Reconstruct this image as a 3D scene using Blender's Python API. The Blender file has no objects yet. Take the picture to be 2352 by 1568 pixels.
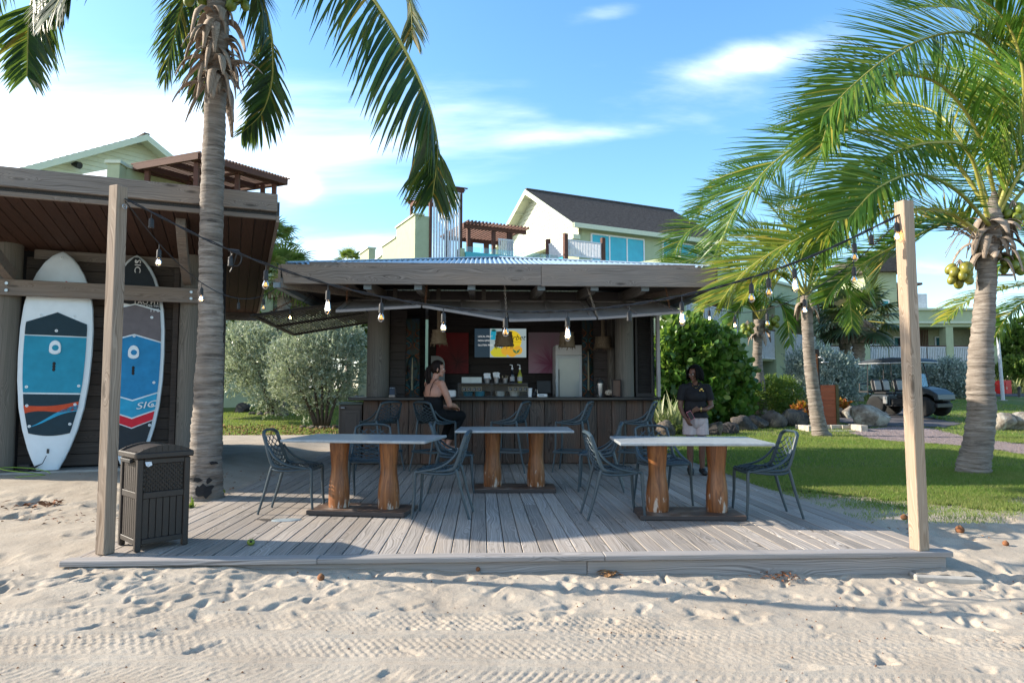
import bpy, bmesh, math, random
import numpy as np
from mathutils import Vector, Matrix, noise as mnoise
R = math.radians
rnd = random.Random(7)
SC = bpy.context.scene
COL = SC.collection
# ---------------------------------------------------------------- camera
F, YAW, PIT, EYE = 1568.0, R(-2.6), math.atan(108/1568), 1.25
cd = bpy.data.cameras.new('camera'); cam = bpy.data.objects.new('camera', cd); COL.objects.link(cam)
cd.sensor_width = 36; cd.lens = 24.0; cd.clip_start = .05; cd.clip_end = 3000
cam.location = (0, 0, EYE); cam.rotation_euler = (math.pi/2+PIT, 0, YAW); SC.camera = cam
# ---------------------------------------------------------------- sky and sun
SUNV = Vector((-2.0, .37, 1.0)).normalized()           # towards the sun
w = bpy.data.worlds.new('World'); SC.world = w; w.use_nodes = True
wn, wl = w.node_tree.nodes, w.node_tree.links
wn.clear()
def wnode(t, **k):
    n = wn.new(t)
    for a, b in k.items(): setattr(n, a, b)
    return n
wo = wnode('ShaderNodeOutputWorld'); wb = wnode('ShaderNodeBackground')
sky = wnode('ShaderNodeTexSky', sky_type='NISHITA', sun_disc=False)
sky.sun_elevation = math.asin(SUNV.z); sky.sun_rotation = math.atan2(SUNV.x, SUNV.y)
sky.air_density = 1.0; sky.dust_density = .7; sky.ozone_density = 2.2; sky.altitude = 0
SKY_STRENGTH = .15
wb.inputs['Strength'].default_value = SKY_STRENGTH
hs = wnode('ShaderNodeHueSaturation'); hs.inputs['Saturation'].default_value = 1.2; hs.inputs['Hue'].default_value = .494
wl.new(sky.outputs[0], hs.inputs['Color'])
tc = wnode('ShaderNodeTexCoord'); sx = wnode('ShaderNodeSeparateXYZ'); wl.new(tc.outputs['Generated'], sx.inputs[0])
def wmath(op, a, b=None, clamp=False):
    n = wnode('ShaderNodeMath', operation=op, use_clamp=clamp)
    for i, v in enumerate((a, b)):
        if v is None: continue
        if isinstance(v, (int, float)): n.inputs[i].default_value = v
        else: wl.new(v, n.inputs[i])
    return n.outputs[0]
zc = wmath('ADD', wmath('MAXIMUM', sx.outputs[2], 0.0), .16)
cx = wmath('DIVIDE', sx.outputs[0], zc); cy = wmath('DIVIDE', sx.outputs[1], zc)
cv = wnode('ShaderNodeCombineXYZ'); wl.new(cx, cv.inputs[0]); wl.new(cy, cv.inputs[1])
cm = wnode('ShaderNodeMapping'); cm.inputs['Scale'].default_value = (.55, 1.15, 1); cm.inputs['Rotation'].default_value = (0, 0, R(-16)); cm.inputs['Location'].default_value = (2.9, .2, 0)
wl.new(cv.outputs[0], cm.inputs[0])
n1 = wnode('ShaderNodeTexNoise'); n1.inputs['Scale'].default_value = 1.0; n1.inputs['Detail'].default_value = 9; n1.inputs['Roughness'].default_value = .56; n1.inputs['Distortion'].default_value = .35
wl.new(cm.outputs[0], n1.inputs['Vector'])
# more cloud towards the west (left) where the sky is milky
west = wmath('MULTIPLY', wmath('ADD', wmath('MULTIPLY', cx, -.17), -.065), 1.0)
westc = wmath('MINIMUM', wmath('MAXIMUM', west, -.10), .20)
dens = wmath('ADD', n1.outputs['Fac'], westc)
# a few thin streaks of cirrus: start and end as (bearing, height) in degrees, width, strength
def sky_xy(az, el):
    v = Vector((math.sin(R(az))*math.cos(R(el)), math.cos(R(az))*math.cos(R(el)), math.sin(R(el)))); return v.x/(v.z+.16), v.y/(v.z+.16)
for a, b, wd_, k in (((15.0, 24.4), (33, 25.2), .085, .46), ((-3, 19.3), (18.6, 20.9), .06, .16), ((-19.5, 17.7), (-6.5, 19.3), .08, .16), ((6.5, 29), (15, 29.4), .035, .26), ((-16.6, 15.9), (-13.6, 16.0), .09, .55)):
    (ax_, ay_), (bx_, by_) = sky_xy(*a), sky_xy(*b); L_ = math.hypot(bx_-ax_, by_-ay_); ux_, uy_ = (bx_-ax_)/L_, (by_-ay_)/L_
    ddx, ddy = wmath('SUBTRACT', cx, (ax_+bx_)/2), wmath('SUBTRACT', cy, (ay_+by_)/2)
    u_ = wmath('DIVIDE', wmath('ADD', wmath('MULTIPLY', ddx, ux_), wmath('MULTIPLY', ddy, uy_)), L_*.42); v_ = wmath('DIVIDE', wmath('SUBTRACT', wmath('MULTIPLY', ddy, ux_), wmath('MULTIPLY', ddx, uy_)), wd_)
    q_ = wmath('ADD', wmath('MULTIPLY', u_, u_), wmath('MULTIPLY', v_, v_)); dens = wmath('ADD', dens, wmath('MULTIPLY', wmath('MULTIPLY', wmath('POWER', 2.718, wmath('MULTIPLY', q_, -1.0)), k), n1.outputs['Fac']))
mr = wnode('ShaderNodeMapRange', interpolation_type='SMOOTHSTEP'); mr.inputs[1].default_value = .47; mr.inputs[2].default_value = .82
wl.new(dens, mr.inputs[0])
mixc = wnode('ShaderNodeMix', data_type='RGBA'); mixc.inputs[7].default_value = (6.6, 6.9, 7.2, 1)
wl.new(wmath('MULTIPLY', mr.outputs[0], .93), mixc.inputs[0]); wl.new(hs.outputs[0], mixc.inputs[6])
wl.new(mixc.outputs[2], wb.inputs['Color']); wl.new(wb.outputs[0], wo.inputs[0])
sl = bpy.data.lights.new('sun', 'SUN'); so = bpy.data.objects.new('sun', sl); COL.objects.link(so)
sl.energy = 4.6; sl.angle = R(.55); sl.color = (1.0, .90, .75)
so.rotation_euler = SUNV.to_track_quat('Z', 'Y').to_euler(); so.location = (-20, 8, 14)
SC.view_settings.view_transform = 'Standard'; SC.view_settings.look = 'None'; SC.view_settings.gamma = 1
SC.view_settings.exposure = 1.27; SC.view_settings.use_curve_mapping = False
try:
    SC.cycles.max_bounces = 7; SC.cycles.diffuse_bounces = 3; SC.cycles.glossy_bounces = 3; SC.cycles.transparent_max_bounces = 6; SC.cycles.transmission_bounces = 5
    SC.cycles.use_denoising = True; SC.cycles.sample_clamp_indirect = 6
except Exception: pass
# ---------------------------------------------------------------- measuring helpers
def _ray(x, y):
    a, b = (x-1176)/F, (784-y)/F
    f = math.cos(PIT)-b*math.sin(PIT); u = math.sin(PIT)+b*math.cos(PIT)
    return a, f, u
def at(x, y, d):
    """world point seen at picture position x, y (of 2352 x 1568), d metres ahead"""
    a, f, u = _ray(x, y); a, u = a/f*d, u/f*d
    c, s = math.cos(-YAW), math.sin(-YAW)
    return Vector((a*c+d*s, -a*s+d*c, EYE+u))
def on(x, y, z=0):
    a, f, u = _ray(x, y); t = (z-EYE)/u
    return at(x, y, f*t)
def atY(x, y, Y):
    """the same, on the world plane y = Y"""
    p = at(x, y, 10.0); q = Vector((0, 0, EYE)); return q+(p-q)*(Y/p.y)
# ---------------------------------------------------------------- objects
MW = {}
def link(o, parent=None, loc=(0, 0, 0), rz=0):
    COL.objects.link(o); o.location = loc; o.rotation_euler = (0, 0, rz)
    m = Matrix.Translation(Vector(loc)) @ Matrix.Rotation(rz, 4, 'Z')
    if parent is not None: o.parent = parent; m = MW[parent.name] @ m
    MW[o.name] = m
    return o
def tag(o, label=None, cat=None, group=None, kind=None):
    for k, v in (('label', label), ('category', cat), ('group', group), ('kind', kind)):
        if v: o[k] = v
    return o
def thing(name, label, cat, loc=(0, 0, 0), rz=0, group=None, parent=None):
    o = bpy.data.objects.new(name, None); o.empty_display_size = .1
    link(o, parent, loc, rz); return tag(o, label, cat, group)
def node(name, parent): return thing(name, None, None, parent=parent)
class MB:
    def __init__(s): s.v = []; s.f = []; s.m = []
    def add(s, vs, fs, mi=0):
        b = len(s.v); s.v += [tuple(v) for v in vs]; s.f += [tuple(i+b for i in f) for f in fs]; s.m += [mi]*len(fs); return s
    def box(s, c, d, rot=None, mi=0):
        x, y, z = d[0]/2, d[1]/2, d[2]/2; c = Vector(c)
        vs = [Vector(p) for p in ((-x,-y,-z),(x,-y,-z),(x,y,-z),(-x,y,-z),(-x,-y,z),(x,-y,z),(x,y,z),(-x,y,z))]
        if rot is not None: vs = [rot @ v for v in vs]
        return s.add([c+v for v in vs], ((0,3,2,1),(4,5,6,7),(0,1,5,4),(1,2,6,5),(2,3,7,6),(3,0,4,7)), mi)
    def b2(s, a, b, mi=0):
        return s.box([(a[i]+b[i])/2 for i in range(3)], [abs(b[i]-a[i]) for i in range(3)], None, mi)
    def beam(s, p, q, wd, h, up=(0, 0, 1), mi=0):
        p, q = Vector(p), Vector(q); x = (q-p); L = x.length; x.normalize(); u = Vector(up)
        y = u.cross(x)
        if y.length < 1e-4: y = Vector((0, 1, 0)).cross(x)
        y.normalize(); z = x.cross(y)
        return s.box((p+q)/2, (L, wd, h), Matrix((x, y, z)).transposed(), mi)
    def tube(s, pts, r, n=8, cap=True, mi=0, sq=None):
        pts = [Vector(p) for p in pts]; k = len(pts)
        rr = [r]*k if isinstance(r, (int, float)) else list(r)
        vs, fs = [], []; prev = None
        for i, p in enumerate(pts):
            t = (pts[min(i+1, k-1)]-pts[max(i-1, 0)])
            t = t.normalized() if t.length > 1e-9 else Vector((0, 0, 1))
            if prev is None:
                a = Vector((0, 0, 1)).cross(t)
                if a.length < .1: a = Vector((1, 0, 0)) - t*t.x
            else: a = prev - t*prev.dot(t)
            a.normalize(); prev = a; b = t.cross(a)
            for j in range(n):
                th = 2*math.pi*j/n; ca, sb = math.cos(th), math.sin(th)
                if sq: ca *= sq[0]; sb *= sq[1]
                vs.append(p+(a*ca+b*sb)*rr[i])
        for i in range(k-1):
            for j in range(n): fs.append((i*n+j, i*n+(j+1) % n, (i+1)*n+(j+1) % n, (i+1)*n+j))
        if cap: fs += [tuple(range(n-1, -1, -1)), tuple((k-1)*n+j for j in range(n))]
        return s.add(vs, fs, mi)
    def lathe(s, prof, n=16, o=(0, 0, 0), mi=0, cap=True, wob=None):
        o = Vector(o); vs, fs = [], []
        for i, (r, z) in enumerate(prof):
            for j in range(n):
                th = 2*math.pi*j/n; q = r*(1 if wob is None else wob(th, z)); vs.append(o+Vector((q*math.cos(th), q*math.sin(th), z)))
        k = len(prof)
        for i in range(k-1):
            for j in range(n): fs.append((i*n+j, i*n+(j+1) % n, (i+1)*n+(j+1) % n, (i+1)*n+j))
        if cap: fs += [tuple(range(n-1, -1, -1)), tuple((k-1)*n+j for j in range(n))]
        return s.add(vs, fs, mi)
    def prism(s, poly, o, ux, uy, dv, mi=0):
        o, ux, uy, dv = Vector(o), Vector(ux), Vector(uy), Vector(dv); n = len(poly)
        a = [o+ux*p[0]+uy*p[1] for p in poly]; b = [v+dv for v in a]
        return s.add(a+b, [tuple(range(n)), tuple(range(2*n-1, n-1, -1))]+[(i, i+n, (i+1) % n+n, (i+1) % n) for i in range(n)], mi)
    def grid(s, fn, nu, nv, mi=0):
        vs = [fn(i/nu, j/nv) for j in range(nv+1) for i in range(nu+1)]
        return s.add(vs, [(j*(nu+1)+i, j*(nu+1)+i+1, (j+1)*(nu+1)+i+1, (j+1)*(nu+1)+i) for j in range(nv) for i in range(nu)], mi)
    def ball(s, c, r, n=10, m=7, mi=0):
        c = Vector(c); r = (r, r, r) if isinstance(r, (int, float)) else r; vs = [c-Vector((0, 0, r[2]))]; fs = []
        for i in range(1, m):
            ph = -math.pi/2+math.pi*i/m
            for j in range(n):
                th = 2*math.pi*j/n; vs.append(c+Vector((r[0]*math.cos(ph)*math.cos(th), r[1]*math.cos(ph)*math.sin(th), r[2]*math.sin(ph))))
        vs.append(c+Vector((0, 0, r[2]))); L = len(vs)-1
        for j in range(n):
            fs.append((0, 1+(j+1) % n, 1+j)); fs.append((L, L-n+j, L-n+(j+1) % n))
        for i in range(m-2):
            for j in range(n): fs.append((1+i*n+j, 1+i*n+(j+1) % n, 1+(i+1)*n+(j+1) % n, 1+(i+1)*n+j))
        return s.add(vs, fs, mi)
def mesh_np(name, V, Fq, mats=None, mi=None, smooth=False):
    """V (n,3) floats, Fq (m,k) ints, all faces with k corners"""
    me = bpy.data.meshes.new(name); V = np.asarray(V, np.float32); Fq = np.asarray(Fq, np.int32); m, k = Fq.shape
    me.vertices.add(len(V)); me.vertices.foreach_set('co', V.ravel())
    me.loops.add(m*k); me.loops.foreach_set('vertex_index', Fq.ravel())
    me.polygons.add(m); me.polygons.foreach_set('loop_start', np.arange(0, m*k, k, dtype=np.int32)); me.polygons.foreach_set('loop_total', np.full(m, k, np.int32))
    for q in (mats or []): me.materials.append(q)
    if mi is not None: me.polygons.foreach_set('material_index', np.asarray(mi, np.int32))
    if smooth: me.polygons.foreach_set('use_smooth', np.ones(m, bool))
    me.update(calc_edges=True); return me
def obj(name, mb, mat, parent=None, smooth=False, bevel=0, world=True, loc=(0, 0, 0), rz=0, label=None, kind=None, me=None):
    """one mesh object; with world=True the vertices are in world space and are moved into the parent's space"""
    if me is None:
        me = bpy.data.meshes.new(name); vs = mb.v
        if world and parent is not None:
            iv = MW[parent.name].inverted(); vs = [iv @ Vector(v) for v in vs]
        me.from_pydata([tuple(v) for v in vs], [], mb.f)
        for q in (mat if isinstance(mat, (list, tuple)) else [mat]): me.materials.append(q)
        if any(mb.m): me.polygons.foreach_set('material_index', mb.m)
        if smooth:
            me.polygons.foreach_set('use_smooth', [True]*len(me.polygons))
            if smooth != 'all': me.set_sharp_from_angle(angle=R(40))
        me.update()
    o = bpy.data.objects.new(name, me); link(o, parent, loc, rz)
    if bevel:
        b = o.modifiers.new('bevel', 'BEVEL'); b.width = bevel; b.segments = 1; b.limit_method = 'ANGLE'
    return tag(o, label, None, None, kind)
def kids(o): return [c for c in COL.objects if c.parent == o]
CH = {}
def copy_tree(o, parent=None, loc=None, rz=None):
    tree = {}
    for c in COL.objects:
        if c.parent: tree.setdefault(c.parent.name, []).append(c)
    def rec(a, p):
        c = a.copy(); COL.objects.link(c); c.parent = p
        if p is not None: MW[c.name] = MW[p.name] @ a.matrix_basis
        else:
            MW[c.name] = MW[a.name].copy()
        for ch in tree.get(a.name, []): rec(ch, c)
        return c
    c = a0 = rec(o, parent)
    if loc is not None: c.location = loc
    if rz is not None: c.rotation_euler = (0, 0, rz)
    return c
def textm(nm, s, size, loc, mat, par, rot=(math.pi/2, 0, 0), align='CENTER', ext=.001, sx_=1, shear=0):
    """lettering as a plain mesh"""
    cu = bpy.data.curves.new('type', 'FONT'); cu.body = s; cu.size = size; cu.align_x = align; cu.extrude = ext; cu.shear = shear; cu.resolution_u = 4
    q = bpy.data.objects.new('type', cu); COL.objects.link(q); bpy.context.view_layer.update(); me = bpy.data.meshes.new_from_object(q.evaluated_get(bpy.context.evaluated_depsgraph_get())); bpy.data.objects.remove(q); bpy.data.curves.remove(cu)
    from mathutils import Euler
    me.transform(Matrix.LocRotScale(Vector(loc), Euler(rot), Vector((sx_, 1, 1)))); me.materials.clear(); me.materials.append(mat); return obj(nm, None, None, par, me=me)
# ---------------------------------------------------------------- materials
class Mat:
    def __init__(s, name, rough=.7, spec=.3):
        s.m = bpy.data.materials.new(name); s.m.use_nodes = True; s.n = s.m.node_tree.nodes; s.l = s.m.node_tree.links
        s.b = s.n['Principled BSDF']; s.b.inputs['Roughness'].default_value = rough; s.b.inputs['Specular IOR Level'].default_value = spec
        s.tc = None
    def node(s, t, **k):
        n = s.n.new(t)
        for a, b in k.items(): setattr(n, a, b)
        return n
    def coord(s, which='Object', scale=(1, 1, 1), rnd_off=0):
        if s.tc is None: s.tc = s.node('ShaderNodeTexCoord')
        mp = s.node('ShaderNodeMapping'); mp.inputs['Scale'].default_value = scale
        s.l.new(s.tc.outputs[which], mp.inputs[0])
        if rnd_off:
            oi = s.node('ShaderNodeObjectInfo'); mu = s.node('ShaderNodeMath', operation='MULTIPLY'); mu.inputs[1].default_value = rnd_off
            s.l.new(oi.outputs['Random'], mu.inputs[0]); s.l.new(mu.outputs[0], mp.inputs['Location'])
        return mp.outputs[0]
    def noise(s, vec, scale, detail=4, rough=.55, dist=0):
        n = s.node('ShaderNodeTexNoise'); n.inputs['Scale'].default_value = scale; n.inputs['Detail'].default_value = detail; n.inputs['Roughness'].default_value = rough; n.inputs['Distortion'].default_value = dist
        if vec is not None: s.l.new(vec, n.inputs['Vector'])
        return n.outputs['Fac']
    def ramp(s, fac, stops):
        r = s.node('ShaderNodeValToRGB'); e = r.color_ramp.elements
        while len(e) < len(stops): e.new(.5)
        for i, (p, c) in enumerate(stops): e[i].position = p; e[i].color = (*c, 1) if len(c) == 3 else c
        s.l.new(fac, r.inputs[0]); return r.outputs[0]
    def mix(s, fac, a, b, mode='MIX'):
        x = s.node('ShaderNodeMix', data_type='RGBA', blend_type=mode)
        for k, v in (('Factor', fac), ('A', a), ('B', b)):
            sk = [i for i in x.inputs if i.name == k and (i.type == 'RGBA' if k != 'Factor' else i.type == 'VALUE')][0]
            if isinstance(v, (int, float)): sk.default_value = v
            elif isinstance(v, tuple): sk.default_value = (*v, 1) if len(v) == 3 else v
            else: s.l.new(v, sk)
        return [o for o in x.outputs if o.type == 'RGBA'][0]
    def math(s, op, a, b=None, clamp=False):
        n = s.node('ShaderNodeMath', operation=op, use_clamp=clamp)
        for i, v in enumerate((a, b)):
            if v is None: continue
            if isinstance(v, (int, float)): n.inputs[i].default_value = v
            else: s.l.new(v, n.inputs[i])
        return n.outputs[0]
    def color(s, c):
        if isinstance(c, tuple): s.b.inputs['Base Color'].default_value = (*c, 1)
        else: s.l.new(c, s.b.inputs['Base Color'])
        return s
    def bump(s, h, strength=.3, dist=.01):
        n = s.node('ShaderNodeBump'); n.inputs['Strength'].default_value = strength; n.inputs['Distance'].default_value = dist
        s.l.new(h, n.inputs['Height']); s.l.new(n.outputs[0], s.b.inputs['Normal']); return s
    def rand(s): return s.node('ShaderNodeObjectInfo').outputs['Random']
    def island(s): return s.node('ShaderNodeNewGeometry').outputs['Random Per Island']
def wood(name, dark, light, axis=0, tint=None, rough=.75, ring=1.0, var=.35, spec=.25):
    """weathered board: grain lines that flow along the given local axis, swell into ovals and bend round knots"""
    M = Mat(name, rough, spec); v0 = M.coord('Object', (1, 1, 1), 37.0)
    sp = M.node('ShaderNodeSeparateXYZ'); M.l.new(v0, sp.inputs[0]); o = [i for i in range(3) if i != axis]
    s = M.math('ADD', M.math('MULTIPLY', sp.outputs[o[0]], .83), sp.outputs[o[1]])
    lo = [4.5, 4.5, 4.5]; lo[axis] = .85; n0 = M.noise(M.coord('Object', tuple(lo), 37.0), 1.0, 2, .5)
    kv = [6.5, 6.5, 6.5]; kv[axis] = 1.5; vo = M.node('ShaderNodeTexVoronoi'); vo.inputs['Scale'].default_value = 1.0; M.l.new(M.coord('Object', tuple(kv), 23.0), vo.inputs['Vector'])
    kn = M.node('ShaderNodeMapRange', interpolation_type='SMOOTHSTEP'); kn.inputs[1].default_value = .42; kn.inputs[2].default_value = .05; M.l.new(vo.outputs['Distance'], kn.inputs[0])
    q = M.math('ADD', M.math('ADD', s, M.math('MULTIPLY', n0, .20*ring)), M.math('MULTIPLY', kn.outputs[0], .075*ring))
    g1 = M.node('ShaderNodeTexNoise', noise_dimensions='1D'); g1.inputs['Scale'].default_value = 1.0; g1.inputs['Detail'].default_value = 2; g1.inputs['Roughness'].default_value = .6; M.l.new(M.math('MULTIPLY', q, 105), g1.inputs['W'])
    st = [70, 70, 70]; st[axis] = 1.6; g2 = M.noise(M.coord('Object', tuple(st), 11.0), 1.0, 3, .6)
    bl = [3, 3, 3]; bl[axis] = .7; g3 = M.noise(M.coord('Object', tuple(bl), 51.0), 1.0, 4, .6)
    g = M.math('ADD', M.math('ADD', M.math('MULTIPLY', g1.outputs['Fac'], .52), M.math('MULTIPLY', g2, .26)), M.math('MULTIPLY', g3, .22))
    mid = tuple((a+b)/2 for a, b in zip(dark, light)); c = M.ramp(g, [(.34, dark), (.48, mid), (.62, light)])
    if tint is not None: c = M.mix(M.ramp(g3, [(.44, (0, 0, 0)), (.66, (.85, .85, .85))]), c, M.mix(.5, c, tint))
    kd = M.node('ShaderNodeMapRange'); kd.inputs[1].default_value = .15; kd.inputs[2].default_value = .05; kd.inputs[4].default_value = .75; M.l.new(vo.outputs['Distance'], kd.inputs[0])
    if ring > .9: c = M.mix(kd.outputs[0], c, tuple(x*.38 for x in dark))
    r = M.math('ADD', M.math('MULTIPLY', M.rand(), var), 1-var/2)
    hsv = M.node('ShaderNodeHueSaturation'); M.l.new(r, hsv.inputs['Value']); M.l.new(c, hsv.inputs['Color'])
    M.color(hsv.outputs[0]); M.bump(g, .4, .006); return M.m
def plain(name, c, rough=.5, spec=.4, metal=0, var=.12, scale=9, bump=0, bscale=60):
    """a paint, plastic or metal with slight mottling"""
    M = Mat(name, rough, spec); v = M.coord('Object')
    n = M.noise(v, scale, 4); lo = tuple(x*(1-var) for x in c); hi = tuple(min(1, x*(1+var)) for x in c)
    M.color(M.ramp(n, [(.3, lo), (.7, hi)])); M.b.inputs['Metallic'].default_value = metal
    if bump: M.bump(M.noise(v, bscale, 3), bump, .004)
    return M.m
def leafmat(name, stops, rough=.45, trans=.3, spec=.35, tcol=None):
    M = Mat(name, rough, spec); c = M.ramp(M.island(), stops); M.color(c)
    t = M.node('ShaderNodeBsdfTranslucent'); M.l.new(M.mix(.5, c, tcol or (.25, .35, .03)), t.inputs['Color'])
    mx = M.node('ShaderNodeMixShader'); mx.inputs[0].default_value = trans
    M.l.new(M.b.outputs[0], mx.inputs[1]); M.l.new(t.outputs[0], mx.inputs[2]); M.l.new(mx.outputs[0], M.n['Material Output'].inputs[0]); return M.m
def emit(name, c, s):
    M = Mat(name); M.color((.02, .02, .02)); M.b.inputs['Emission Color'].default_value = (*c, 1); M.b.inputs['Emission Strength'].default_value = s; return M.m
def glass(name, c=(1, 1, 1), rough=.02, alpha=.12, spec=.5):
    """thin clear glass: mostly see-through, with a mirror-like reflection"""
    M = Mat(name, rough, spec); t = M.node('ShaderNodeBsdfTransparent'); t.inputs[0].default_value = (*c, 1)
    g = M.node('ShaderNodeBsdfGlossy'); g.inputs['Roughness'].default_value = rough; lw = M.node('ShaderNodeLayerWeight'); lw.inputs[0].default_value = .35
    f = M.math('ADD', M.math('MULTIPLY', M.math('POWER', lw.outputs['Fresnel'], 1.6), .8), alpha*.12, True)
    mx = M.node('ShaderNodeMixShader'); M.l.new(f, mx.inputs[0]); M.l.new(t.outputs[0], mx.inputs[1]); M.l.new(g.outputs[0], mx.inputs[2]); M.l.new(mx.outputs[0], M.n['Material Output'].inputs[0]); return M.m
m_deck = wood('deck_wood', (.125, .108, .094), (.41, .368, .33), 1, (.26, .20, .15), ring=.8, var=.42)
def sanded(m):
    M = Mat.__new__(Mat); M.m = m; M.n = m.node_tree.nodes; M.l = m.node_tree.links; M.tc = None; M.b = M.n['Principled BSDF']
    pos = M.node('ShaderNodeNewGeometry').outputs['Position']; f = M.ramp(M.noise(pos, 1.7, 7, .72), [(.565, (0, 0, 0)), (.70, (.62, .62, .62))]); src = M.b.inputs['Base Color'].links[0].from_socket; M.l.new(M.mix(f, src, (.36, .30, .235)), M.b.inputs['Base Color'])
sanded(m_deck)
m_beamx = wood('beam_wood_along', (.085, .071, .062), (.285, .245, .215), 0, (.24, .17, .12), ring=1.5, var=.2)
m_beamz = wood('post_wood_upright', (.115, .082, .058), (.33, .262, .205), 2, (.27, .17, .095), ring=1.3, var=.12)
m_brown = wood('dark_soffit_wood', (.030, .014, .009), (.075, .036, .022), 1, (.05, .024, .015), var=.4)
m_rough = wood('rough_counter_wood', (.024, .018, .015), (.125, .098, .082), 2, (.16, .055, .02), ring=1.4, var=.55)
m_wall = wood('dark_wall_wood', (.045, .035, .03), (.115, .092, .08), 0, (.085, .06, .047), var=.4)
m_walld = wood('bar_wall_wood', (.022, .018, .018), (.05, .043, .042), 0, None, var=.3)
m_cyl = wood('round_column_wood', (.075, .068, .058), (.175, .16, .138), 2, (.12, .10, .08), ring=.7, var=.12)
m_log = None
M = Mat('oiled_log', .38, .45)
v = M.coord('Object', (16, 16, 1.0), 9.0); g = M.noise(v, 1.2, 6, .68, 1.4); base = M.ramp(g, [(.34, (.075, .026, .009)), (.5, (.20, .070, .020)), (.68, (.31, .125, .040))])
vz = M.node('ShaderNodeSeparateXYZ'); M.l.new(M.coord('Object'), vz.inputs[0])
wear = M.noise(M.coord('Object', (22, 22, 5), 13.0), 1.0, 5, .65); hz = M.node('ShaderNodeMapRange'); hz.inputs[1].default_value = .02; hz.inputs[2].default_value = .45; hz.inputs[3].default_value = .17; hz.inputs[4].default_value = -.08; M.l.new(vz.outputs[2], hz.inputs[0])
wf = M.ramp(M.math('ADD', wear, hz.outputs[0]), [(.66, (0, 0, 0)), (.74, (1, 1, 1))])
M.color(M.mix(wf, base, (.50, .42, .35))); M.bump(g, .25, .006); m_log = M.m
m_stone = plain('tabletop_stone', (.30, .325, .34), .33, .5, var=.16, scale=26)
m_chair = plain('chair_plastic', (.036, .056, .068), .42, .45, var=.06)
m_bin = plain('brown_resin', (.030, .0235, .020), .5, .35, var=.1, scale=40, bump=.25, bscale=220)
m_black = plain('black_rubber', (.012, .012, .013), .55, .4)
m_iron = plain('dark_steel', (.030, .030, .032), .5, .5)
m_steel = plain('bare_steel', (.45, .45, .46), .3, .5, metal=.9)
m_rust = plain('rusty_chain', (.16, .075, .04), .6, .4, metal=.5, var=.5, scale=40)
m_fil = emit('lit_filament', (1.0, .55, .18), 30); m_fild = emit('faint_filament', (1.0, .5, .15), 1.2)
m_bulb = glass('bulb_glass', (1, .99, .97), .02, .10)
m_white = plain('white_paint', (.72, .73, .74), .5, .35, var=.05)
m_green = plain('pale_green_stucco', (.37, .41, .265), .85, .2, var=.07, scale=3, bump=.25, bscale=70)
m_siding = plain('pale_green_siding', (.56, .58, .45), .7, .25, var=.05, scale=2)
m_trim = plain('cream_green_trim', (.52, .55, .42), .6, .3, var=.04)
m_perg = wood('pergola_wood', (.06, .025, .018), (.13, .06, .042), 0, None, var=.3)
m_turq = plain('turquoise_window', (.012, .33, .42), .12, .6, var=.14, scale=1.5)
m_dark = plain('dark_opening', (.018, .018, .02), .8, .2)
m_soil = plain('bare_soil', (.16, .125, .085), .95, .1, var=.3, scale=12, bump=.6, bscale=40)
m_conc = plain('concrete', (.33, .31, .28), .85, .2, var=.15, scale=14, bump=.3, bscale=60)
m_asph = plain('asphalt', (.085, .08, .085), .9, .2, var=.2, scale=60, bump=.4, bscale=200)
# ================================================================ ground
def sstep(a, b, x):
    t = np.clip((x-a)/(b-a), 0, 1); return t*t*(3-2*t)
def vnoise(x, y, s, seed):
    """smooth lattice noise in [-1, 1]"""
    g = np.random.default_rng(seed).uniform(-1, 1, (64, 64)); X, Y = np.asarray(x)/s+100.3, np.asarray(y)/s+100.7
    i, j = np.floor(X).astype(int), np.floor(Y).astype(int); u, v = X-i, Y-j; u, v = u*u*(3-2*u), v*v*(3-2*v)
    a, b, c, d = g[i % 64, j % 64], g[(i+1) % 64, j % 64], g[i % 64, (j+1) % 64], g[(i+1) % 64, (j+1) % 64]
    return (a*(1-u)+b*u)*(1-v)+(c*(1-u)+d*u)*v
def terrain(x, y):
    """lawn and far ground: level by the bar, rising slowly inland"""
    x, y = np.asarray(x, float), np.asarray(y, float)
    return .043*np.maximum(0, np.minimum(y, 46)-18)*sstep(15, 24, y)
def sand_z(x, y):
    x, y = np.asarray(x, float), np.asarray(y, float)
    front = -.045-.125*sstep(-3.2, 3.3, x)-.012*np.maximum(0, 5.2-y)
    right = -.17+.12*sstep(5.2, 7.6, y)+.04*sstep(8, 14, y)
    left = -.045+.03*sstep(5.0, 6.5, y)+.12*sstep(-3.2, -4.2, x)*sstep(7.2, 9.2, y)
    k = sstep(5.1, 5.5, y)
    side = np.where(x > 0, right, left)
    z = front*(1-k)+side*k
    return z+terrain(x, y)
def ground_pt(px, py):
    """where the ground is seen at a picture position"""
    for d in np.arange(3, 75, .04):
        p = at(px, py, d)
        if p.z <= float(terrain(p.x, p.y)): break
    return Vector((p.x, p.y, float(terrain(p.x, p.y))))
def gz(x, y): return float(terrain(x, y))
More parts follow.
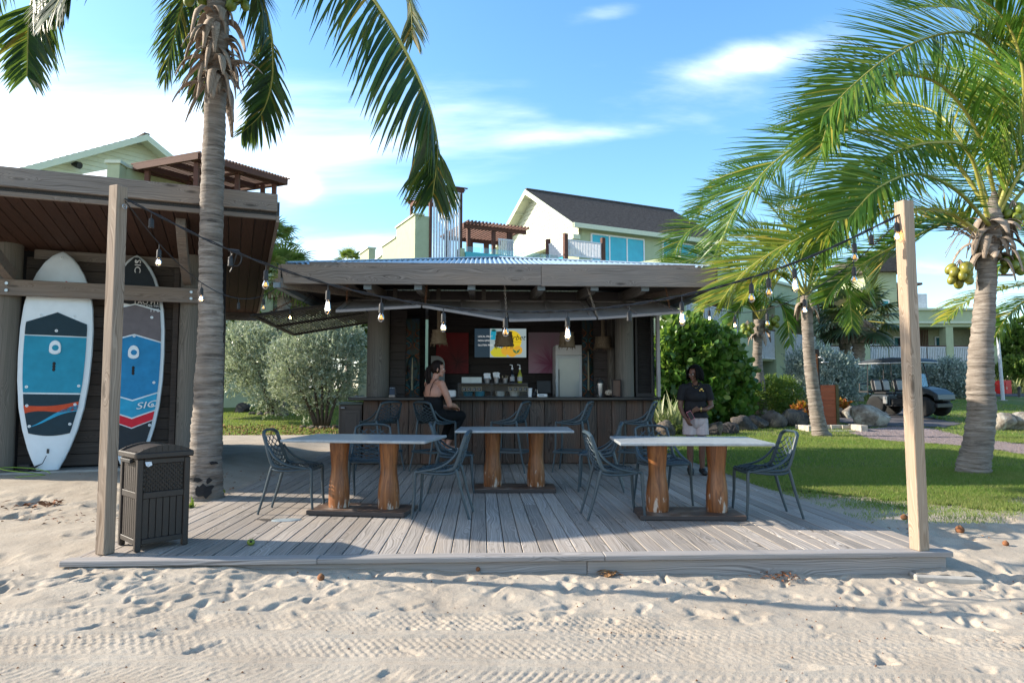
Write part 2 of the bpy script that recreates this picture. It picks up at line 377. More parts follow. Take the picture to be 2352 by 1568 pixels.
# --- sand
gr = np.random.default_rng(3)
xs = np.concatenate([np.linspace(-60, -12, 18)[:-1], np.linspace(-12, -5.2, 60)[:-1], np.arange(-5.2, 5.6, .0112), np.linspace(5.6, 12, 50)[1:], np.linspace(12, 60, 18)[1:]])
ys = np.concatenate([np.linspace(-12, 2.6, 22)[:-1], np.arange(2.6, 5.35, .0112), np.linspace(5.35, 10, 90)[1:], np.linspace(10, 20, 46)[1:], np.linspace(20, 80, 30)[1:]])
X, Y = np.meshgrid(xs, ys); Z = sand_z(X, Y)
near = (Y < 5.6)*1.0+(Y >= 5.6)*(((X < -2.9) | (X > 3.5)) & (Y < 17))*.55
churn = sstep(3.75, 4.5, Y+.25*vnoise(X, Y, 1.1, 5))
Z += near*churn*(.0095*vnoise(X, Y, .36, 1)+.007*vnoise(X, Y, .17, 2)+.0042*vnoise(X, Y, .08, 4))
Z += near*(.008*vnoise(X, Y, .6, 6)+.003*vnoise(X, Y, .11, 8)*(.3+.7*churn)+.0016*vnoise(X, Y, .035, 9))
def dent(cx, cy, a, b, th, dep, rim=.4):
    x0, x1 = np.searchsorted(xs, [cx-2.2*a, cx+2.2*a]); y0, y1 = np.searchsorted(ys, [cy-2.2*a, cy+2.2*a])
    if x1 <= x0 or y1 <= y0: return
    dx, dy = X[y0:y1, x0:x1]-cx, Y[y0:y1, x0:x1]-cy; c, s = math.cos(th), math.sin(th)
    wx, wy = dx+.45*a*vnoise(X[y0:y1, x0:x1], Y[y0:y1, x0:x1], .11, 61), dy+.45*a*vnoise(X[y0:y1, x0:x1], Y[y0:y1, x0:x1], .10, 62); q = np.sqrt(((wx*c+wy*s)/a)**2+((-wx*s+wy*c)/b)**2)
    Z[y0:y1, x0:x1] += -dep*(1-sstep(.25, 1.1, q))+dep*rim*.7*np.exp(-((q-1.3)/.30)**2)*np.clip(.5+.8*(wx*c+wy*s)/a, 0, 1)
for i in range(420):                                   # footprints and scuffs in the loose sand
    y = 5.12-abs(gr.normal(0, .55)); x = gr.uniform(-5, 5.2)
    dent(x, y, gr.uniform(.05, .14), gr.uniform(.03, .055), gr.normal(1.2, .9), gr.uniform(.006, .021), gr.uniform(.2, .5))
for i in range(26):
    dent(gr.uniform(-4, 4), gr.uniform(3.0, 4.2), gr.uniform(.07, .12), gr.uniform(.03, .045), gr.uniform(-.6, .6), gr.uniform(.008, .018), .4)
for i in range(60):
    dent(gr.uniform(-9, -3.4), gr.uniform(5.2, 9.0), .2, .13, gr.uniform(0, 3), gr.uniform(.02, .045), .5)
    dent(gr.uniform(3.9, 9), gr.uniform(5.0, 7.0), .2, .12, gr.uniform(0, 3), gr.uniform(.02, .04), .5)
for (yc, sl, hw, ph, x0, x1) in ((4.12, -.012, .15, 0, -5.2, 1.3), (3.72, -.02, .15, 1, -5.2, 5.5), (3.98, -.05, .14, .4, .2, 5.5), (3.30, -.012, .16, 2, -5.2, 5.5), (2.98, -.02, .15, .7, -5.2, 5.5)):   # tyre tracks
    v = (Y-(yc+sl*X+.02*np.sin(X*.8+ph)))/hw; m = (1-sstep(.85, 1.02, np.abs(v)))*sstep(x0-.1, x0+.3, X)*(1-sstep(x1-.4, x1, X))*(.45+.55*sstep(-.35, .45, vnoise(X, Y, .55, 20+int(ph*10))))
    ph2 = X/.050+.45*vnoise(X, Y, .45, 71)+v*1.9*(1 if ph < 1.5 else -1)+.35*np.sign(v); row = np.abs((np.abs(v)*2.9) % 1-.5)*2
    tread = sstep(.15, .5, np.sin(2*math.pi*ph2))*sstep(.15, .4, row)
    Z += m*(.0075*tread-.008)+.006*np.exp(-((np.abs(v)-1.1)/.1)**2)*sstep(x0, x0+.3, X)*(1-sstep(x1-.4, x1, X))
under = (X > -2.93) & (X < 3.47) & (Y > 5.24) & (Y < 13.9)
Z[under] = -.32
lawn_hide = sstep(8.8, 10.2, Y)*(X > 3.7)+sstep(17.2, 18, Y)
Z -= .10*np.clip(lawn_hide, 0, 1)
M = Mat('pale_sand', .95, .12); vs = M.coord('Object')
c = M.ramp(M.noise(vs, 2.3, 5, .6), [(.3, (.335, .283, .225)), (.7, (.43, .372, .302))])
sp = M.ramp(M.noise(vs, 210, 2, .6), [(.30, (.45, .43, .41)), (.44, (1, 1, 1)), (.66, (1, 1, 1)), (.76, (1.35, 1.33, 1.3))])
c = M.mix(1.0, c, sp, 'MULTIPLY')
dk = M.ramp(M.noise(vs, 38, 3, .75), [(.27, (.70, .64, .58)), (.36, (1, 1, 1))]); c = M.mix(1.0, c, dk, 'MULTIPLY')
M.color(c); M.bump(M.math('ADD', M.math('MULTIPLY', M.noise(vs, 130, 3, .7), .5), M.noise(vs, 34, 4, .6)), .55, .012); m_sand = M.m
ny, nx = X.shape; idx = np.arange(ny*nx).reshape(ny, nx)
me = mesh_np('sand', np.stack([X, Y, Z], -1).reshape(-1, 3), np.stack([idx[:-1, :-1], idx[:-1, 1:], idx[1:, 1:], idx[1:, :-1]], -1).reshape(-1, 4), [m_sand], smooth=True)
tag(obj('sand', None, None, me=me), None, None, None, 'structure')
SX, SY, SZ = xs, ys, Z
def sz(x, y):
    i = min(max(np.searchsorted(SX, x), 1), len(SX)-1); j = min(max(np.searchsorted(SY, y), 1), len(SY)-1); return float(SZ[j, i])
# --- lawn
def lawn_mask(x, y):
    """1 on grass, 0 on bare sand"""
    x, y = np.asarray(x, float), np.asarray(y, float); n = .50*vnoise(x, y, 1.1, 31)+.45*vnoise(x, y, .33, 32)+.25*vnoise(x, y, .14, 33)
    edge = 7.25-.10*(x-3.6)+.3*np.sin(x*.9)
    right = sstep(-.7, 1.7, y-edge+n*1.5)*(x > 3.56)
    kerb = 16.95-.045*(x+5)
    left = (y > kerb+.15)*(x <= 3.56)*1.0
    back = (y > 14.2)*(x > 3.2)*1.0
    return np.maximum(np.maximum(right, left), back)
def poly_mask(P, x, y):
    x, y = np.asarray(x, float), np.asarray(y, float); ins = np.zeros(x.shape, bool); n = len(P)
    for i in range(n):
        (x0, y0), (x1, y1) = P[i], P[(i+1) % n]; cnd = ((y0 > y) != (y1 > y)); ins ^= cnd & (x < (x1-x0)*(y-y0)/(y1-y0+1e-12)+x0)
    return ins
GRAV = [tuple(ground_pt(a, b)[:2]) for a, b in ((1950, 996), (1985, 986), (2050, 983), (2140, 985), (2215, 1003), (2280, 1014), (2420, 1030), (2600, 1045), (2600, 1075), (2420, 1058), (2290, 1038), (2190, 1026), (2090, 1019), (2000, 1011))]
ASPH = [tuple(ground_pt(a, b)[:2]) for a, b in ((1850, 957), (1930, 948), (1990, 938), (2060, 936), (2100, 944), (2150, 962), (2215, 976), (2175, 984), (2060, 982), (1995, 984), (1940, 975), (1890, 968))]
gx = np.concatenate([np.arange(-70, -14, 2.0), np.arange(-14, 3, .35), np.arange(3, 14, .11), np.arange(14, 30, .4), np.arange(30, 92, 2.0)])
gy = np.concatenate([np.arange(6.3, 12, .11), np.arange(12, 30, .3), np.arange(30, 60, 1.0), np.arange(60, 125, 4.0)])
GX, GY = np.meshgrid(gx, gy); GM = lawn_mask(GX, GY); GZ = terrain(GX, GY)-.045*(1-sstep(6.6, 10, GY))*(GX > 3)+.012*vnoise(GX, GY, 1.3, 41)-.06*(1-GM)+.02
ny, nx = GX.shape; idx = np.arange(ny*nx).reshape(ny, nx); Q = np.stack([idx[:-1, :-1], idx[:-1, 1:], idx[1:, 1:], idx[1:, :-1]], -1).reshape(-1, 4)
keep = GM.ravel()[Q].min(1) > .70
M = Mat('mown_lawn', .9, .15); vs = M.coord('Object')
c = M.ramp(M.noise(vs, .8, 6, .65), [(.30, (.24, .19, .095)), (.44, (.16, .165, .055)), (.6, (.095, .15, .032)), (.75, (.13, .19, .05))])
c = M.mix(M.ramp(M.noise(vs, 26, 4, .7), [(.35, (0, 0, 0)), (.7, (.5, .5, .5))]), c, (.05, .085, .02))
M.color(c); M.bump(M.noise(vs, 60, 4, .7), .8, .03); m_lawn = M.m
tag(obj('lawn', None, None, me=mesh_np('lawn', np.stack([GX, GY, GZ], -1).reshape(-1, 3), Q[keep], [m_lawn], smooth=True)), None, None, None, 'structure')
def lawn_h(x, y): return terrain(x, y)-.045*(1-sstep(6.6, 10, np.asarray(y)))*(np.asarray(x) > 3)+.012*vnoise(x, y, 1.3, 41)+.02
m_blade = leafmat('grass_blades', [(0, (.065, .13, .020)), (.4, (.11, .20, .034)), (.75, (.17, .25, .055)), (1, (.32, .28, .12))], .6, .45, .2, (.35, .45, .05))
mb_ = Mat.__new__(Mat); mb_.m = m_blade; mb_.n = m_blade.node_tree.nodes; mb_.l = m_blade.node_tree.links; mb_.tc = None; mb_.b = mb_.n['Principled BSDF']
src = mb_.b.inputs['Base Color'].links[0].from_socket; mb_.l.new(mb_.mix(mb_.ramp(mb_.noise(mb_.node('ShaderNodeNewGeometry').outputs['Position'], .75, 6, .7), [(.42, (0, 0, 0)), (.70, (.6, .6, .6))]), src, (.27, .225, .105)), mb_.b.inputs['Base Color'])
def blades(name, n, x0, x1, y0, y1, h, wd, seed, bare=0):
    g = np.random.default_rng(seed); x = g.uniform(x0, x1, n); y = g.uniform(y0, y1, n)
    k = (g.uniform(0, 1, n) < lawn_mask(x, y)*.97+bare) & ~poly_mask(GRAV, x, y) & ~poly_mask(ASPH, x, y); x, y = x[k], y[k]; n = len(x)
    z = lawn_h(x, y)-.004; a = g.uniform(0, 2*math.pi, n); hh = h*g.uniform(.5, 1.3, n); ln = g.uniform(.2, .9, n)*hh; b = g.uniform(0, 2*math.pi, n)
    dx, dy = np.cos(a)*wd, np.sin(a)*wd; V = np.empty((n, 3, 3)); V[:, 0] = np.stack([x-dx, y-dy, z], -1); V[:, 1] = np.stack([x+dx, y+dy, z], -1); V[:, 2] = np.stack([x+np.cos(b)*ln, y+np.sin(b)*ln, z+hh], -1)
    return tag(obj(name, None, None, me=mesh_np(name, V.reshape(-1, 3), np.arange(3*n).reshape(-1, 3), [m_blade])), None, None, None, 'stuff')
blades('grass', 120000, 3.4, 8.5, 6.4, 10.5, .034, .0034, 1)
blades('grass', 90000, 3.4, 14, 10.5, 17.5, .045, .006, 2)
blades('grass', 70000, 3.4, 24, 17.5, 40, .055, .013, 3)
blades('grass', 60000, -9.5, -1.5, 16.9, 34, .05, .008, 4)
# --- paths
def sheet(name, P, mat, step, lift, kind='structure'):
    a = np.array(P); x0, y0 = a.min(0); x1, y1 = a.max(0); x = np.arange(x0, x1+step, step); y = np.arange(y0, y1+step, step); XX, YY = np.meshgrid(x, y)
    n = .12*vnoise(XX, YY, .5, 51); ins = poly_mask(P, XX+n, YY+n); ZZ = lawn_h(XX, YY)+lift
    idx = np.arange(XX.size).reshape(XX.shape); Q = np.stack([idx[:-1, :-1], idx[:-1, 1:], idx[1:, 1:], idx[1:, :-1]], -1).reshape(-1, 4); k = ins.ravel()[Q].all(1)
    return tag(obj(name, None, None, me=mesh_np(name, np.stack([XX, YY, ZZ], -1).reshape(-1, 3), Q[k], [mat], smooth=True)), None, None, None, kind)
M = Mat('pink_gravel', .95, .1); vs = M.coord('Object'); c = M.ramp(M.noise(vs, 46, 3, .8), [(.3, (.14, .105, .11)), (.5, (.29, .235, .235)), (.7, (.42, .36, .35))]); M.color(c); M.bump(M.noise(vs, 50, 3, .8), 1, .04); m_grav = M.m
sheet('gravel_path', GRAV, m_grav, .12, .012); sheet('asphalt_path', ASPH, m_asph, .15, .020)
FARP = [tuple(at(a, 0, d)[:2]) for a, d in ((1560, 37), (1800, 37.5), (2100, 37.6), (2800, 37.8), (2800, 41.5), (2100, 41), (1800, 40.5), (1560, 39))]
sheet('far_path', FARP, m_asph, .5, .03)
LFP = [tuple(at(a, 0, d)[:2]) for a, d in ((200, 31), (560, 33), (860, 35), (860, 38), (560, 36.5), (200, 34))]
sheet('garden_path', LFP, m_asph, .4, .03)
n = 9000; g = np.random.default_rng(8); a = np.array(GRAV); x = g.uniform(a[:, 0].min(), a[:, 0].max(), n); y = g.uniform(a[:, 1].min(), a[:, 1].max(), n); k = poly_mask(GRAV, x, y); x, y = x[k], y[k]; n = len(x); z = lawn_h(x, y)+.014; r = g.uniform(.008, .024, n)
O = np.array([(1, 0, 0), (0, 1, 0), (-1, 0, 0), (0, -1, 0), (0, 0, .9)]); V = np.stack([x, y, z], -1)[:, None]+O[None]*r[:, None, None]*g.uniform(.6, 1.3, (n, 5, 1))
T = np.array([(0, 1, 4), (1, 2, 4), (2, 3, 4), (3, 0, 4)]); tag(obj('gravel', None, None, me=mesh_np('gravel', V.reshape(-1, 3), (np.arange(n)[:, None, None]*5+T[None]).reshape(-1, 3), [m_grav])), None, None, None, 'stuff')
# --- garden kerb left of the bar
kb = thing('kerb', None, None, (-6, 16.9, 0)); tag(kb, kind='structure')
m_sleeper = wood('grey_sleeper', (.16, .145, .13), (.30, .28, .25), 0, None, var=.25)
for i in range(8):
    x = -13+i*1.35; yk = 16.95-.045*(x+5); obj('kerb_stone', MB().b2((x, yk-.06, -.15), (x+1.335, yk+.06, .085)), m_sleeper, kb, bevel=.008)
    g0 = MB().b2((x, yk+.065, -.1), (x+1.335, yk+.2, .06))
    for q in range(22): g0.b2((x+.03+q*.059, yk+.075, .06), (x+.06+q*.059, yk+.19, .068))
    obj('drain_grate', g0, m_asph, kb)
# ================================================================ timber deck
dk = thing('timber_deck', 'weathered grey timber deck of long boards in front of the bar', 'deck', (.28, 5.2, 0))
x, wbd = -2.97, .1375
while x < 3.5:
    ww = wbd-.007; cuts = [5.305]+sorted(rnd.uniform(6.6, 12.5) for _ in range(rnd.choice((1, 1, 2))))+[13.95]
    for a, b in zip(cuts[:-1], cuts[1:]):
        dz = rnd.uniform(-.0015, .0015); obj('plank', MB().b2((x, a+.002, -.032+dz), (x+ww, b-.002, dz)), m_deck, dk, bevel=.004)
    x += wbd
def along(a, b, nm, z0, z1, y0, y1, par, mat=m_beamx): return obj(nm, MB().b2((a, y0, z0), (b, y1, z1)), mat, par, bevel=.006)
m_nose = wood('nosing_wood', (.14, .128, .122), (.38, .355, .34), 0, (.26, .22, .18), ring=.8, var=.15)
for a, b in ((-3.04, -1.2), (-1.197, .93), (.933, 3.62)): along(a, b, 'nosing_board', -.036, .005, 5.165, 5.30, dk, m_nose)
along(-2.98, .8, 'fascia_board', -.22, -.039, 5.20, 5.24, dk, m_nose); along(.803, 3.58, 'fascia_board', -.24, -.039, 5.195, 5.238, dk, m_nose)
obj('side_board', MB().b2((3.535, 5.302, -.22), (3.575, 13.9, -.004)), m_deck, dk, bevel=.005); obj('side_board', MB().b2((-3.02, 5.302, -.2), (-2.98, 13.9, -.004)), m_deck, dk, bevel=.005)
obj('joist', MB().b2((-2.9, 5.4, -.20), (3.5, 13.9, -.06)), m_dark, dk)
# patch of pale mortar with a dark hole worn in the boards
p = on(657, 1194); h = MB().lathe([(.105, .0), (.10, .004), (.06, .006), (.0, .0065)], 20, (0, 0, .001), wob=lambda t, z: 1+.12*math.sin(2*t+.5)+.05*math.sin(5*t)); h.v = [(v[0]*1.25, v[1]*.8, v[2]) for v in h.v]
pt = thing('floor_patch', 'smooth blue grey mortar patch in the deck boards beside a dark worn spot', 'patch', tuple(p)); obj('mortar', h, plain('grey_mortar', (.25, .29, .31), .5, .3), pt, smooth=True, world=False)
h = MB().lathe([(.10, .0), (.09, .002), (.0, .0028)], 18, (-.15, .05, .001), wob=lambda t, z: 1+.3*math.sin(3*t)+.12*math.sin(7*t)); h.v = [(v[0]*1.15, v[1]*.6, v[2]) for v in h.v]; obj('worn_spot', h, plain('dark_rot', (.07, .062, .056), .9, .1), pt, world=False)
# ================================================================ the two string light posts
m_post2 = wood('newer_post_wood', (.17, .12, .08), (.41, .335, .262), 2, (.31, .20, .115), ring=1.4)
def post(name, base, h, wd, rz, lean, label, mt=None):
    t = thing(name, label, 'post', base, rz, 'posts carrying the string lights')
    b = MB().box((0, 0, h/2), (wd, wd, h)); b.v = [(v[0]+lean[0]*v[2], v[1]+lean[1]*v[2], v[2]) for v in b.v]; obj('shaft', b, mt or m_beamz, t, world=False, bevel=.005); return t
lp = post('light_post', tuple(on(241, 1272))[:2]+(.005,), 2.83, .095, R(-24), (-.004, 0), 'grey square timber post beside the brown waste bin, string lights tied to its top')
rp = post('light_post', tuple(on(2112, 1263))[:2]+(.005,), 2.74, .10, R(13), (-.0065, 0), 'pale square timber post on the free deck corner near the gravel path', m_post2)
for t, zz, sx_ in ((lp, 2.66, .05), (rp, 2.62, -.05)):
    rg = [Vector((sx_*1.25+.014*math.sin(a)*0, .0+.018*math.cos(a), zz+.018*math.sin(a))) for a in np.linspace(0, 6.28, 13)]
    e = MB().tube(rg, .0035, 5); e.tube([(sx_*.9, 0, zz), (sx_*1.25, 0, zz)], .004, 5); obj('screw_eye', e, m_steel, t, world=False, smooth=True)
# ================================================================ surfboard shed
hut = thing('surf_shed', 'open fronted timber surfboard shed with round posts and a dark boarded soffit', 'shed', (-2.58, 8.63, 0), R(19.7))
SL = -.081
def hobj(nm, mb, mat, par=None, **k): return obj(nm, mb, mat, par or hut, world=False, **k)
roof = node('roof', hut); XL = -4.75
hobj('fascia_board', MB().b2((XL, -.02, 3.48), (0, .04, 3.70)), m_beamx, roof, bevel=.006); hobj('fascia_board', MB().b2((XL, .045, 3.385), (-.01, .09, 3.477)), m_beamx, roof, bevel=.004)
x = XL
while x < -.04:
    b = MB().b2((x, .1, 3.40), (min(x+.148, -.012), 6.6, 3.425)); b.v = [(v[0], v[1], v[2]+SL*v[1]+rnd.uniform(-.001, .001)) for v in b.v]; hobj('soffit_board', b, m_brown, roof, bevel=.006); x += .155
b = MB().b2((XL, .045, 3.44), (.02, 6.68, 3.60)); b.v = [(v[0], v[1], v[2]+SL*v[1]) for v in b.v]; hobj('roof_slab', b, m_iron, roof)
b = MB().b2((-.008, .05, 3.36), (.03, 6.7, 3.62)); b.v = [(v[0], v[1], v[2]+SL*v[1]) for v in b.v]; hobj('edge_board', b, m_beamx, roof)
hobj('fascia_board', MB().b2((XL, 6.62, 2.70), (-.012, 6.66, 2.95)), m_beamx, roof)
for cx_, r_ in ((-1.06, .165), (-3.36, .17)):
    hobj('column', MB().lathe([(r_*1.03, .1), (r_, .6), (r_*.985, 2), (r_*.97, 3.30)], 24, (cx_, 2.24, 0)), m_cyl, hut, smooth=True)
wl_ = node('wall', hut); z = .16; k = 0
while z < 3.1:
    hobj('plank', MB().b2((-3.2, 2.44+rnd.uniform(-.004, .004), z), (-1.0, 2.48, z+.158)), m_wall, wl_, bevel=.004); z += .164
hobj('header_board', MB().b2((-3.1, 2.36, 3.07), (-1.2, 2.43, 3.21)), m_beamx, wl_, bevel=.006)
hobj('jamb', MB().b2((-1.32, 2.34, .14), (-1.24, 2.43, 3.06)), m_wall, wl_, bevel=.005); hobj('wall_base', MB().b2((-4.6, 2.05, -.1), (-.6, 2.9, .13)), m_conc, wl_, bevel=.015)
hobj('backing', MB().b2((-4.7, 2.5, .1), (-.6, 2.56, 3.3)), m_dark, wl_)
hobj('side_wall', MB().b2((-4.7, 2.6, .1), (-4.6, 6.4, 2.8)), m_wall, wl_); hobj('side_wall', MB().b2((-.72, 2.6, .1), (-.62, 6.4, 2.8)), m_wall, wl_)
rl = node('rail', hut); hobj('rail_beam', MB().b2((-3.55, 1.97, 2.50), (-.93, 2.04, 2.715)), m_beamx, rl, bevel=.006)
for x in (-3.30, -1.06):
    for z in (2.56, 2.655): hobj('bolt', MB().tube([(x, 1.945, z), (x, 1.97, z)], [.02, .026], 10), m_steel, rl, smooth=True)
for (x, y0, z0, y1, z1) in ((-3.28, .35, 3.34, 2.08, 2.78), (-1.12, .35, 3.34, 2.10, 2.86)):
    pts = [Vector((x, y0+(y1-y0)*t, z0+(z1-z0)*t-.10*math.sin(math.pi*t))) for t in np.linspace(0, 1, 7)]
    b = MB()
    for a_, b_ in zip(pts[:-1], pts[1:]): b.beam(a_-(b_-a_)*.03, b_+(b_-a_)*.03, .11, .17)
    hobj('brace', b, m_beamx, hut, bevel=.004)
# --- surfboards
OUTL = [(0, .135), (.012, .15), (.05, .205), (.10, .262), (.18, .335), (.28, .398), (.40, .436), (.52, .45), (.64, .448), (.74, .425), (.82, .378), (.89, .30), (.94, .215), (.975, .125), (.993, .05), (1, .006)]
def hw(t, W): return np.interp(t, [a for a, b in OUTL], [b for a, b in OUTL])*W
def surfboard(label, loc, rz, L, W, lean, tilt, art):
    t = thing('surfboard', label, 'surfboard', loc, rz, 'surfboards stored upright in the shed')
    RM = Matrix.Rotation(tilt, 3, 'Y') @ Matrix.Rotation(-lean, 3, 'X')
    def tf(b): b.v = [tuple(RM @ Vector(v)) for v in b.v]; return b
    def fn(u, v):
        th = -math.pi/2+math.pi*u*2 if u < .5 else math.pi/2+math.pi*(u-.5)*2
        h = float(hw(v, W)); thk = .055*min(1, h/.12)
        return Vector((h*math.sin(th)*(1 if abs(math.sin(th)) > .02 else 1), -thk*np.sign(math.cos(th))*abs(math.cos(th))**.45, v*L))
    prof = [a for a, b in OUTL]; prof = sorted(set(prof+list(np.linspace(0, 1, 26)))); N = 24; b = MB(); vs, fs = [], []
    for v in prof:
        h = float(hw(v, W)); thk = .058*min(1, h/.14)
        for j in range(N):
            th = 2*math.pi*j/N; c_, s_ = math.cos(th), math.sin(th); vs.append((h*s_*(abs(s_)**-.25 if abs(s_) > .01 else 1), -thk*np.sign(c_)*abs(c_)**.4, v*L))
    k = len(prof)
    for i in range(k-1):
        for j in range(N): fs.append((i*N+j, i*N+(j+1) % N, (i+1)*N+(j+1) % N, (i+1)*N+j))
    fs += [tuple(range(N-1, -1, -1)), tuple((k-1)*N+j for j in range(N))]; b.add(vs, fs)
    obj('hull', tf(b), m_board, t, world=False, smooth=True)
    def pad(nm, lo, hi, inset, mat, par=t, proud=.0625, x0=-1, x1=1):
        """a glued pad between the curves lo(x) and hi(x) given as parts of the length, x from -1 to 1"""
        b = MB(); n = 22; P = []
        for i in range(n+1):
            s = x0+(x1-x0)*i/n; P.append((s, lo(s), hi(s)))
        vs = []; 
        for s, l_, h_ in P:
            for q in np.linspace(0, 1, 9):
                tt = l_+(h_-l_)*q; wid = max(float(hw(tt, W))-inset, .003); vs.append((s*wid, -proud-.0015, tt*L))
        for s, l_, h_ in P:
            for q in np.linspace(0, 1, 9):
                tt = l_+(h_-l_)*q; wid = max(float(hw(tt, W))-inset, .003); vs.append((s*wid, -proud+.008, tt*L))
        m = 9; o2 = (n+1)*m; fs = []
        for i in range(n):
            for j in range(m-1):
                a = i*m+j; fs.append((a, a+m, a+m+1, a+1)); 
            fs.append((i*m, i*m+o2, (i+1)*m+o2, (i+1)*m)); fs.append((i*m+m-1, (i+1)*m+m-1, (i+1)*m+m-1+o2, i*m+m-1+o2))
        for i in (0, n):
            for j in range(m-1): a = i*m+j; fs.append((a, a+1, a+1+o2, a+o2))
        return obj(nm, tf(b.add(vs, fs)), mat, par, world=False)
    def plug(x, tt, r=.022):
        b = MB().tube([(x, -.058, tt*L), (x, -.068, tt*L)], [r, r*.85], 12); b.tube([(x, -.066, tt*L), (x, -.072, tt*L)], [r*.5, r*.35], 8, mi=1); obj('screw_plug', tf(b), [m_board, m_steel], t, world=False, smooth=True)
    def grip(tt):
        z = tt*L; b = MB(); n = 20; sh = [(.052*math.sin(a)*1.0, .07*math.cos(a)) if math.cos(a) > 0 else (.052*np.sign(math.sin(a))*min(1, abs(math.sin(a))*1.35), .075*math.cos(a)) for a in np.linspace(0, 2*math.pi, n, endpoint=False)]
        b.prism([(p[0]*1.35, p[1]*1.35) for p in sh], (0, -.06, z), (1, 0, 0), (0, 0, 1), (0, -.018, 0)); g_ = obj('handle_cup', tf(b), m_board, t, world=False, bevel=.006)
        b = MB().tube([(0.005, -.070, z-.01), (.005, -.0795, z-.01)], .04, 14); obj('cup_hole', tf(b), art['main'], g_, world=False)
        b = MB(); 
        for q in (-.04, 0, .04): b.ball((0, -.062, z-.27+q), (.021, .012, .026), 10, 6)
        obj('grab_slot', tf(b), m_black, t, world=False, smooth=True)
    art['draw'](pad, plug, grip, t, tf, L)
    return t
m_board = plain('white_board', (.66, .73, .78), .28, .5, var=.04)
m_navy = plain('navy_pad', (.008, .030, .045), .6, .3); m_aqua = plain('blue_pad', (.012, .24, .37), .6, .3, var=.1); m_blue2 = plain('bright_blue_pad', (.012, .20, .42), .6, .3); m_lblue = plain('sky_blue_pad', (.02, .30, .50), .6, .3)
m_orange = plain('orange_stripe', (.52, .065, .02), .6, .3); m_red = plain('red_stripe', (.55, .012, .03), .6, .3); m_dgrey = plain('dark_grey_pad', (.018, .025, .032), .6, .3); m_mgrey = plain('taupe_pad', (.13, .115, .125), .6, .3)
def text(*a, **k): return textm(*a, **k)
def draw_a(pad, plug, grip, t, tf, L):
    I = .075; C = lambda v: (lambda s: v); sw = lambda v, a: (lambda s: v+a*math.sin(s*1.6))
    pad('deck_pad', C(.608), lambda s: .665+.05*(1-abs(s)), I, m_navy)
    pad('deck_pad', C(.347), C(.603), I, m_aqua)
    pad('deck_pad', lambda s: .165-.012*(1-s*s), C(.340), I, m_navy)
    st = obj('stripe', None, None, t, me=pad('stripe', lambda s: .262+.018*s-.012*math.sin(2.2*s), lambda s: .300+.010*s-.012*math.cos(1.5*s), I, m_orange, proud=.0645).data); COL.objects.unlink(st); bpy.data.objects.remove(st)
    pad('stripe', lambda s: .228+.030*s+.010*math.sin(2.4*s), lambda s: .242+.045*s+.010*math.sin(2.4*s), I, m_lblue, proud=.0645)
    grip(.555)
    for x, tt in ((-.30, .372), (.31, .38), (-.28, .288), (.28, .295), (-.235, .196), (.235, .206), (-.2, .70), (.2, .70), (0, .63), (0, .97)): plug(x, tt)
    b = MB().b2((-.014, -.068, .075*L), (.014, -.055, .095*L)); obj('leash_slot', tf(b), m_iron, t, world=False)
    b = MB().prism([(-.0, 0), (.16, .0), (.02, .06)], (.05, -.0585, .842*L), (1, 0, 0), (0, 0, 1), (0, -.004, 0)); obj('stripe', tf(b), m_red, t, world=False)
def draw_b(pad, plug, grip, t, tf, L):
    I = .05; ch = lambda v, a: (lambda s: v+a*(1-abs(s)))
    pad('deck_pad', ch(.735, .03), lambda s: .985-.0*abs(s), I*.9, m_dgrey)
    pad('deck_pad', ch(.585, .035), ch(.728, .03), I, m_mgrey)
    pad('deck_pad', ch(.345, -.035), ch(.578, .035), I, m_blue2)
    pad('deck_pad', ch(.262, -.035), ch(.338, -.035), I, m_lblue)
    pad('stripe', ch(.215, -.035), ch(.255, -.035), I, m_red)
    pad('deck_pad', ch(.06, 0), ch(.210, -.035), I, m_dgrey)
    grip(.535)
    for x, tt in ((.27, .39), (.26, .285), (.23, .19), (-.22, .70), (.22, .70), (0, .61), (0, .965)): plug(x, tt)
    tl = thing('lettering', None, None, parent=t)
    for s, sz_, x, tt, rz, a in (('TAO FIT', .085, .30, .762, 0, 'RIGHT'), ('TOUCH-TEC', .042, .30, .749, 0, 'RIGHT'), ("11'0", .07, .30, .726, 0, 'RIGHT'), ('SIC', .13, .17, .272, .16, 'CENTER')):
        text('letters', s, sz_, (x, -.068, tt*L), m_white, tl, (math.pi/2, -rz, 0), a, sx_=1.45 if s == 'SIC' else 1.1, shear=.3 if s == 'SIC' else 0)
    text('letters', 'SIC', .11, (-.04, -.068, .94*L), m_white, tl, (math.pi/2, math.pi/2, 0), 'CENTER', sx_=1.3)
    b = MB().prism([(0, 0), (.16, .03), (0, .06)], (-.20, -.0655, .748*L), (1, 0, 0), (0, 0, 1), (0, -.004, 0)); obj('arrow_mark', tf(b), m_white, t, world=False)
hm = MW['surf_shed']
def hpt(x, y, z): return hm @ Vector((x, y, z))
s1 = surfboard('white surfboard with two navy pads round a blue one and a red and blue wave', tuple(hpt(-2.78, 2.17, .14)), R(19.7), 3.03, .98, .015, R(1.0), dict(main=m_aqua, draw=draw_a))
s2 = surfboard('white surfboard with dark nose, grey pad and a red chevron above its black tail', tuple(hpt(-1.78, 2.20, .14)), R(19.7), 3.06, .88, .022, R(-.6), dict(main=m_blue2, draw=draw_b))
c0 = s1.location; cdp = [c0+Vector(p) for p in ((.02, -.075, .20), (.0, -.12, .10), (-.10, -.12, .05), (-.25, -.10, .04), (-.36, -.10, .02))]
b = MB().tube(cdp, [.004, .005, .014, .015, .008], 7); ls = thing('leash', 'black leash lying at the tail of the surfboard with the wave stripe', 'leash', tuple(cdp[0])); obj('cord', b, m_black, ls, smooth=True)
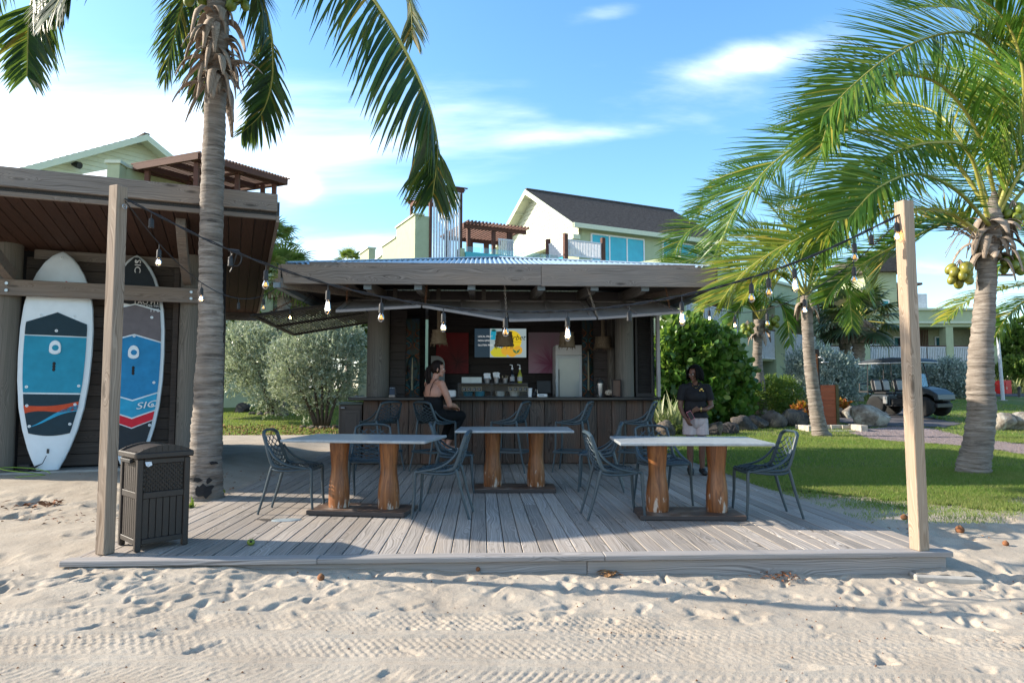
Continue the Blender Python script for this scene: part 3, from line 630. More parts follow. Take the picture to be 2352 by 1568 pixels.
ad = thing('adapter', 'small black plug adapter on the concrete sill of the shed', 'adapter', tuple(hpt(-3.05, 2.2, .13))); obj('case', MB().box((0, 0, .05), (.16, .08, .10)), m_black, ad, world=False, bevel=.01); obj('lead', MB().tube([(.08, -.02, .04), (.16, -.06, .01), (.24, -.05, .005)], .007, 6), m_black, ad, world=False)
# green hose loop
q = hpt(-2.95, 1.75, .10); hp = [q+Vector((.30*math.cos(a)*(1+.05*math.sin(3*a)), .16*math.sin(a), .02+.10*abs(math.sin(a*.5)))) for a in np.linspace(.3, 6.1, 30)]+[q+Vector(v) for v in ((.05, -.12, .02), (-.1, -.04, .0), (-.2, .0, 0))]
hs_ = thing('hose', 'loose thin lime green hose on the sand by the shed sill', 'hose', tuple(q)); obj('tube', MB().tube(hp, .006, 6), plain('lime_hose', (.18, .30, .03), .5, .4), hs_, smooth=True)
# ================================================================ the bar
bar = thing('beach_bar', 'open timber beach bar with plank counter, hipped corrugated roof and raised shutters', 'bar', (.48, 11.4, 0))
m_awn = plain('grey_shutter_paint', (.30, .285, .29), .6, .3, var=.1, scale=5)
m_slatb = plain('dark_shutter_slats', (.035, .032, .031), .65, .3)
m_corr = plain('blue_grey_roof_sheet', (.32, .42, .50), .35, .5, metal=.35, var=.12, scale=1.2)
m_cap = plain('blue_grey_flashing', (.17, .22, .26), .5, .4)
m_top = plain('dark_counter_top', (.022, .021, .023), .28, .5, var=.3, scale=20)
# counter front
cf = node('counter', bar); x = -1.94
while x < 2.88:
    ww = rnd.choice((.20, .25, .28, .3)); ww = min(ww, 2.90-x)
    if ww > .05: obj('plank', MB().b2((x+.004, 11.40+rnd.uniform(-.006, .004), .012), (x+ww-.004, 11.44, 1.052)), m_rough, cf, bevel=.006)
    x += ww
obj('counter_top', MB().b2((-2.16, 11.24, 1.056), (2.98, 12.05, 1.108)), m_top, cf, bevel=.012); obj('backing', MB().b2((-1.93, 11.45, .01), (2.88, 11.5, 1.05)), m_dark, cf)
obj('end_panel', MB().b2((2.86, 11.46, .01), (2.90, 13.6, 1.05)), m_rough, cf); obj('end_panel', MB().b2((-1.94, 11.46, .01), (-1.90, 13.6, 1.05)), m_rough, cf)
for x, y, r in ((-1.75, 11.72, .190), (2.46, 11.62, .158), (-1.72, 14.5, .16), (2.5, 14.5, .16)):
    obj('column', MB().lathe([(r*1.02, .0), (r, 1.1), (r*.99, 2.0), (r*.985, 2.88)], 28, (x, y, .0)), m_cyl, bar, smooth=True)
# walls
wl_ = node('wall', bar); xg = atY(980, 800, 13.6).x; z = .02
while z < 2.86:
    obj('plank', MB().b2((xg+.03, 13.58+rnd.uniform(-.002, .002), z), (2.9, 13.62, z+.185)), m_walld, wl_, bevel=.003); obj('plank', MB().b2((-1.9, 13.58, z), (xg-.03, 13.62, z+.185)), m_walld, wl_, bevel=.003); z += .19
obj('backing', MB().b2((xg+.03, 13.625, 0), (2.9, 13.65, 2.9)).b2((-1.9, 13.625, 0), (xg-.03, 13.65, 2.9)), m_dark, wl_)  # dark sheet added behind the planks to stop daylight leaking through the gaps
def panel_boards(xa, xb, Y, z0, z1, mat):
    p_ = node('wall_panel', bar); z = z0
    while z < z1: obj('plank', MB().b2((xa, Y+rnd.uniform(-.003, .003), z), (xb, Y+.03, z+.15)), mat, p_, bevel=.004); z += .155
m_panel = wood('grey_brown_panel', (.055, .045, .043), (.115, .098, .092), 0, None, var=.25)
panel_boards(atY(896, 800, 12.7).x, atY(934, 800, 12.7).x, 12.72, 1.0, 2.55, m_panel); panel_boards(atY(1361, 800, 12.7).x, atY(1397, 800, 12.7).x, 12.72, 1.0, 2.8, m_panel)
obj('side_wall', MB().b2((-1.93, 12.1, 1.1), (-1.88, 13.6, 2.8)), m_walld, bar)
obj('inner_post', MB().lathe([(.085, .02), (.085, 2.85)], 16, tuple(atY(1405, 800, 12.6))[:2]+(0,)), m_cyl, bar, smooth=True)
obj('service_pipe', MB().tube([tuple(atY(1416, 800, 12.4))[:2]+(1.1,), tuple(atY(1416, 800, 12.4))[:2]+(2.85,)], .03, 8), m_black, bar)
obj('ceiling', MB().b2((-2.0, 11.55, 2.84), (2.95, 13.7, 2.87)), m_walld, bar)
obj('floor_slab', MB().b2((-1.9, 11.5, -.01), (2.86, 13.58, .008)), m_conc, bar)
# dark louvred door folded against the right column
ld = node('louvre_door', bar); xa, xb = atY(1464, 800, 11.45).x, 2.99
obj('door_post', MB().b2((2.965, 11.38, 1.11), (3.02, 11.46, 2.66)), m_awn, ld, bevel=.004); obj('door_stile', MB().b2((xa, 11.6, 1.11), (xa+.035, 11.64, 2.66)), m_slatb, ld)
obj('door_stile', MB().b2((xa+.27, 11.6, 1.11), (xa+.30, 11.65, 2.66)), m_slatb, ld); s_ = MB(); z = 1.14
while z < 2.64: s_.box(((xa+xb)/2, 11.66, z), (xb-xa, .05, .008), Matrix.Rotation(R(40), 3, 'X')); z += .038
obj('louvre_slats', s_, m_slatb, ld, kind='stuff'); obj('door_rail', MB().b2((xa, 11.58, 1.11), (2.96, 11.64, 1.17)), m_slatb, ld)
obj('back_panel', MB().b2((2.94, 11.7, 0), (2.98, 13.6, 2.8)), m_slatb, bar)
# roof
rf = node('roof', bar); EZ, AX, AY, AZ = 3.03, .32, 12.2, 3.60; X0, X1, Y0, Y1 = -2.78, 3.36, 9.80, 14.6
def face(fn, n):
    vs, fs = [], []
    for i in range(n+1): a, b = fn(i/n); vs += [a, b]
    for i in range(n): fs.append((2*i, 2*i+2, 2*i+3, 2*i+1))
    b = MB().add(vs, fs); return b
def hipface(axis, e, lo, hi, c, other):
    n = int((hi-lo)/.076)*8
    def fn(t):
        q = lo+(hi-lo)*t; h = 1-abs(q-c)/((c-lo) if q < c else (hi-c)); dz = .015*math.cos(2*math.pi*q/.076)
        f = max(h, .01); o2 = e+(other-e)*f
        return ((q, e, EZ+dz), (q, o2, EZ+(AZ-EZ)*f+dz)) if axis == 0 else ((e, q, EZ+dz), (o2, q, EZ+(AZ-EZ)*f+dz))
    return face(fn, n)
for a in ((0, Y0, X0, X1, AX, AY), (0, Y1, X0, X1, AX, AY), (1, X0, Y0, Y1, AY, AX), (1, X1, Y0, Y1, AY, AX)):
    obj('corrugated_sheet', hipface(*a), m_corr, rf, smooth='all')
for cx_, cy_ in ((X0, Y0), (X1, Y0), (X0, Y1), (X1, Y1)): obj('hip_cap', MB().tube([(cx_, cy_, EZ+.01), (AX, AY, AZ+.015)], .045, 8, sq=(1, .5)), m_corr, rf, smooth=True)
def fboard(a, b, y, z0, z1, th, bev0, bev1, nm='fascia_board'):
    return obj(nm, MB().prism([(a, z1), (a+bev0, z0), (b-bev1, z0), (b, z1)], (0, y, 0), (1, 0, 0), (0, 0, 1), (0, th, 0)), m_beamx, rf, bevel=.005)
xj = atY(1243, 630, 9.7).x
fboard(-2.83, xj-.002, 9.68, 2.725, 3.005, .045, .045, 0); fboard(xj+.002, 3.42, 9.68, 2.715, 3.0, .045, 0, .05)
fboard(-2.45, 3.12, 9.73, 2.98, 3.045, .03, .02, .02, 'trim_board')
for x in (-2.86, 3.43):
    obj('side_fascia', MB().b2((x-.02, 9.73, 2.735), (x+.02, 14.7, 3.0)), wood('side_fascia_wood', (.09, .075, .065), (.28, .245, .215), 1, (.24, .17, .12), ring=1.4), rf, bevel=.004)
    obj('flashing', MB().b2((x-.045, 9.60, 2.655), (x+.045, 14.7, 2.73)), m_cap, rf, bevel=.004)
    s = 1 if x > 0 else -1
    obj('eave_board', MB().b2((x-s*.03, 9.75, 2.80), (x-s*.95, 14.6, 2.815)), m_panel, rf)
    obj('hip_rafter', MB().beam((x, 9.66, 2.73), (-1.75 if x < 0 else 2.5, 11.6, 2.83), .09, .14), m_beamx, rf, bevel=.004)
obj('back_fascia', MB().b2((-2.8, 14.66, 2.73), (3.4, 14.7, 3.0)), m_beamx, rf)
obj('eave_lining', MB().b2((-2.78, 9.75, 2.93), (3.36, 11.6, 2.945)), m_walld, rf)
m_raft = wood('rafter_wood', (.09, .077, .066), (.24, .21, .185), 1, None, var=.2)
for px_ in (845, 961, 1083, 1243, 1365, 1481):
    x = atY(px_, 660, 9.85).x; r_ = obj('rafter', MB().prism([(9.86, 2.78), (9.86, 2.69), (10.1, 2.66), (11.6, 2.74), (11.6, 2.90)], (x-.045, 0, 0), (0, 1, 0), (0, 0, 1), (.09, 0, 0)), m_raft, rf, bevel=.004)
    obj('end_cap', MB().b2((x-.056, 9.815, 2.672), (x+.056, 9.857, 2.765)), m_cap, r_, bevel=.003); obj('rafter_tie', MB().b2((x+.15, 11.5, 2.70), (x+.22, 11.56, 2.93)), m_raft, rf)
obj('header_beam', MB().b2((-2.0, 11.52, 2.73), (2.95, 11.62, 2.90)), m_panel, rf, bevel=.005)
# raised shutters
def shutter(c0, c1, c2, c3, nm, mat, nsl, rails, under=False):
    """panel between hinge c0-c1 and free edge c3-c2, slats parallel to the hinge"""
    t = node(nm, bar); c0, c1, c2, c3 = map(Vector, (c0, c1, c2, c3)); nrm = (c1-c0).cross(c3-c0).normalized()
    if nrm.z < 0: nrm = -nrm
    P = lambda u, v: (c0*(1-u)+c1*u)*(1-v)+(c3*(1-u)+c2*u)*v
    fr = MB(); W = .07; L = (c1-c0).length
    for a, b in ((P(0, 0), P(1, 0)), (P(0, 1), P(1, 1))): fr.beam(a, b, W, .04, nrm)
    for u in rails: fr.beam(P(u, .0), P(u, 1), .075, .046, nrm)
    obj('frame', fr, mat, t, bevel=.003); sl_ = MB()
    for i in range(nsl):
        v = (i+.6)/(nsl+.2); a, b = P(.0, v), P(1, v); ax = (b-a).normalized(); up = Matrix.Rotation(R(10 if under else 4), 3, ax) @ nrm
        sl_.beam(a, b, (c3-c0).length/nsl*(.93 if under else 1.04), .007, up)
    obj('slats', sl_, mat, t, kind='stuff'); return t
HZ, HY, FY = 2.69, 11.25, 10.15
ED = [atY(770, 714, FY), atY(969, 703, FY), atY(1167, 735, FY), atY(1371, 730, FY), atY(1567, 716, FY)]
HX = [-2.2, -1.0, .40, 1.75, 2.97]
for i in range(4):
    a, b = ED[i].copy(), ED[i+1].copy(); g_ = .012
    shutter((HX[i]+g_, HY, HZ), (HX[i+1]-g_, HY, HZ), b-Vector((g_, 0, 0)), a+Vector((g_, 0, 0)), 'front_shutter', m_awn, 14, (.03, .5, .97))
lo = shutter((-2.12, 11.15, 2.66), (-2.12, 14.3, 2.66), (-3.86, 14.3, 2.36), (-3.70, 11.15, 2.43), 'side_shutter', m_slatb, 30, (.02, .5, .98), True)
def chain(p, q, par, mat):
    p, q = Vector(p), Vector(q); n = max(4, int((q-p).length/.034)); d = (q-p)/n; b = MB(); ax = d.normalized(); s0 = ax.cross(Vector((0, 1, .1))).normalized(); s1 = ax.cross(s0)
    for i in range(n):
        c = p+d*(i+.5); s = s0 if i % 2 else s1; b.tube([c+ax*(.026*math.cos(a))+s*(.013*math.sin(a)) for a in np.linspace(0, 2*math.pi, 9)], .0042, 5, cap=False)
    return obj('chain', b, mat, par, smooth=True)
m_zinc = plain('zinc_chain', (.34, .30, .26), .45, .5, metal=.7, var=.3, scale=30)
for a, b, mt in (((798, 650), (796, 694), m_rust), ((980, 652), (976, 704), m_rust), ((1159, 655), (1164, 733), m_zinc), ((1348, 656), (1372, 727), m_zinc), ((1529, 660), (1538, 706), m_rust)):
    chain(atY(a[0], a[1], 9.95), atY(b[0], b[1], FY+.03), bar, mt)
chain((-3.0, 11.0, 2.66), (-3.55, 11.25, 2.44), bar, m_rust)
# ---------------------------------------------------------------- on and behind the counter
CT = 1.108
m_shade = wood('bamboo_shade', (.13, .095, .06), (.27, .21, .145), 2, (.19, .14, .09), var=.1)
def pendant(px_, ya, yb, wt, wb, Y, label):
    c = atY(px_, (ya+yb)/2, Y); k = Y/1568; h = (yb-ya)*k; r0, r1 = wt*k/2, wb*k/2; z0 = c.z-h/2
    t = thing('pendant_lamp', label, 'lamp', (c.x, c.y, z0), 0, 'basket pendant lamps over the counter')
    obj('rod', MB().tube([(0, 0, h), (0, 0, 2.84-z0)], .035, 8), m_shade, t, world=False, smooth=True)
    prof = [(r1, 0), (r1*1.03, .02), (r1*.985, .03)]+[(r1+(r0-r1)*q-.004*(i % 2), h*q) for i, q in enumerate(np.linspace(.12, .95, 9))]+[(r0, h), (r0*.5, h*1.02), (.03, h*1.02)]
    obj('shade', MB().lathe(prof, 22, cap=False, wob=lambda a, z: 1+.02*math.sin(3*a)), m_shade, t, world=False, smooth=True)
    b = MB()
    for q in (.05, .36, .68, .98): rr = r1+(r0-r1)*q; b.tube([(rr*1.02*math.cos(a), rr*1.02*math.sin(a), h*q) for a in np.linspace(0, 6.283, 23)], .007, 5, cap=False)
    obj('hoop', b, m_shade, t, world=False); f_ = MB(); g = random.Random(int(px_))
    for i in range(22):
        a = g.uniform(0, 6.28); f_.tube([(r1*math.cos(a), r1*math.sin(a), .01), (r1*1.03*math.cos(a+.1), r1*1.03*math.sin(a+.1), -g.uniform(.01, .05))], .004, 4)
    obj('fringe', f_, m_shade, t, world=False)
pendant(1008, 758, 790, 30, 38, 12.0, 'basket pendant lamp hanging above the seated woman in front of the red flower poster')
pendant(1158, 762, 795, 36, 45, 12.0, 'basket pendant lamp hanging in front of the lit sorbet screen')
pendant(1302, 763, 797, 32, 38, 12.0, 'basket pendant lamp hanging above the white fridge')
pendant(1385, 773, 800, 34, 42, 12.35, 'dim basket pendant lamp in the shade beside the right round column')
def rect(px0, py0, px1, py1, Y): a, b = atY(px0, py0, Y), atY(px1, py1, Y); return a.x, b.x, b.z, a.z
def polar_art(name, cx, cz, stops, freq, dim=1):
    M = Mat(name, .6, .3); sp = M.node('ShaderNodeSeparateXYZ'); M.l.new(M.coord('Object'), sp.inputs[0])
    dx, dz = M.math('SUBTRACT', sp.outputs[0], cx), M.math('SUBTRACT', sp.outputs[2], cz); an = M.math('ARCTAN2', dz, dx); rr = M.math('POWER', M.math('ADD', M.math('MULTIPLY', dx, dx), M.math('MULTIPLY', dz, dz)), .5)
    cb = M.node('ShaderNodeCombineXYZ'); M.l.new(M.math('MULTIPLY', an, freq), cb.inputs[0]); M.l.new(M.math('MULTIPLY', rr, 1.6), cb.inputs[1]); n = M.noise(cb.outputs[0], 1.0, 3, .6)
    f = M.math('ADD', M.math('MULTIPLY', n, .55), M.math('MULTIPLY', rr, .75)); M.color(M.ramp(f, stops)); return M.m
for nm, rc, mt, lb in (('flower_poster', rect(1002, 764, 1076, 858, 13.5), polar_art('red_hibiscus_print', .10, -.18, [(.2, (.02, .002, .004)), (.45, (.12, .006, .010)), (.8, (.22, .012, .016))], 3), 'square poster of a dark red hibiscus on the back wall'),
                   ('flower_poster', rect(1214, 763, 1292, 857, 13.5), polar_art('pink_hibiscus_print', .12, -.22, [(.18, (.22, .02, .09)), (.36, (.30, .10, .18)), (.55, (.42, .25, .33)), (.8, (.36, .27, .33))], 5), 'square poster of a pale pink hibiscus beside the fridge')):
    xa, xb, za, zb = rc; t = thing(nm, lb, 'poster', ((xa+xb)/2, 13.52, (za+zb)/2), 0, 'flower posters on the back wall')
    obj('canvas', MB().b2((-(xb-xa)/2, -.018, -(zb-za)/2), ((xb-xa)/2, .018, (zb-za)/2)), mt, t, world=False)
# menu screen
xa, xb, za, zb = rect(1089, 753, 1210, 822, 13.45); t = thing('menu_screen', 'wide lit screen with a yellow sorbet picture and white words at its left', 'screen', ((xa+xb)/2, 13.45, (za+zb)/2)); W, H = xb-xa, zb-za
obj('housing', MB().b2((-W/2, 0, -H/2), (W/2, .06, H/2)), m_black, t, world=False, bevel=.006)
def scr(name, c, s=1.0): return emit(name, c, s)
sp_ = node('picture', t)
obj('dark_side', MB().b2((-W/2+.012, -.003, -H/2+.012), (-W/2+.30*W, .001, H/2-.012)), scr('screen_dark', (.015, .03, .045), .5), sp_, world=False)
obj('pale_side', MB().b2((-W/2+.30*W, -.003, -H/2+.012), (W/2-.012, .001, H/2-.012)), scr('screen_pale', (.33, .42, .44), .36), sp_, world=False)
def disc(nm, x, z, r, c, s, y, k=1.0): return obj(nm, MB().add([(x+r*math.cos(a), y, z+r*k*math.sin(a)) for a in np.linspace(0, 2*math.pi, 28, endpoint=False)], [tuple(range(28))]), scr(nm+'_glow', c, s), sp_, world=False)
disc('yellow_disc', .21*W, .08*H, .34*H, (.62, .45, .02), .42, -.005); 
P = [(-.195*W, -.30*H), (-.1*W, -.12*H), (.02*W, -.18*H), (.1*W, -.3*H), (.12*W, -.465*H), (-.12*W, -.465*H), (-.17*W, -.40*H)]
obj('splash', MB().add([(a, -.006, b) for a, b in P], [tuple(range(len(P)))]), scr('splash_glow', (.50, .48, .03), .38), sp_, world=False)
for x, z, r in ((.10, -.26, .15), (.22, -.30, .17), (.33, -.24, .15)): disc('fruit', x*W, z*H, r*H, (.60, .33, .03), .4, -.008)
for s in (-1, 1): obj('green_leaf', MB().add([(.30*W, -.0095, -.36*H), (.30*W+s*.05*W, -.0095, -.30*H), (.30*W+s*.075*W, -.0095, -.20*H), (.30*W+s*.01*W, -.0095, -.26*H)], [(0, 1, 2, 3)]), scr('leaf_glow', (.03, .12, .05), .5), sp_, world=False)
obj('blue_logo', MB().add([(-.19*W, -.006, .12*H), (-.10*W, -.006, .10*H), (-.08*W, -.006, .40*H), (-.13*W, -.006, .44*H), (-.18*W, -.006, .38*H)], [(0, 1, 2, 3, 4)]), scr('logo_glow', (.01, .22, .32), .5), sp_, world=False)
b = MB(); g = random.Random(4)
for i in range(9): a = .3+i*.3; b.add([(-.13*W, -.0065, .38*H), (-.13*W+.02*math.cos(a-.4), -.0065, .38*H+.02*math.sin(a-.4)), (-.13*W+.085*math.cos(a), -.0065, .38*H+.085*math.sin(a)), (-.13*W+.02*math.cos(a+.4), -.0065, .38*H+.02*math.sin(a+.4))], [(0, 1, 2, 3)])
obj('palm_mark', b, scr('palm_glow', (.005, .06, .05), .5), sp_, world=False)
M = Mat('case_glass', .05, .5); t_ = M.node('ShaderNodeBsdfTransparent'); g_ = M.node('ShaderNodeBsdfGlossy'); g_.inputs['Roughness'].default_value = .05; x_ = M.node('ShaderNodeMixShader'); x_.inputs[0].default_value = .005; M.l.new(t_.outputs[0], x_.inputs[1]); M.l.new(g_.outputs[0], x_.inputs[2]); M.l.new(x_.outputs[0], M.n['Material Output'].inputs[0]); m_case = M.m
m_glw = emit('white_type_glow', (.7, .72, .72), .38); m_glk = emit('black_type', (.004, .004, .004), .2)
for s, z in (('LOCAL FRUIT', .19), ('NON GMO', .05), ('GLUTEN FREE', -.10)): textm('lettering', s, .048, (-W/2+.075, -.005, z*H), m_glw, sp_, align='LEFT')
textm('lettering', 'Sorbet', .15, (.27*W, -.012, .10*H), m_glk, sp_, shear=.35); obj('underline', MB().b2((.16*W, -.011, .03*H), (.40*W, -.0105, .036*H)), m_glk, sp_, world=False)
# carved painted panels
def carved(name):
    M = Mat(name, .5, .35); v = M.coord('Object', (7, 7, 2.6)); c = M.ramp(M.noise(v, 1.4, 3, .6, 1.5), [(.32, (.008, .018, .042)), (.42, (.009, .040, .062)), (.5, (.012, .040, .03)), (.58, (.05, .017, .009)), (.68, (.035, .008, .009))]); M.color(c); M.bump(M.noise(M.coord('Object', (20, 20, 20)), 1, 3), .5, .01); return M.m
m_cv = carved('painted_carving'); m_or = plain('orange_line_paint', (.22, .07, .018), .5, .3); m_tl = plain('teal_paint', (.02, .14, .17), .5, .3); m_cream = plain('cream_paint', (.34, .29, .19), .5, .3)
for px0, px1, lb, fz in ((933, 963, 'tall carved and painted mask panel left of the seated woman', .34), (1337, 1363, 'tall carved and painted mask panel right of the fridge', .42)):
    xa, xb, za, zb = rect(px0, 728, px1, 912, 12.68); t = thing('carved_panel', lb, 'carving', ((xa+xb)/2, 12.68, za-.02), 0, 'carved mask panels'); w_ = (xb-xa)/2; h_ = zb-za
    obj('board', MB().b2((-w_, 0, 0), (w_, .05, h_)), m_cv, t, world=False, bevel=.01)
    b = MB().ball((0, -.005, fz*h_), (w_*.9, .05, h_*.20), 14, 10); obj('mask', b, m_cv, t, world=False, smooth=True)
    obj('nose', MB().tube([(0, -.05, fz*h_+.16*h_), (0, -.085, fz*h_), (0, -.07, .10*h_)], [.008, .014, .02], 6), m_cream, t, world=False, smooth=True)
    for s in (-1, 1):
        obj('eye', MB().ball((s*w_*.5, -.052, fz*h_+.03*h_), (.026, .012, .026), 10, 7), m_black, t, world=False, smooth=True)
        for k_, (za_, hh, mt) in enumerate(((.04, .10, m_or), (.22, .09, m_or), (.10, .07, m_tl), (.60, .12, m_or), (.76, .10, m_or), (.68, .08, m_tl), (.50, .05, m_or))):
            obj('carved_line', MB().tube([(s*w_*(.96-.75*math.sin(math.pi*q)*(1 if k_ % 2 else .8)), -.012-.03*math.sin(math.pi*q), (za_+hh*q)*h_) for q in np.linspace(0, 1, 9)], .008, 5), mt, t, world=False, smooth=True)
# fridge
xa, xb, za, zb = rect(1276, 792, 1337, 916, 12.75); t = thing('fridge', 'tall white glass door fridge behind the counter', 'fridge', ((xa+xb)/2, 12.95, .01)); w_ = (xb-xa)/2; h_ = zb
m_fr = plain('fridge_white', (.58, .63, .66), .4, .4, var=.03); obj('cabinet', MB().b2((-w_, -.16, 0), (w_, .35, h_-.01)), m_fr, t, world=False, bevel=.012)
obj('header_panel', MB().b2((-w_, -.21, h_-.20), (w_, -.165, h_-.012)), m_white, t, world=False, bevel=.006); d_ = node('door', t)
obj('door_frame', MB().b2((-w_, -.205, .1), (-w_+.05, -.165, h_-.21)).b2((w_-.05, -.205, .1), (w_, -.165, h_-.21)).b2((-w_+.051, -.205, h_-.26), (w_-.051, -.165, h_-.21)).b2((-w_+.051, -.205, .1), (w_-.051, -.165, .16)), m_fr, d_, world=False)
obj('door_pane', MB().b2((-w_+.05, -.19, .16), (w_-.05, -.185, h_-.26)), plain('frosted_pane', (.40, .47, .49), .15, .6, var=.1, scale=2), d_, world=False); obj('handle', MB().b2((-w_+.055, -.215, .9), (-w_+.068, -.206, 1.6)), m_black, d_, world=False)
# rounded pale sign behind the woman
xa, xb, za, zb = rect(990, 817, 1021, 900, 13.2); t = thing('rounded_board', 'plain grey board with a rounded top corner behind the seated woman', 'board', ((xa+xb)/2, 13.2, za)); w_, h_ = (xb-xa)/2, zb-za
obj('panel', MB().prism([(-w_, 0), (w_, 0)]+[(w_-.16+.16*math.cos(a), h_-.16+.16*math.sin(a)) for a in np.linspace(0, math.pi/2, 8)]+[(-w_, h_)], (0, 0, 0), (1, 0, 0), (0, 0, 1), (0, .03, 0)), plain('pale_grey_board', (.26, .27, .28), .6, .3), t, world=False)
# glass display case
xa, xb, za, zb = rect(1052, 881, 1211, 912, 11.7); t = thing('display_case', 'low glass ice cream case with small flavour cards on the counter', 'display case', ((xa+xb)/2, 11.75, CT)); w_ = (xb-xa)/2; h_ = .235
b = MB().b2((-w_, -.18, h_-.015), (w_, .2, h_)).b2((-w_, .16, 0), (w_, .2, h_-.016)).b2((-w_, -.16, 0), (w_, .158, .012))
for x in (-w_+.008, -.02, w_-.008): b.b2((x-.008, -.18, 0), (x+.008, -.164, h_-.016))
obj('case_frame', b, m_iron, t, world=False); obj('pane', MB().b2((-w_+.017, -.176, .013), (-.03, -.172, h_-.016)).b2((-.01, -.176, .013), (w_-.017, -.172, h_-.016)), m_case, t, world=False)
for x, c in ((-.42, (.01, .10, .16)), (-.22, (.012, .17, .26)), (-.05, (.02, .02, .025)), (.13, (.30, .33, .33)), (.38, (.33, .36, .36))): obj('tub', MB().lathe([(.075, 0), (.095, .08), (.10, .085)], 16, (x, .02, .014)), plain('tub_plastic', c, .4, .4), t, world=False, smooth=True)
for i in range(4):
    for x0 in (-.52, .26):
        b = MB().b2((x0+i*.085, -.192, .10), (x0+i*.085+.078, -.184, .17)); c_ = obj('flavour_card', b, m_black, t, world=False); e = MB(); x_ = x0+i*.085
        for a in (((x_, .10), (x_+.078, .106)), ((x_, .164), (x_+.078, .17)), ((x_, .1061), (x_+.006, .1639)), ((x_+.072, .1061), (x_+.078, .1639))): e.b2((a[0][0], -.195, a[0][1]), (a[1][0], -.1921, a[1][1]))
        obj('card_frame', e, m_cream, c_, world=False); q = MB()
        for j, z in enumerate((.142, .124)): q.tube([(x_+.014+.05*u, -.1935, z+.006*math.sin(u*17+i)) for u in np.linspace(0, 1-.3*j, 9)], .0016, 4)
        obj('chalk_writing', q, m_white, c_, world=False)
CZ = CT+.236
def small(name, label, cat, px_, group=None, Y=11.78, z=CZ): return thing(name, label, cat, (atY(px_, 880, Y).x, Y, z), 0, group)
t = small('clear_box', 'clear plastic box of cutlery on the ice cream case', 'box', 1083.5); obj('walls', MB().b2((-.17, -.08, 0), (.17, .08, .008)).b2((-.17, -.08, .0081), (.17, -.074, .10)).b2((-.17, .074, .0081), (.17, .08, .10)).b2((-.17, -.0739, .0081), (-.164, .0739, .10)).b2((.164, -.0739, .0081), (.17, .0739, .10)), plain('clear_plastic', (.40, .45, .45), .2, .5), t, world=False)
b = MB()
for x in (-.11, -.02, .07, .13): b.b2((x-.03, -.06, .012), (x+.03, .06, .075))
obj('contents', b, m_white, t, world=False)
def pail(px_, h, lb, kind):
    t = small('metal_pail', lb, 'pail', px_, 'small metal pails on the ice cream case'); obj('bucket', MB().lathe([(.038, 0), (.052, h), (.056, h), (.050, h-.003)], 16, cap=False).lathe([(.038, .002), (.001, .002)], 16, cap=False), m_steel, t, world=False, smooth=True); b = MB(); g = random.Random(int(px_))
    if kind == 'paper':
        for i in range(6): a = g.uniform(-.5, .5); b.box((g.uniform(-.03, .03), g.uniform(-.02, .02), h+.03), (.055, .002, .11), Matrix.Rotation(a, 3, 'Y') @ Matrix.Rotation(g.uniform(-.4, .4), 3, 'X'))
        obj('napkin', b, m_white, t, world=False)
    else:
        for i in range(12): a = g.uniform(0, 6.28); b.tube([(.02*math.cos(a), .02*math.sin(a), .01), (.05*math.cos(a), .05*math.sin(a), h+g.uniform(.0, .045))], .004, 5)
        obj('wooden_spoon', b, m_cream, t, world=False)
pail(1119, .085, 'small metal pail stuffed with crumpled napkins, nearest the cutlery box', 'paper'); pail(1140, .10, 'small metal pail with napkins folded into a tall point', 'paper'); pail(1160, .085, 'small metal pail of wooden spoons beside the dark bottle', 'spoon')
def bottle(px_, c, lb, capc):
    t = small('syrup_bottle', lb, 'bottle', px_, 'pump bottles on the ice cream case'); obj('glass', MB().lathe([(.036, 0), (.040, .01), (.041, .12), (.036, .155), (.016, .20), (.014, .235)], 16), plain('bottle_glass', c, .12, .6), t, world=False, smooth=True)
    obj('bottle_label', MB().lathe([(.0418, .035), (.0418, .105)], 16, cap=False), plain('pale_label', (.35, .36, .38), .6, .3), t, world=False, smooth=True)
    obj('pump', MB().lathe([(.017, .235), (.017, .26), (.007, .262), (.007, .31)], 12).tube([(0, 0, .308), (-.045, 0, .316)], .007, 6), m_white, t, world=False, smooth=True)
bottle(1176.5, (.012, .014, .02), 'dark syrup bottle with a white pump', 0); bottle(1194, (.30, .30, .03), 'yellow syrup bottle with a white pump', 0)
# things standing on the counter itself
t = small('card_stand', 'small black card stand at the left round column', 'card stand', 901, z=CT, Y=11.45); obj('foot', MB().b2((-.05, -.04, 0), (.05, .04, .035)), plain('card_foot', (.3, .25, .22), .6, .3), t, world=False, bevel=.004); obj('card', MB().box((0, .005, .10), (.09, .006, .135), Matrix.Rotation(R(-10), 3, 'X')), plain('dark_blue_card', (.012, .022, .045), .4, .4), t, world=False); obj('easel', MB().box((.055, .02, .08), (.03, .05, .13)), m_black, t, world=False); textm('lettering', 'LET US KNOW', .012, (0, -.014, .145), m_white, t)
t = small('paper_pad', 'white order pad on the counter beside the seated woman', 'pad', 1038, z=CT, Y=11.7); obj('pad', MB().b2((-.07, -.05, 0), (.07, .05, .115)), m_white, t, world=False, bevel=.015)
t = small('till_monitor', 'black till monitor on the counter left of the fridge', 'monitor', 1249, z=CT, Y=11.9); obj('display', MB().box((0, 0, .17), (.25, .03, .22), Matrix.Rotation(R(-8), 3, 'X')), m_black, t, world=False, bevel=.006); obj('stand', MB().b2((-.09, -.06, 0), (.09, .08, .012)).b2((-.02, 0, .012), (.02, .03, .1)), m_iron, t, world=False)
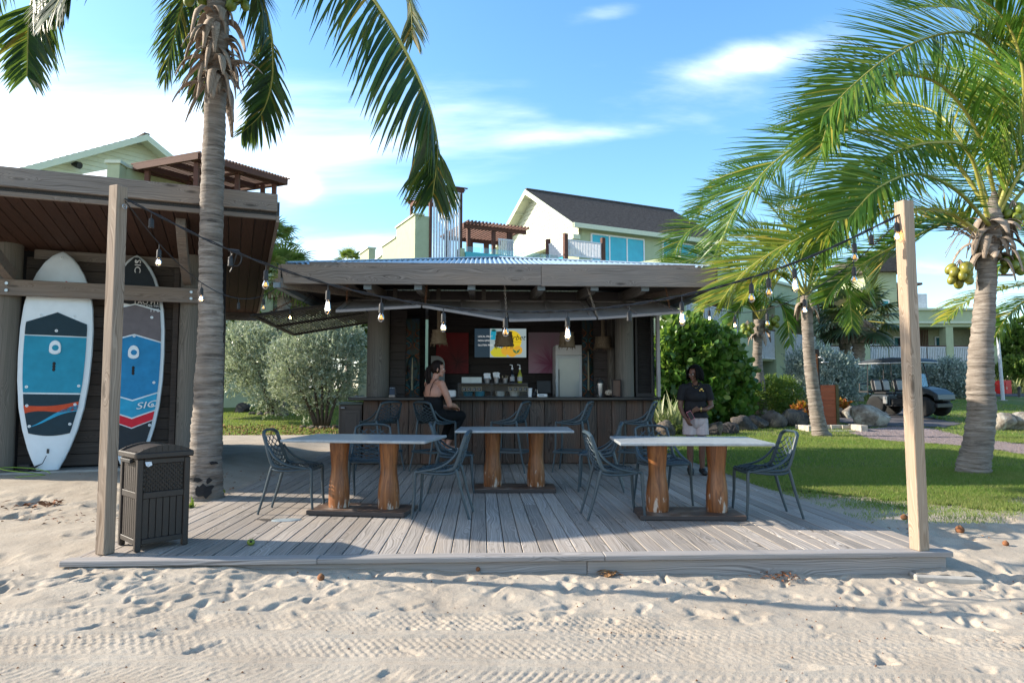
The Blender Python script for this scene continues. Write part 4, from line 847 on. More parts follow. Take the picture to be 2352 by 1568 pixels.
t = small('receipt_printer', 'white receipt printer in front of the till monitor', 'printer', 1245, z=CT, Y=11.62); obj('case', MB().b2((-.085, -.06, 0), (.085, .06, .052)), m_white, t, world=False, bevel=.008); obj('paper_slot', MB().b2((-.06, -.065, .02), (.03, -.0605, .03)), m_black, t, world=False)
t = small('coffee_grinder', 'small dark machine with a bent steel pipe beside the printer', 'machine', 1226, z=CT, Y=11.66); obj('body', MB().lathe([(.04, 0), (.05, .02), (.045, .07), (.03, .085)], 14), m_black, t, world=False, smooth=True); obj('pipe', MB().tube([(.02, 0, .08), (.03, -.01, .13), (.055, -.02, .12), (.06, -.02, .06)], .006, 6), m_steel, t, world=False, smooth=True)
t = small('white_cups', 'stack of white cups on the counter at the end of the ice cream case', 'cups', 1217, z=CT, Y=11.6); obj('cup', MB().lathe([(.03, 0), (.038, .09), (.035, .10), (.041, .15)], 14), m_white, t, world=False, smooth=True)
t = small('blender', 'steel blender jug with a black lid on the counter', 'blender', 1378, z=CT, Y=11.55); obj('jug', MB().lathe([(.045, .0), (.05, .02), (.042, .03), (.052, .10), (.060, .225), (.060, .23)], 18), m_steel, t, world=False, smooth=True); obj('lid', MB().lathe([(.063, .231), (.063, .262), (.048, .29), (.02, .295), (.02, .315)], 18), m_black, t, world=False, smooth=True); obj('handle', MB().tube([(-.055, -.02, .215), (-.10, -.03, .20), (-.098, -.03, .09), (-.052, -.02, .07)], .013, 8), m_black, t, world=False, smooth=True)
t = small('conch_shell', 'rough cream conch shell on a dark dish on the counter', 'shell', 1401, z=CT, Y=11.5); b = MB()
for i in range(9): a = i*.75; b.ball((.05*math.cos(a)*(1-i*.07)-.02, .02*math.sin(a*.5), .065+.035*math.sin(a)*(1-i*.06)), (.042-.003*i, .035, .034-.002*i), 8, 6)
obj('shell', b, plain('shell_cream', (.42, .36, .29), .6, .3, var=.3, scale=40), t, world=False, smooth=True); obj('dish', MB().lathe([(.06, 0), (.10, .02), (.105, .024), (.06, .01)], 18), m_black, t, world=False)
t = small('tilted_box', 'open brown cardboard box standing against the right round column', 'box', 1416, z=CT, Y=11.42); RM = Matrix.Rotation(R(6), 3, 'X')
obj('box_back', MB().box((0, .02, .145), (.145, .01, .285), RM), plain('card_brown', (.16, .105, .08), .8, .2), t, world=False); b = MB()
for c, d in (((-.07, 0, .145), (.008, .06, .29)), ((.07, 0, .145), (.008, .06, .29)), ((0, 0, .288), (.131, .06, .008)), ((0, 0, .005), (.131, .06, .008))): b.box(c, d, RM)
obj('box_side', b, plain('card_dark', (.05, .04, .04), .8, .2), t, world=False)
t = thing('bin_cabinet', 'brown panelled bin cabinet with a green top at the left end of the counter', 'cabinet', (-2.14, 11.45, .004)); obj('body', MB().b2((-.19, 0, 0), (.175, .45, .98)), plain('cabinet_brown', (.055, .04, .032), .5, .4), t, world=False, bevel=.008); obj('door_panel', MB().b2((-.15, -.015, .08), (.15, -.001, .90)).b2((-.10, -.024, .14), (.10, -.0152, .84)), plain('door_brown', (.06, .045, .038), .5, .4), t, world=False, bevel=.004)
obj('lid', MB().b2((-.205, -.03, .981), (.19, .46, 1.02)), plain('green_lid', (.07, .10, .09), .5, .4), t, world=False, bevel=.006); obj('knob', MB().tube([(-.16, -.05, .93), (-.1, -.05, .93)], .016, 10).tube([(-.13, -.05, .93), (-.13, -.0, .93)], .008, 6), m_steel, t, world=False, smooth=True); obj('edge_strip', MB().b2((-.204, -.004, 0), (-.19, .45, .97)), m_beamz, t, world=False)
# ================================================================ tables and chairs
def table(label, loc, rz, L, W, h, sub, sp):
    t = thing('dining_table', label, 'table', loc, rz, 'stone topped tables on the deck')
    obj('table_top', MB().b2((-L/2, -W/2, h-.028), (L/2, W/2, h)), m_stone, t, world=False, bevel=.006)
    for s in (-1, 1):
        ph = rnd.uniform(0, 6); prof = [(.104, .052), (.107, .08), (.108, .2), (.10, .30), (.086, .40), (.084, .46), (.092, .56), (.10, .64), (.104, h-.03)]
        obj('log_leg', MB().lathe(prof, 26, (0, 0, 0), wob=lambda a, z: 1+.035*math.sin(2*a+ph+z*3)+.02*math.sin(3*a-z*5)), m_log, t, smooth=True, world=False, loc=(s*sp, sub, 0))
    obj('base_plate', MB().b2((-.5, sub-.25, .006), (.5, sub+.25, .05)), m_base, t, world=False, bevel=.004)
M = Mat('rusted_base', .55, .4); v = M.coord('Object'); c = M.ramp(M.noise(v, 4.5, 5, .65), [(.34, (.20, .165, .14)), (.5, (.12, .07, .045)), (.6, (.07, .045, .035))]); gm = M.node('ShaderNodeNewGeometry'); sp_ = M.node('ShaderNodeSeparateXYZ'); M.l.new(gm.outputs['Normal'], sp_.inputs[0])
M.color(M.mix(M.math('GREATER_THAN', sp_.outputs[2], .6), (.045, .036, .034), c)); m_base = M.m
table('stone topped table on two log legs, left of the three and nearest the waste bin', (-1.17, 7.16, 0), R(-10.6), 1.47, .88, .75, -.08, .262)
table('stone topped table on two log legs, middle one standing closest to the bar counter', (.42, 8.60, 0), R(-2.5), 1.42, .88, .75, -.08, .268)
table('stone topped table on two worn log legs, right one nearest the lawn', (2.03, 6.70, 0), R(-4.6), 1.42, .90, .75, .02, .29)
def cat(pts, n):
    """Catmull-Rom through pts, n samples"""
    P = [Vector(p) for p in pts]; P = [P[0]*2-P[1]]+P+[P[-1]*2-P[-2]]; k = len(P)-3; out = []
    for i in range(n):
        t = i/(n-1)*k; j = min(int(t), k-1); t -= j; a, b, c, d = P[j:j+4]
        out.append(.5*((2*b)+(c-a)*t+(2*a-5*b+4*c-d)*t*t+(3*b-a-3*c+d)*t**3))
    return out
def make_chair(stool=False):
    dz = .29 if stool else 0; bk = .30/.37 if stool else 1
    # centre line and side line of the shell, front edge of the seat to the top of the back: (y, z)
    cen = cat([(0, -.235, .440), (0, -.18, .452), (0, -.05, .440), (0, .08, .428), (0, .165, .448), (0, .205, .53), (0, .235, .65), (0, .275, .825)], 41)
    sid = cat([(0, -.235, .436), (0, -.16, .452), (0, -.04, .458), (0, .08, .462), (0, .160, .485), (0, .200, .57), (0, .230, .67), (0, .272, .812)], 41)
    hwd = [float(np.interp(i/40, [0, .1, .3, .55, .8, 1], [.195, .215, .230, .232, .220, .200])) for i in range(41)]
    def Z(v): return Vector((v.x, v.y, (v.z if v.z < .47 else .47+(v.z-.47)*bk)+dz))
    def S(u, v):
        f = max(0, min(v, 1))*40; i = min(int(f), 39); q = f-i; c = cen[i].lerp(cen[i+1], q); s = sid[i].lerp(sid[i+1], q); w = hwd[i]*(1-q)+hwd[i+1]*q
        e = abs(u)**2.6; p = c.lerp(s, e); p = p.copy()
        rc = max(0, (v-.86)/.14); p.z -= .022*rc*max(0, abs(u)-.72)/.28; fc = max(0, (.06-v)/.06); p.y += .03*fc*max(0, abs(u)-.7)/.3
        if v > .5: p.y += .022*(1-e)*min(1, (v-.5)*3)
        p.x = u*w; return Z(p)
    VS = .46
    def strip(pts, wd, th, mb): mb.tube(pts, wd, 4, cap=False, sq=(th, 1))
    def lattice(v0, v1, n, sl, mb, U=.95):
        for k in range(-n, n+1):
            for sg in (1, -1):
                pts = []
                for i in range(13):
                    u = -U+2*U*i/12; v = v0+(v1-v0)*((k+.5)/n+.0)+sg*sl*u
                    if v0 <= v <= v1: pts.append(S(u, v))
                if len(pts) > 1: strip(pts, .0062, .8, mb)
    seat, back = MB(), MB()
    lattice(.02, VS, 7, .15, seat); lattice(VS, .965, 8, .125, back)
    rail = lambda u, a, b, n: [S(u, a+(b-a)*i/n) for i in range(n+1)]
    seat.tube(rail(-.99, VS+.05, .0, 14)+[S(u, .0) for u in np.linspace(-.8, .8, 7)]+rail(.99, .0, VS+.05, 14), .0145, 8, sq=(1.15, .85))
    lowr = lambda s: cat([(s*.222, -.17, .446+dz), (s*.236, -.02, .430+dz), (s*.232, .12, .432+dz), (s*.205, .19, .455+dz)], 9)
    for s in (-1, 1): seat.tube(lowr(s), .013, 8)
    back.tube(rail(-.99, VS+.0, 1, 14)+[S(u, 1.0) for u in np.linspace(-.85, .85, 9)]+rail(.99, 1, VS+.0, 14), .0155, 8, sq=(.85, 1.25))
    back.tube([S(u, VS+.02) for u in np.linspace(-.95, .95, 9)], .010, 6)
    arms = []
    for s in (-1, 1): arms.append(MB().tube(cat([Z(Vector((s*.222, .205, .66))), Z(Vector((s*.240, .155, .585))), Z(Vector((s*.248, .075, .520))), Z(Vector((s*.245, -.03, .478))), Z(Vector((s*.222, -.16, .456)))], 13), .0135, 8, sq=(1.2, .9)))
    legs = []
    fx, fy, rx, ry = (.215, .24, .205, .31) if not stool else (.235, .265, .225, .325)
    for s in (-1, 1):
        legs.append(MB().tube(cat([(s*.205, -.195, .452+dz), (s*.207, -.215, .42+dz), (s*.211, -.222, .2+dz*.5), (s*fx, -fy, 0)], 9), [.016, .018, .0175, .017, .016, .015, .014, .013, .012], 8))
        legs.append(MB().tube(cat([(s*.208, .17, .475+dz), (s*.207, .19, .43+dz), (s*.207, .25, .2+dz*.5), (s*rx, ry, 0)], 9), [.017, .019, .0185, .0175, .016, .015, .014, .013, .012], 8))
    rest = None
    if stool:
        z = .30; q = lambda s, f: Vector((s*.226, -.248, z)) if f else Vector((s*.218, .283, z))
        rest = MB()
        for a, b in ((q(-1, 1), q(1, 1)), (q(-1, 0), q(1, 0)), (q(-1, 1), q(-1, 0)), (q(1, 1), q(1, 0))): rest.beam(a, b, .028, .034)
    return seat, back, arms, legs, rest
def build_chair(name, label, cat_, group, stool):
    t = thing(name, label, cat_, (0, 0, 0), 0, group); seat, back, arms, legs, rest = make_chair(stool)
    obj('seat', seat, m_chair, t, smooth=True, world=False); obj('backrest', back, m_chair, t, smooth=True, world=False); [obj('side_rail', a_, m_chair, t, smooth=True, world=False) for a_ in arms]
    for l_ in legs: obj('leg', l_, m_chair, t, smooth=True, world=False)
    if rest: obj('footrest', rest, m_chair, t, world=False, bevel=.005)
    return t
first = build_chair('dining_chair', '', 'chair', 'blue grey net backed chairs round the tables', False)
CHS = [(-1.90, 7.20, 88, 'blue grey net backed chair at the left end of the left table'),
       (-1.25, 7.88, 4, 'blue grey net backed chair behind the left table facing the beach'),
       (-.40, 6.88, -95, 'blue grey net backed chair at the right end of the left table, sunlit top edge'),
       (-.33, 8.50, 92, 'blue grey net backed chair at the left end of the middle table'),
       (1.46, 8.50, -101, 'blue grey net backed chair at the right end of the middle table'),
       (1.32, 6.73, 91, 'blue grey net backed chair with pale sunlit back, left end of the right table'),
       (2.00, 7.48, 14, 'blue grey net backed chair behind the right table facing the beach'),
       (2.80, 6.74, -93, 'blue grey net backed chair at the right end of the right table, beside the lawn')]
for i, (x, y, a, lb) in enumerate(CHS):
    t = first if i == 0 else copy_tree(first); t.location = (x, y, .002); t.rotation_euler = (0, 0, R(a)); t['label'] = lb; MW[t.name] = Matrix.Translation((x, y, .002)) @ Matrix.Rotation(R(a), 4, 'Z')
stool = build_chair('bar_stool', '', 'bar stool', 'blue grey net backed stools along the counter', True)
STS = [(870, 1080, -132, 'blue grey bar stool nearest the brown bin cabinet, turned towards it'), (1000, 1081, 133, 'blue grey bar stool the woman in black sits on'), (1170, 1081, -113, 'blue grey bar stool behind the middle table, in front of the syrup bottles'),
       (1316, 1082, -110, 'blue grey bar stool in front of the white fridge'), (1464, 1082, -112, 'blue grey bar stool at the right end of the counter')]
for i, (px_, py_, a, lb) in enumerate(STS):
    p = on(px_, py_); t = stool if i == 0 else copy_tree(stool); t.location = (p.x, p.y, .002); t.rotation_euler = (0, 0, R(a)); t['label'] = lb; MW[t.name] = Matrix.Translation(p) @ Matrix.Rotation(R(a), 4, 'Z')
# ================================================================ waste bin
bn = thing('waste_bin', 'dark brown resin waste bin with woven upper panel and arched lid', 'bin', (-2.63, 5.42, .004), R(44))
BW, BD, BH = .395, .40, .70
# local x runs along the woven front, y along the planked side
for x in (0, BW-.045):
    for y in (0, BD-.045): obj('corner_post', MB().b2((x, y, 0), (x+.045, y+.045, BH)), m_bin, bn, world=False, bevel=.006)
for z0, z1 in ((.05, .09), (.395, .445), (BH-.04, BH)):
    obj('crossbar', MB().b2((.046, .004, z0), (BW-.046, .03, z1)).b2((.004, .046, z0), (.03, BD-.046, z1)).b2((BW-.03, .046, z0), (BW-.004, BD-.046, z1)).b2((.046, BD-.03, z0), (BW-.046, BD-.004, z1)), m_bin, bn, world=False, bevel=.004)
for z0, z1 in ((.091, .394), (.446, BH-.041)):
    n = 7; sw = (BD-.092)/n
    for i in range(n):
        obj('slat', MB().b2((.014, .046+i*sw+.003, z0), (.026, .046+(i+1)*sw-.003, z1)), m_bin, bn, world=False, bevel=.002)
n = 6; sw = (BW-.092)/n
for i in range(n): obj('slat', MB().b2((.046+i*sw+.0025, .014, .091), (.046+(i+1)*sw-.0025, .026, .394)), m_bin, bn, world=False, bevel=.002)
wv = MB(); nx_, nz_ = 9, 12; a, b_ = .048, BW-.048; z0, z1 = .448, BH-.043; dx, dz = (b_-a)/nx_, (z1-z0)/nz_
for i in range(nx_):
    for j in range(nz_):
        o = .5*dx if j % 2 else 0; x0 = a+i*dx+o
        if x0+dx*.8 > b_: continue
        wv.add([(x0, .020, z0+j*dz+.0015), (x0+dx*.42, .008, z0+j*dz+.0015), (x0+dx*.84, .020, z0+j*dz+.0015), (x0, .020, z0+(j+1)*dz-.0015), (x0+dx*.42, .008, z0+(j+1)*dz-.0015), (x0+dx*.84, .020, z0+(j+1)*dz-.0015)], [(0, 1, 4, 3), (1, 2, 5, 4), (3, 4, 5), (0, 2, 1)])
obj('woven_panel', wv.b2((a, .0205, z0), (b_, .03, z1)), m_bin, bn, world=False); obj('liner', MB().b2((.031, .031, .06), (BW-.031, BD-.031, BH-.005)), m_dark, bn, world=False)
lid = node('lid', bn); obj('lid_rim', MB().b2((-.018, -.02, BH+.004), (BW+.018, BD+.02, BH+.05)), m_bin, lid, world=False, bevel=.008)
for y0 in (-.012, BD-.016):
    P = [(-.008+(BW+.016)*q, BH+.051+.055*math.sin(math.pi*q)**.8) for q in np.linspace(0, 1, 15)]+[(BW+.008, BH+.0505), (-.008, BH+.0505)]
    obj('lid_arch', MB().prism(P, (0, y0, 0), (1, 0, 0), (0, 0, 1), (0, .028, 0)), m_bin, lid, world=False, bevel=.003)
    for i in range(8): x = .03+i*.047; obj('arch_rib', MB().b2((x, y0-.004, BH+.055), (x+.006, y0-.0005, BH+.075+.03*math.sin(math.pi*(x/BW)))), m_bin, lid, world=False)
obj('lid_flap', MB().grid(lambda u, v: (.02+(BW-.04)*u, .02+(BD-.05)*v, BH+.052+.042*math.sin(math.pi*u)), 10, 2), m_bin, lid, world=False, smooth=True); obj('latch', MB().b2((-.03, .09, BH-.03), (-.002, BD-.09, BH-.002)), m_black, bn, world=False, bevel=.004)
obj('torn_bag', MB().add([(.05, -.004, BH-.02), (.095, -.008, BH-.02), (.10, -.012, BH-.045), (.075, -.006, BH-.06), (.055, -.015, BH-.05)], [(0, 1, 2, 3, 4)]), plain('bag_film', (.55, .58, .62), .2, .5), bn, world=False)
# ================================================================ string lights
m_cord = plain('black_cord', (.014, .014, .015), .5, .4)
def bulb(par, p, kind, lit, r=.0):
    """hanging socket with its bulb; kind e = long bulb, a = round bulb, n = empty socket"""
    s = node('socket', par); p = Vector(p); s0 = MB().tube([p, p-Vector((0, 0, .045))], .004, 5).lathe([(.008, -.042), (.017, -.05), (.019, -.07), (.019, -.105), (.021, -.107), (.021, -.118), (.016, -.12)], 12, p); obj('holder', s0, m_cord, s, smooth=True)
    if kind == 'n': return
    KB = .84
    b0 = p-Vector((0, 0, .118)); prof = [(.013, 0), (.014, -.012), (.021, -.03), (.029, -.065), (.032, -.09), (.029, -.112), (.018, -.13), (.003, -.138)] if kind == 'e' else [(.013, 0), (.015, -.012), (.026, -.03), (.031, -.05), (.029, -.068), (.018, -.083), (.003, -.089)]
    prof = [(a_*KB, b_*KB) for a_, b_ in prof]; obj('bulb', MB().lathe(prof, 16, b0, cap=False), m_bulb, s, smooth=True); f = MB(); zt, zb = -.020, (-.085 if kind == 'e' else -.052)
    for i in range(6): a = i*1.047; c, d = math.cos(a), math.sin(a); f.tube([b0+Vector((.005*c, .005*d, zt)), b0+Vector((.012*c, .012*d, zb))], .0021 if lit else .0011, 5)
    obj('filament', f, m_fil if lit else m_fild, s)
def strand(label, path, bulbs, twist=True, n=90, lo=(0, 0, 0), r=.0055):
    P = cat(path, n); L = len(P); t = thing('string_lights', label, 'string lights', tuple(P[0]), 0, 'string lights over the deck'); c = MB()
    if twist:
        for ph in (0, math.pi): c.tube([p+Vector((0, .007*math.cos(ph+i*1.1), .007*math.sin(ph+i*1.1))) for i, p in enumerate(P)], r, 6)
    else: c.tube(P, r, 6)
    obj('cord', c, m_cord, t, smooth=True)
    for x, k, lit in bulbs:
        # nearest cord point at that picture column
        best = min(P, key=lambda q: abs(pix(q)[0]-x)); bulb(t, best-Vector((0, 0, .006)), k, lit)
    return t
def pix(q):
    v = Vector(q)-Vector((0, 0, EYE)); c, s = math.cos(-YAW), math.sin(-YAW); a, d = v.x*c-v.y*s, v.x*s+v.y*c; u = v.z; f = d*math.cos(PIT)+u*math.sin(PIT); b = -d*math.sin(PIT)+u*math.cos(PIT); return 1176+F*a/f, 784-F*b/f
A0, A1 = at(288, 457, 5.27), at(2078, 488, 5.38)
def sag(a, b, s, n=9): return [a.lerp(b, q)-Vector((0, 0, s*4*q*(1-q))) for q in np.linspace(0, 1, n)]
strand('long twisted string of lights sagging across the deck front from post to post', sag(A0, A1, .845), [(352, 'n', 0), (534, 'n', 0), (620, 'a', 0), (758, 'e', 1), (886, 'a', 0), (1027, 'a', 1), (1167, 'a', 0), (1302, 'e', 1), (1448, 'n', 0), (1570, 'e', 1), (1716, 'a', 0), (1762, 'a', 0), (1825, 'e', 1), (1965, 'a', 0), (2000, 'n', 0), (2062, 'a', 1)])
c1 = at(648, 650, 9.75); strand('thin string of lights from the left post to the bar roof', sag(A0+Vector((0, 0, -.02)), c1, .46), [(364, 'a', 1), (465, 'a', 1), (547, 'n', 0), (607, 'a', 0)], False, r=.0045)
c2 = at(1600, 690, 9.7); strand('thin string of lights from the right post to the bar roof', sag(A1+Vector((0, 0, -.03)), c2, .42), [(1628, 'a', 1), (1688, 'a', 1), (1762, 'a', 0), (1848, 'a', 1), (1960, 'a', 0)], False, r=.0045)
strand('short drooping string of lights under the left eave of the bar', [c1, at(655, 690, 10.0), at(668, 705, 10.2), at(690, 700, 10.5), at(720, 670, 10.6)], [(668, 'a', 1)], False, 30, r=.0045)
p = at(543, 578, 5.3); lp_ = thing('cord_loop', 'spare loop of black cord tied under the long string of lights beside the palm', 'cord loop', tuple(p)); obj('cord', MB().tube([p+Vector((.045*math.cos(a)*.9, 0, -.055+.06*math.sin(a))) for a in np.linspace(1.6, 7.6, 24)]+[p+Vector((-.03, 0, -.13)), p+Vector((-.045, 0, -.16))], .005, 6), m_cord, lp_, smooth=True); obj('plug', MB().tube([p+Vector((-.06, 0, .012)), p+Vector((.02, 0, .004))], .012, 8), m_cord, lp_, smooth=True)
# ================================================================ people
def skin_mat(name, c): 
    M = Mat(name, .5, .35); v = M.coord('Object'); M.color(M.ramp(M.noise(v, 14, 3), [(.3, tuple(x*.9 for x in c)), (.7, tuple(min(1, x*1.08) for x in c))])); M.b.inputs['Subsurface Weight'].default_value = .08; M.b.inputs['Subsurface Radius'].default_value = (.01, .004, .002); return M.m
class Body:
    """a figure grown from tapered bones into one continuous surface"""
    def __init__(s): s.b = []; s.e = []
    def bone(s, lab, p, q, r0, r1, sq=1.0): s.b.append((lab, Vector(p), Vector(q), r0, r1))
    def blob(s, lab, c, r): s.e.append((lab, Vector(c), Vector(r)))
    def chain(s, lab, pts, rr):
        for i in range(len(pts)-1): s.bone(lab, pts[i], pts[i+1], rr[i], rr[i+1])
    def hand(s, w, d, side, curl, up, k=1.0):
        """palm at wrist w pointing along d; side = towards the thumb; curl = where the fingers bend"""
        d, side, curl = Vector(d).normalized(), Vector(side).normalized(), Vector(curl).normalized(); w = Vector(w)
        for o in (-.024, -.008, .008, .024): s.bone('hand', w+side*o*.6*k, w+d*.075*k+side*o*k, .013*k, .012*k)
        for o, L in ((-.028, .055), (-.010, .068), (.009, .073), (.027, .066)):
            a = w+d*.078*k+side*o*k; b = a+(d+curl*.5).normalized()*L*.5*k; c = b+(d*.35+curl).normalized()*L*.5*k; s.bone('hand', a, b, .0095*k, .0088*k); s.bone('hand', b, c, .0088*k, .0072*k)
        a = w+d*.02*k+side*.022*k; b = a+(side*.8+d*.7).normalized()*.035*k; s.bone('hand', a, b, .0125*k, .0105*k); s.bone('hand', b, b+(d+curl*.5).normalized()*.03*k, .0105*k, .008*k)
    def head(s, c, fwd, k=1.0, long=1.0):
        c, f = Vector(c), Vector(fwd).normalized(); rt = f.cross(Vector((0, 0, 1))).normalized(); U = rt.cross(f); s.hd = (c, f, rt, U, k)
        P = lambda a, b, d: c+(f*a+rt*b+U*d)*k
        s.bone('head', P(-.022, 0, .035), P(.012, 0, .04), .084*k, .080*k); s.bone('head', P(.02, 0, .0), P(.035, 0, -.055), .068*k, .048*k); s.bone('head', P(.045, 0, -.070), P(.058, 0, -.085), .032*k, .026*k)
        s.bone('head', P(.074, .034, -.012), P(.070, .036, -.02), .022*k, .02*k); s.bone('head', P(.074, -.034, -.012), P(.070, -.036, -.02), .022*k, .02*k)
        s.bone('head', P(.082, 0, .018), P(.104, 0, -.020), .011*k, .0145*k); s.bone('head', P(.094, .011, -.024), P(.094, -.011, -.024), .0105*k, .0105*k)
        s.bone('head', P(.078, -.03, .030), P(.078, .03, .030), .016*k, .016*k)
        for q in (-1, 1): s.bone('head', P(-.006, q*.078, .015), P(-.012, q*.084, -.02), .016*k, .012*k)
        s.bone('head', P(.084, -.014, -.050), P(.084, .014, -.050), .011*k, .011*k)
    def dist(s, P):
        best = np.full(len(P), 9.0); lab = np.zeros(len(P), int); labs = []
        for l_, a, b, r0, r1 in s.b:
            if l_ not in labs: labs.append(l_)
            a_, d = np.array(a), np.array(b-a); t = np.clip(((P-a_) @ d)/max(d @ d, 1e-9), 0, 1); q = np.linalg.norm(P-a_-t[:, None]*d, axis=1)-(r0+(r1-r0)*t); m = q < best; best[m] = q[m]; lab[m] = labs.index(l_)
        for l_, c, r in s.e:
            if l_ not in labs: labs.append(l_)
            q = (np.linalg.norm((P-np.array(c))/np.array(r), axis=1)-1)*min(r); m = q < best; best[m] = q[m]; lab[m] = labs.index(l_)
        return lab, labs
    def build(s, name, mat, par, vox=.0065):
        b = MB()
        for l_, p, q, r0, r1 in s.b:
            n = 10; d = q-p; L = max(d.length, 1e-5); ax = d/L; pts, rr = [], []
            for a in (-80, -50, -20): pts.append(p+ax*math.sin(R(a))*r0); rr.append(r0*math.cos(R(a)))
            for a in (20, 50, 80): pts.append(q+ax*math.sin(R(a))*r1); rr.append(r1*math.cos(R(a)))
            b.tube(pts, rr, n)
        for l_, c, r in s.e: b.ball(c, tuple(r), 18, 12)
        o = obj('raw', b, mat); m = o.modifiers.new('r', 'REMESH'); m.mode = 'VOXEL'; m.voxel_size = vox; m2 = o.modifiers.new('s', 'SMOOTH'); m2.iterations = 5; m2.factor = .5
        bpy.context.view_layer.update(); me = bpy.data.meshes.new_from_object(o.evaluated_get(bpy.context.evaluated_depsgraph_get())); bpy.data.objects.remove(o); me.name = name
        me.transform(MW[par.name].inverted() if False else Matrix.Identity(4)); me.polygons.foreach_set('use_smooth', [True]*len(me.polygons)); me.materials.clear(); me.materials.append(mat)
        s.me = me; return obj(name, None, None, par, me=me)
    def cloth(s, name, mat, par, test, off, thick=0):
        """a garment: the body's own surface where test(label, points) holds, moved out by off"""
        me = s.me; n = len(me.vertices); co = np.empty(n*3); me.vertices.foreach_get('co', co); co = co.reshape(-1, 3); no = np.empty(n*3); me.vertices.foreach_get('normal', no); no = no.reshape(-1, 3)
        lab, labs = s.dist(co); L = np.array(labs)[lab]; ok = test(L, co); offs = off(L, co) if callable(off) else off
        v2 = co+no*np.reshape(offs, (-1, 1)) if not isinstance(offs, float) else co+no*offs
        mp = -np.ones(n, int); fs = [tuple(p.vertices) for p in me.polygons if all(ok[i] for i in p.vertices)]; used = sorted({i for f in fs for i in f}); mp[used] = np.arange(len(used))
        m2 = bpy.data.meshes.new(name); m2.from_pydata([tuple(v2[i]) for i in used], [], [tuple(int(mp[i]) for i in f) for f in fs]); m2.materials.append(mat); m2.polygons.foreach_set('use_smooth', [True]*len(m2.polygons)); o = obj(name, None, None, par, me=m2)
        sd = o.modifiers.new('t', 'SOLIDIFY'); sd.thickness = .006; sd.offset = 1; return o
m_skinA = skin_mat('fair_tanned_skin', (.40, .205, .145)); m_skinB = skin_mat('deep_brown_skin', (.115, .055, .036)); m_blackc = plain('black_cloth', (.006, .006, .007), .85, .2, var=.3); m_polo = plain('black_polo_cloth', (.011, .011, .013), .8, .2, var=.25, scale=14)
m_short = plain('pale_pink_linen', (.40, .335, .335), .85, .15, var=.1, scale=30, bump=.3, bscale=180); m_hairA = plain('dark_brown_hair', (.012, .007, .006), .6, .12, var=.4, scale=60, bump=.5, bscale=120); m_hairB = plain('black_hair', (.004, .0035, .0035), .7, .08, var=.3, scale=60, bump=.6, bscale=140)
m_lipA = plain('lips', (.30, .10, .085), .5, .3); m_eyew = plain('eye_white', (.6, .58, .55), .3, .4); m_gold = plain('gold', (.65, .42, .12), .3, .5, metal=.9)
# -- seated woman
sp0 = MW['bar_stool.001'].translation; wm = thing('person', 'woman in a black strappy top and trousers seated at the counter, hair in a ponytail', 'person', (sp0.x, sp0.y, .002), R(-48))
B = Body()      # local: y forward, x to her right
B.blob('hip', (0, -.03, .845), (.205, .17, .13)); B.blob('torso', (0, -.055, 1.00), (.172, .135, .18)); B.blob('torso', (0, -.045, 1.18), (.182, .130, .165)); B.blob('torso', (0, .035, 1.15), (.14, .10, .09)); B.bone('torso', (-.135, -.03, 1.315), (.135, -.03, 1.315), .058, .058)
B.bone('torso', (-.06, -.035, 1.35), (.06, -.035, 1.35), .055, .055); B.bone('neck', (0, -.035, 1.33), (0.01, -.01, 1.45), .056, .051)
B.head((.03, .015, 1.535), (.62, .78, .0), .98)
for s in (1, -1):
    B.bone('thigh', (s*.095, -.01, .83), (s*.11, .40, .82), .098, .072); B.bone('shin', (s*.11, .40, .815), (s*.085, .30, .60), .068, .062); B.bone('shin', (s*.085, .30, .60), (s*.06, .20, .43), .062, .042); B.bone('foot', (s*.06, .20, .42), (s*.065, .17, .365), .036, .032); B.bone('foot', (s*.065, .18, .355), (s*.07, .34, .335), .032, .022)
B.bone('arm', (.175, -.025, 1.315), (.225, .02, 1.16), .058, .056); B.bone('arm', (.225, .02, 1.16), (.245, .07, 1.01), .055, .046); B.bone('fore', (.245, .07, 1.0), (.185, .20, .985), .046, .042); B.bone('fore', (.185, .20, .985), (.115, .315, .965), .041, .027); B.hand((.115, .315, .962), (-.55, .75, -.25), (-.7, -.4, .3), (-.1, -.1, -1), 0)
B.bone('arm', (-.175, -.025, 1.315), (-.225, .03, 1.16), .056, .053); B.bone('arm', (-.225, .03, 1.16), (-.23, .09, 1.01), .052, .044); B.bone('fore', (-.23, .09, 1.0), (-.14, .24, .97), .043, .036); B.bone('fore', (-.14, .24, .97), (-.05, .33, .945), .034, .027); B.hand((-.05, .33, .94), (.7, .5, -.2), (.4, -.6, .3), (0, 0, -1), 0)
B.build('body', m_skinA, wm)
B.cloth('strappy_top', m_blackc, wm, lambda L, P: ((L == 'torso') | (L == 'hip')) & (P[:, 2] < 1.165+.12*np.clip(P[:, 1]+.02, -.05, .15)*6) & (P[:, 2] > .80), .006)
B.cloth('trousers', m_blackc, wm, lambda L, P: ((L == 'hip') & (P[:, 2] < .90)) | (L == 'thigh') | ((L == 'shin') & (P[:, 2] > .46)), .010)
st = MB()
for s in (-1, 1): st.tube(cat([(s*.06, -.165, 1.15), (s*.075, -.158, 1.25), (s*.092, -.10, 1.365), (s*.09, -.02, 1.385), (s*.085, .06, 1.33), (s*.075, .11, 1.24)], 15), .0055, 6)
obj('strap', st, m_blackc, wm, world=False, smooth=True)
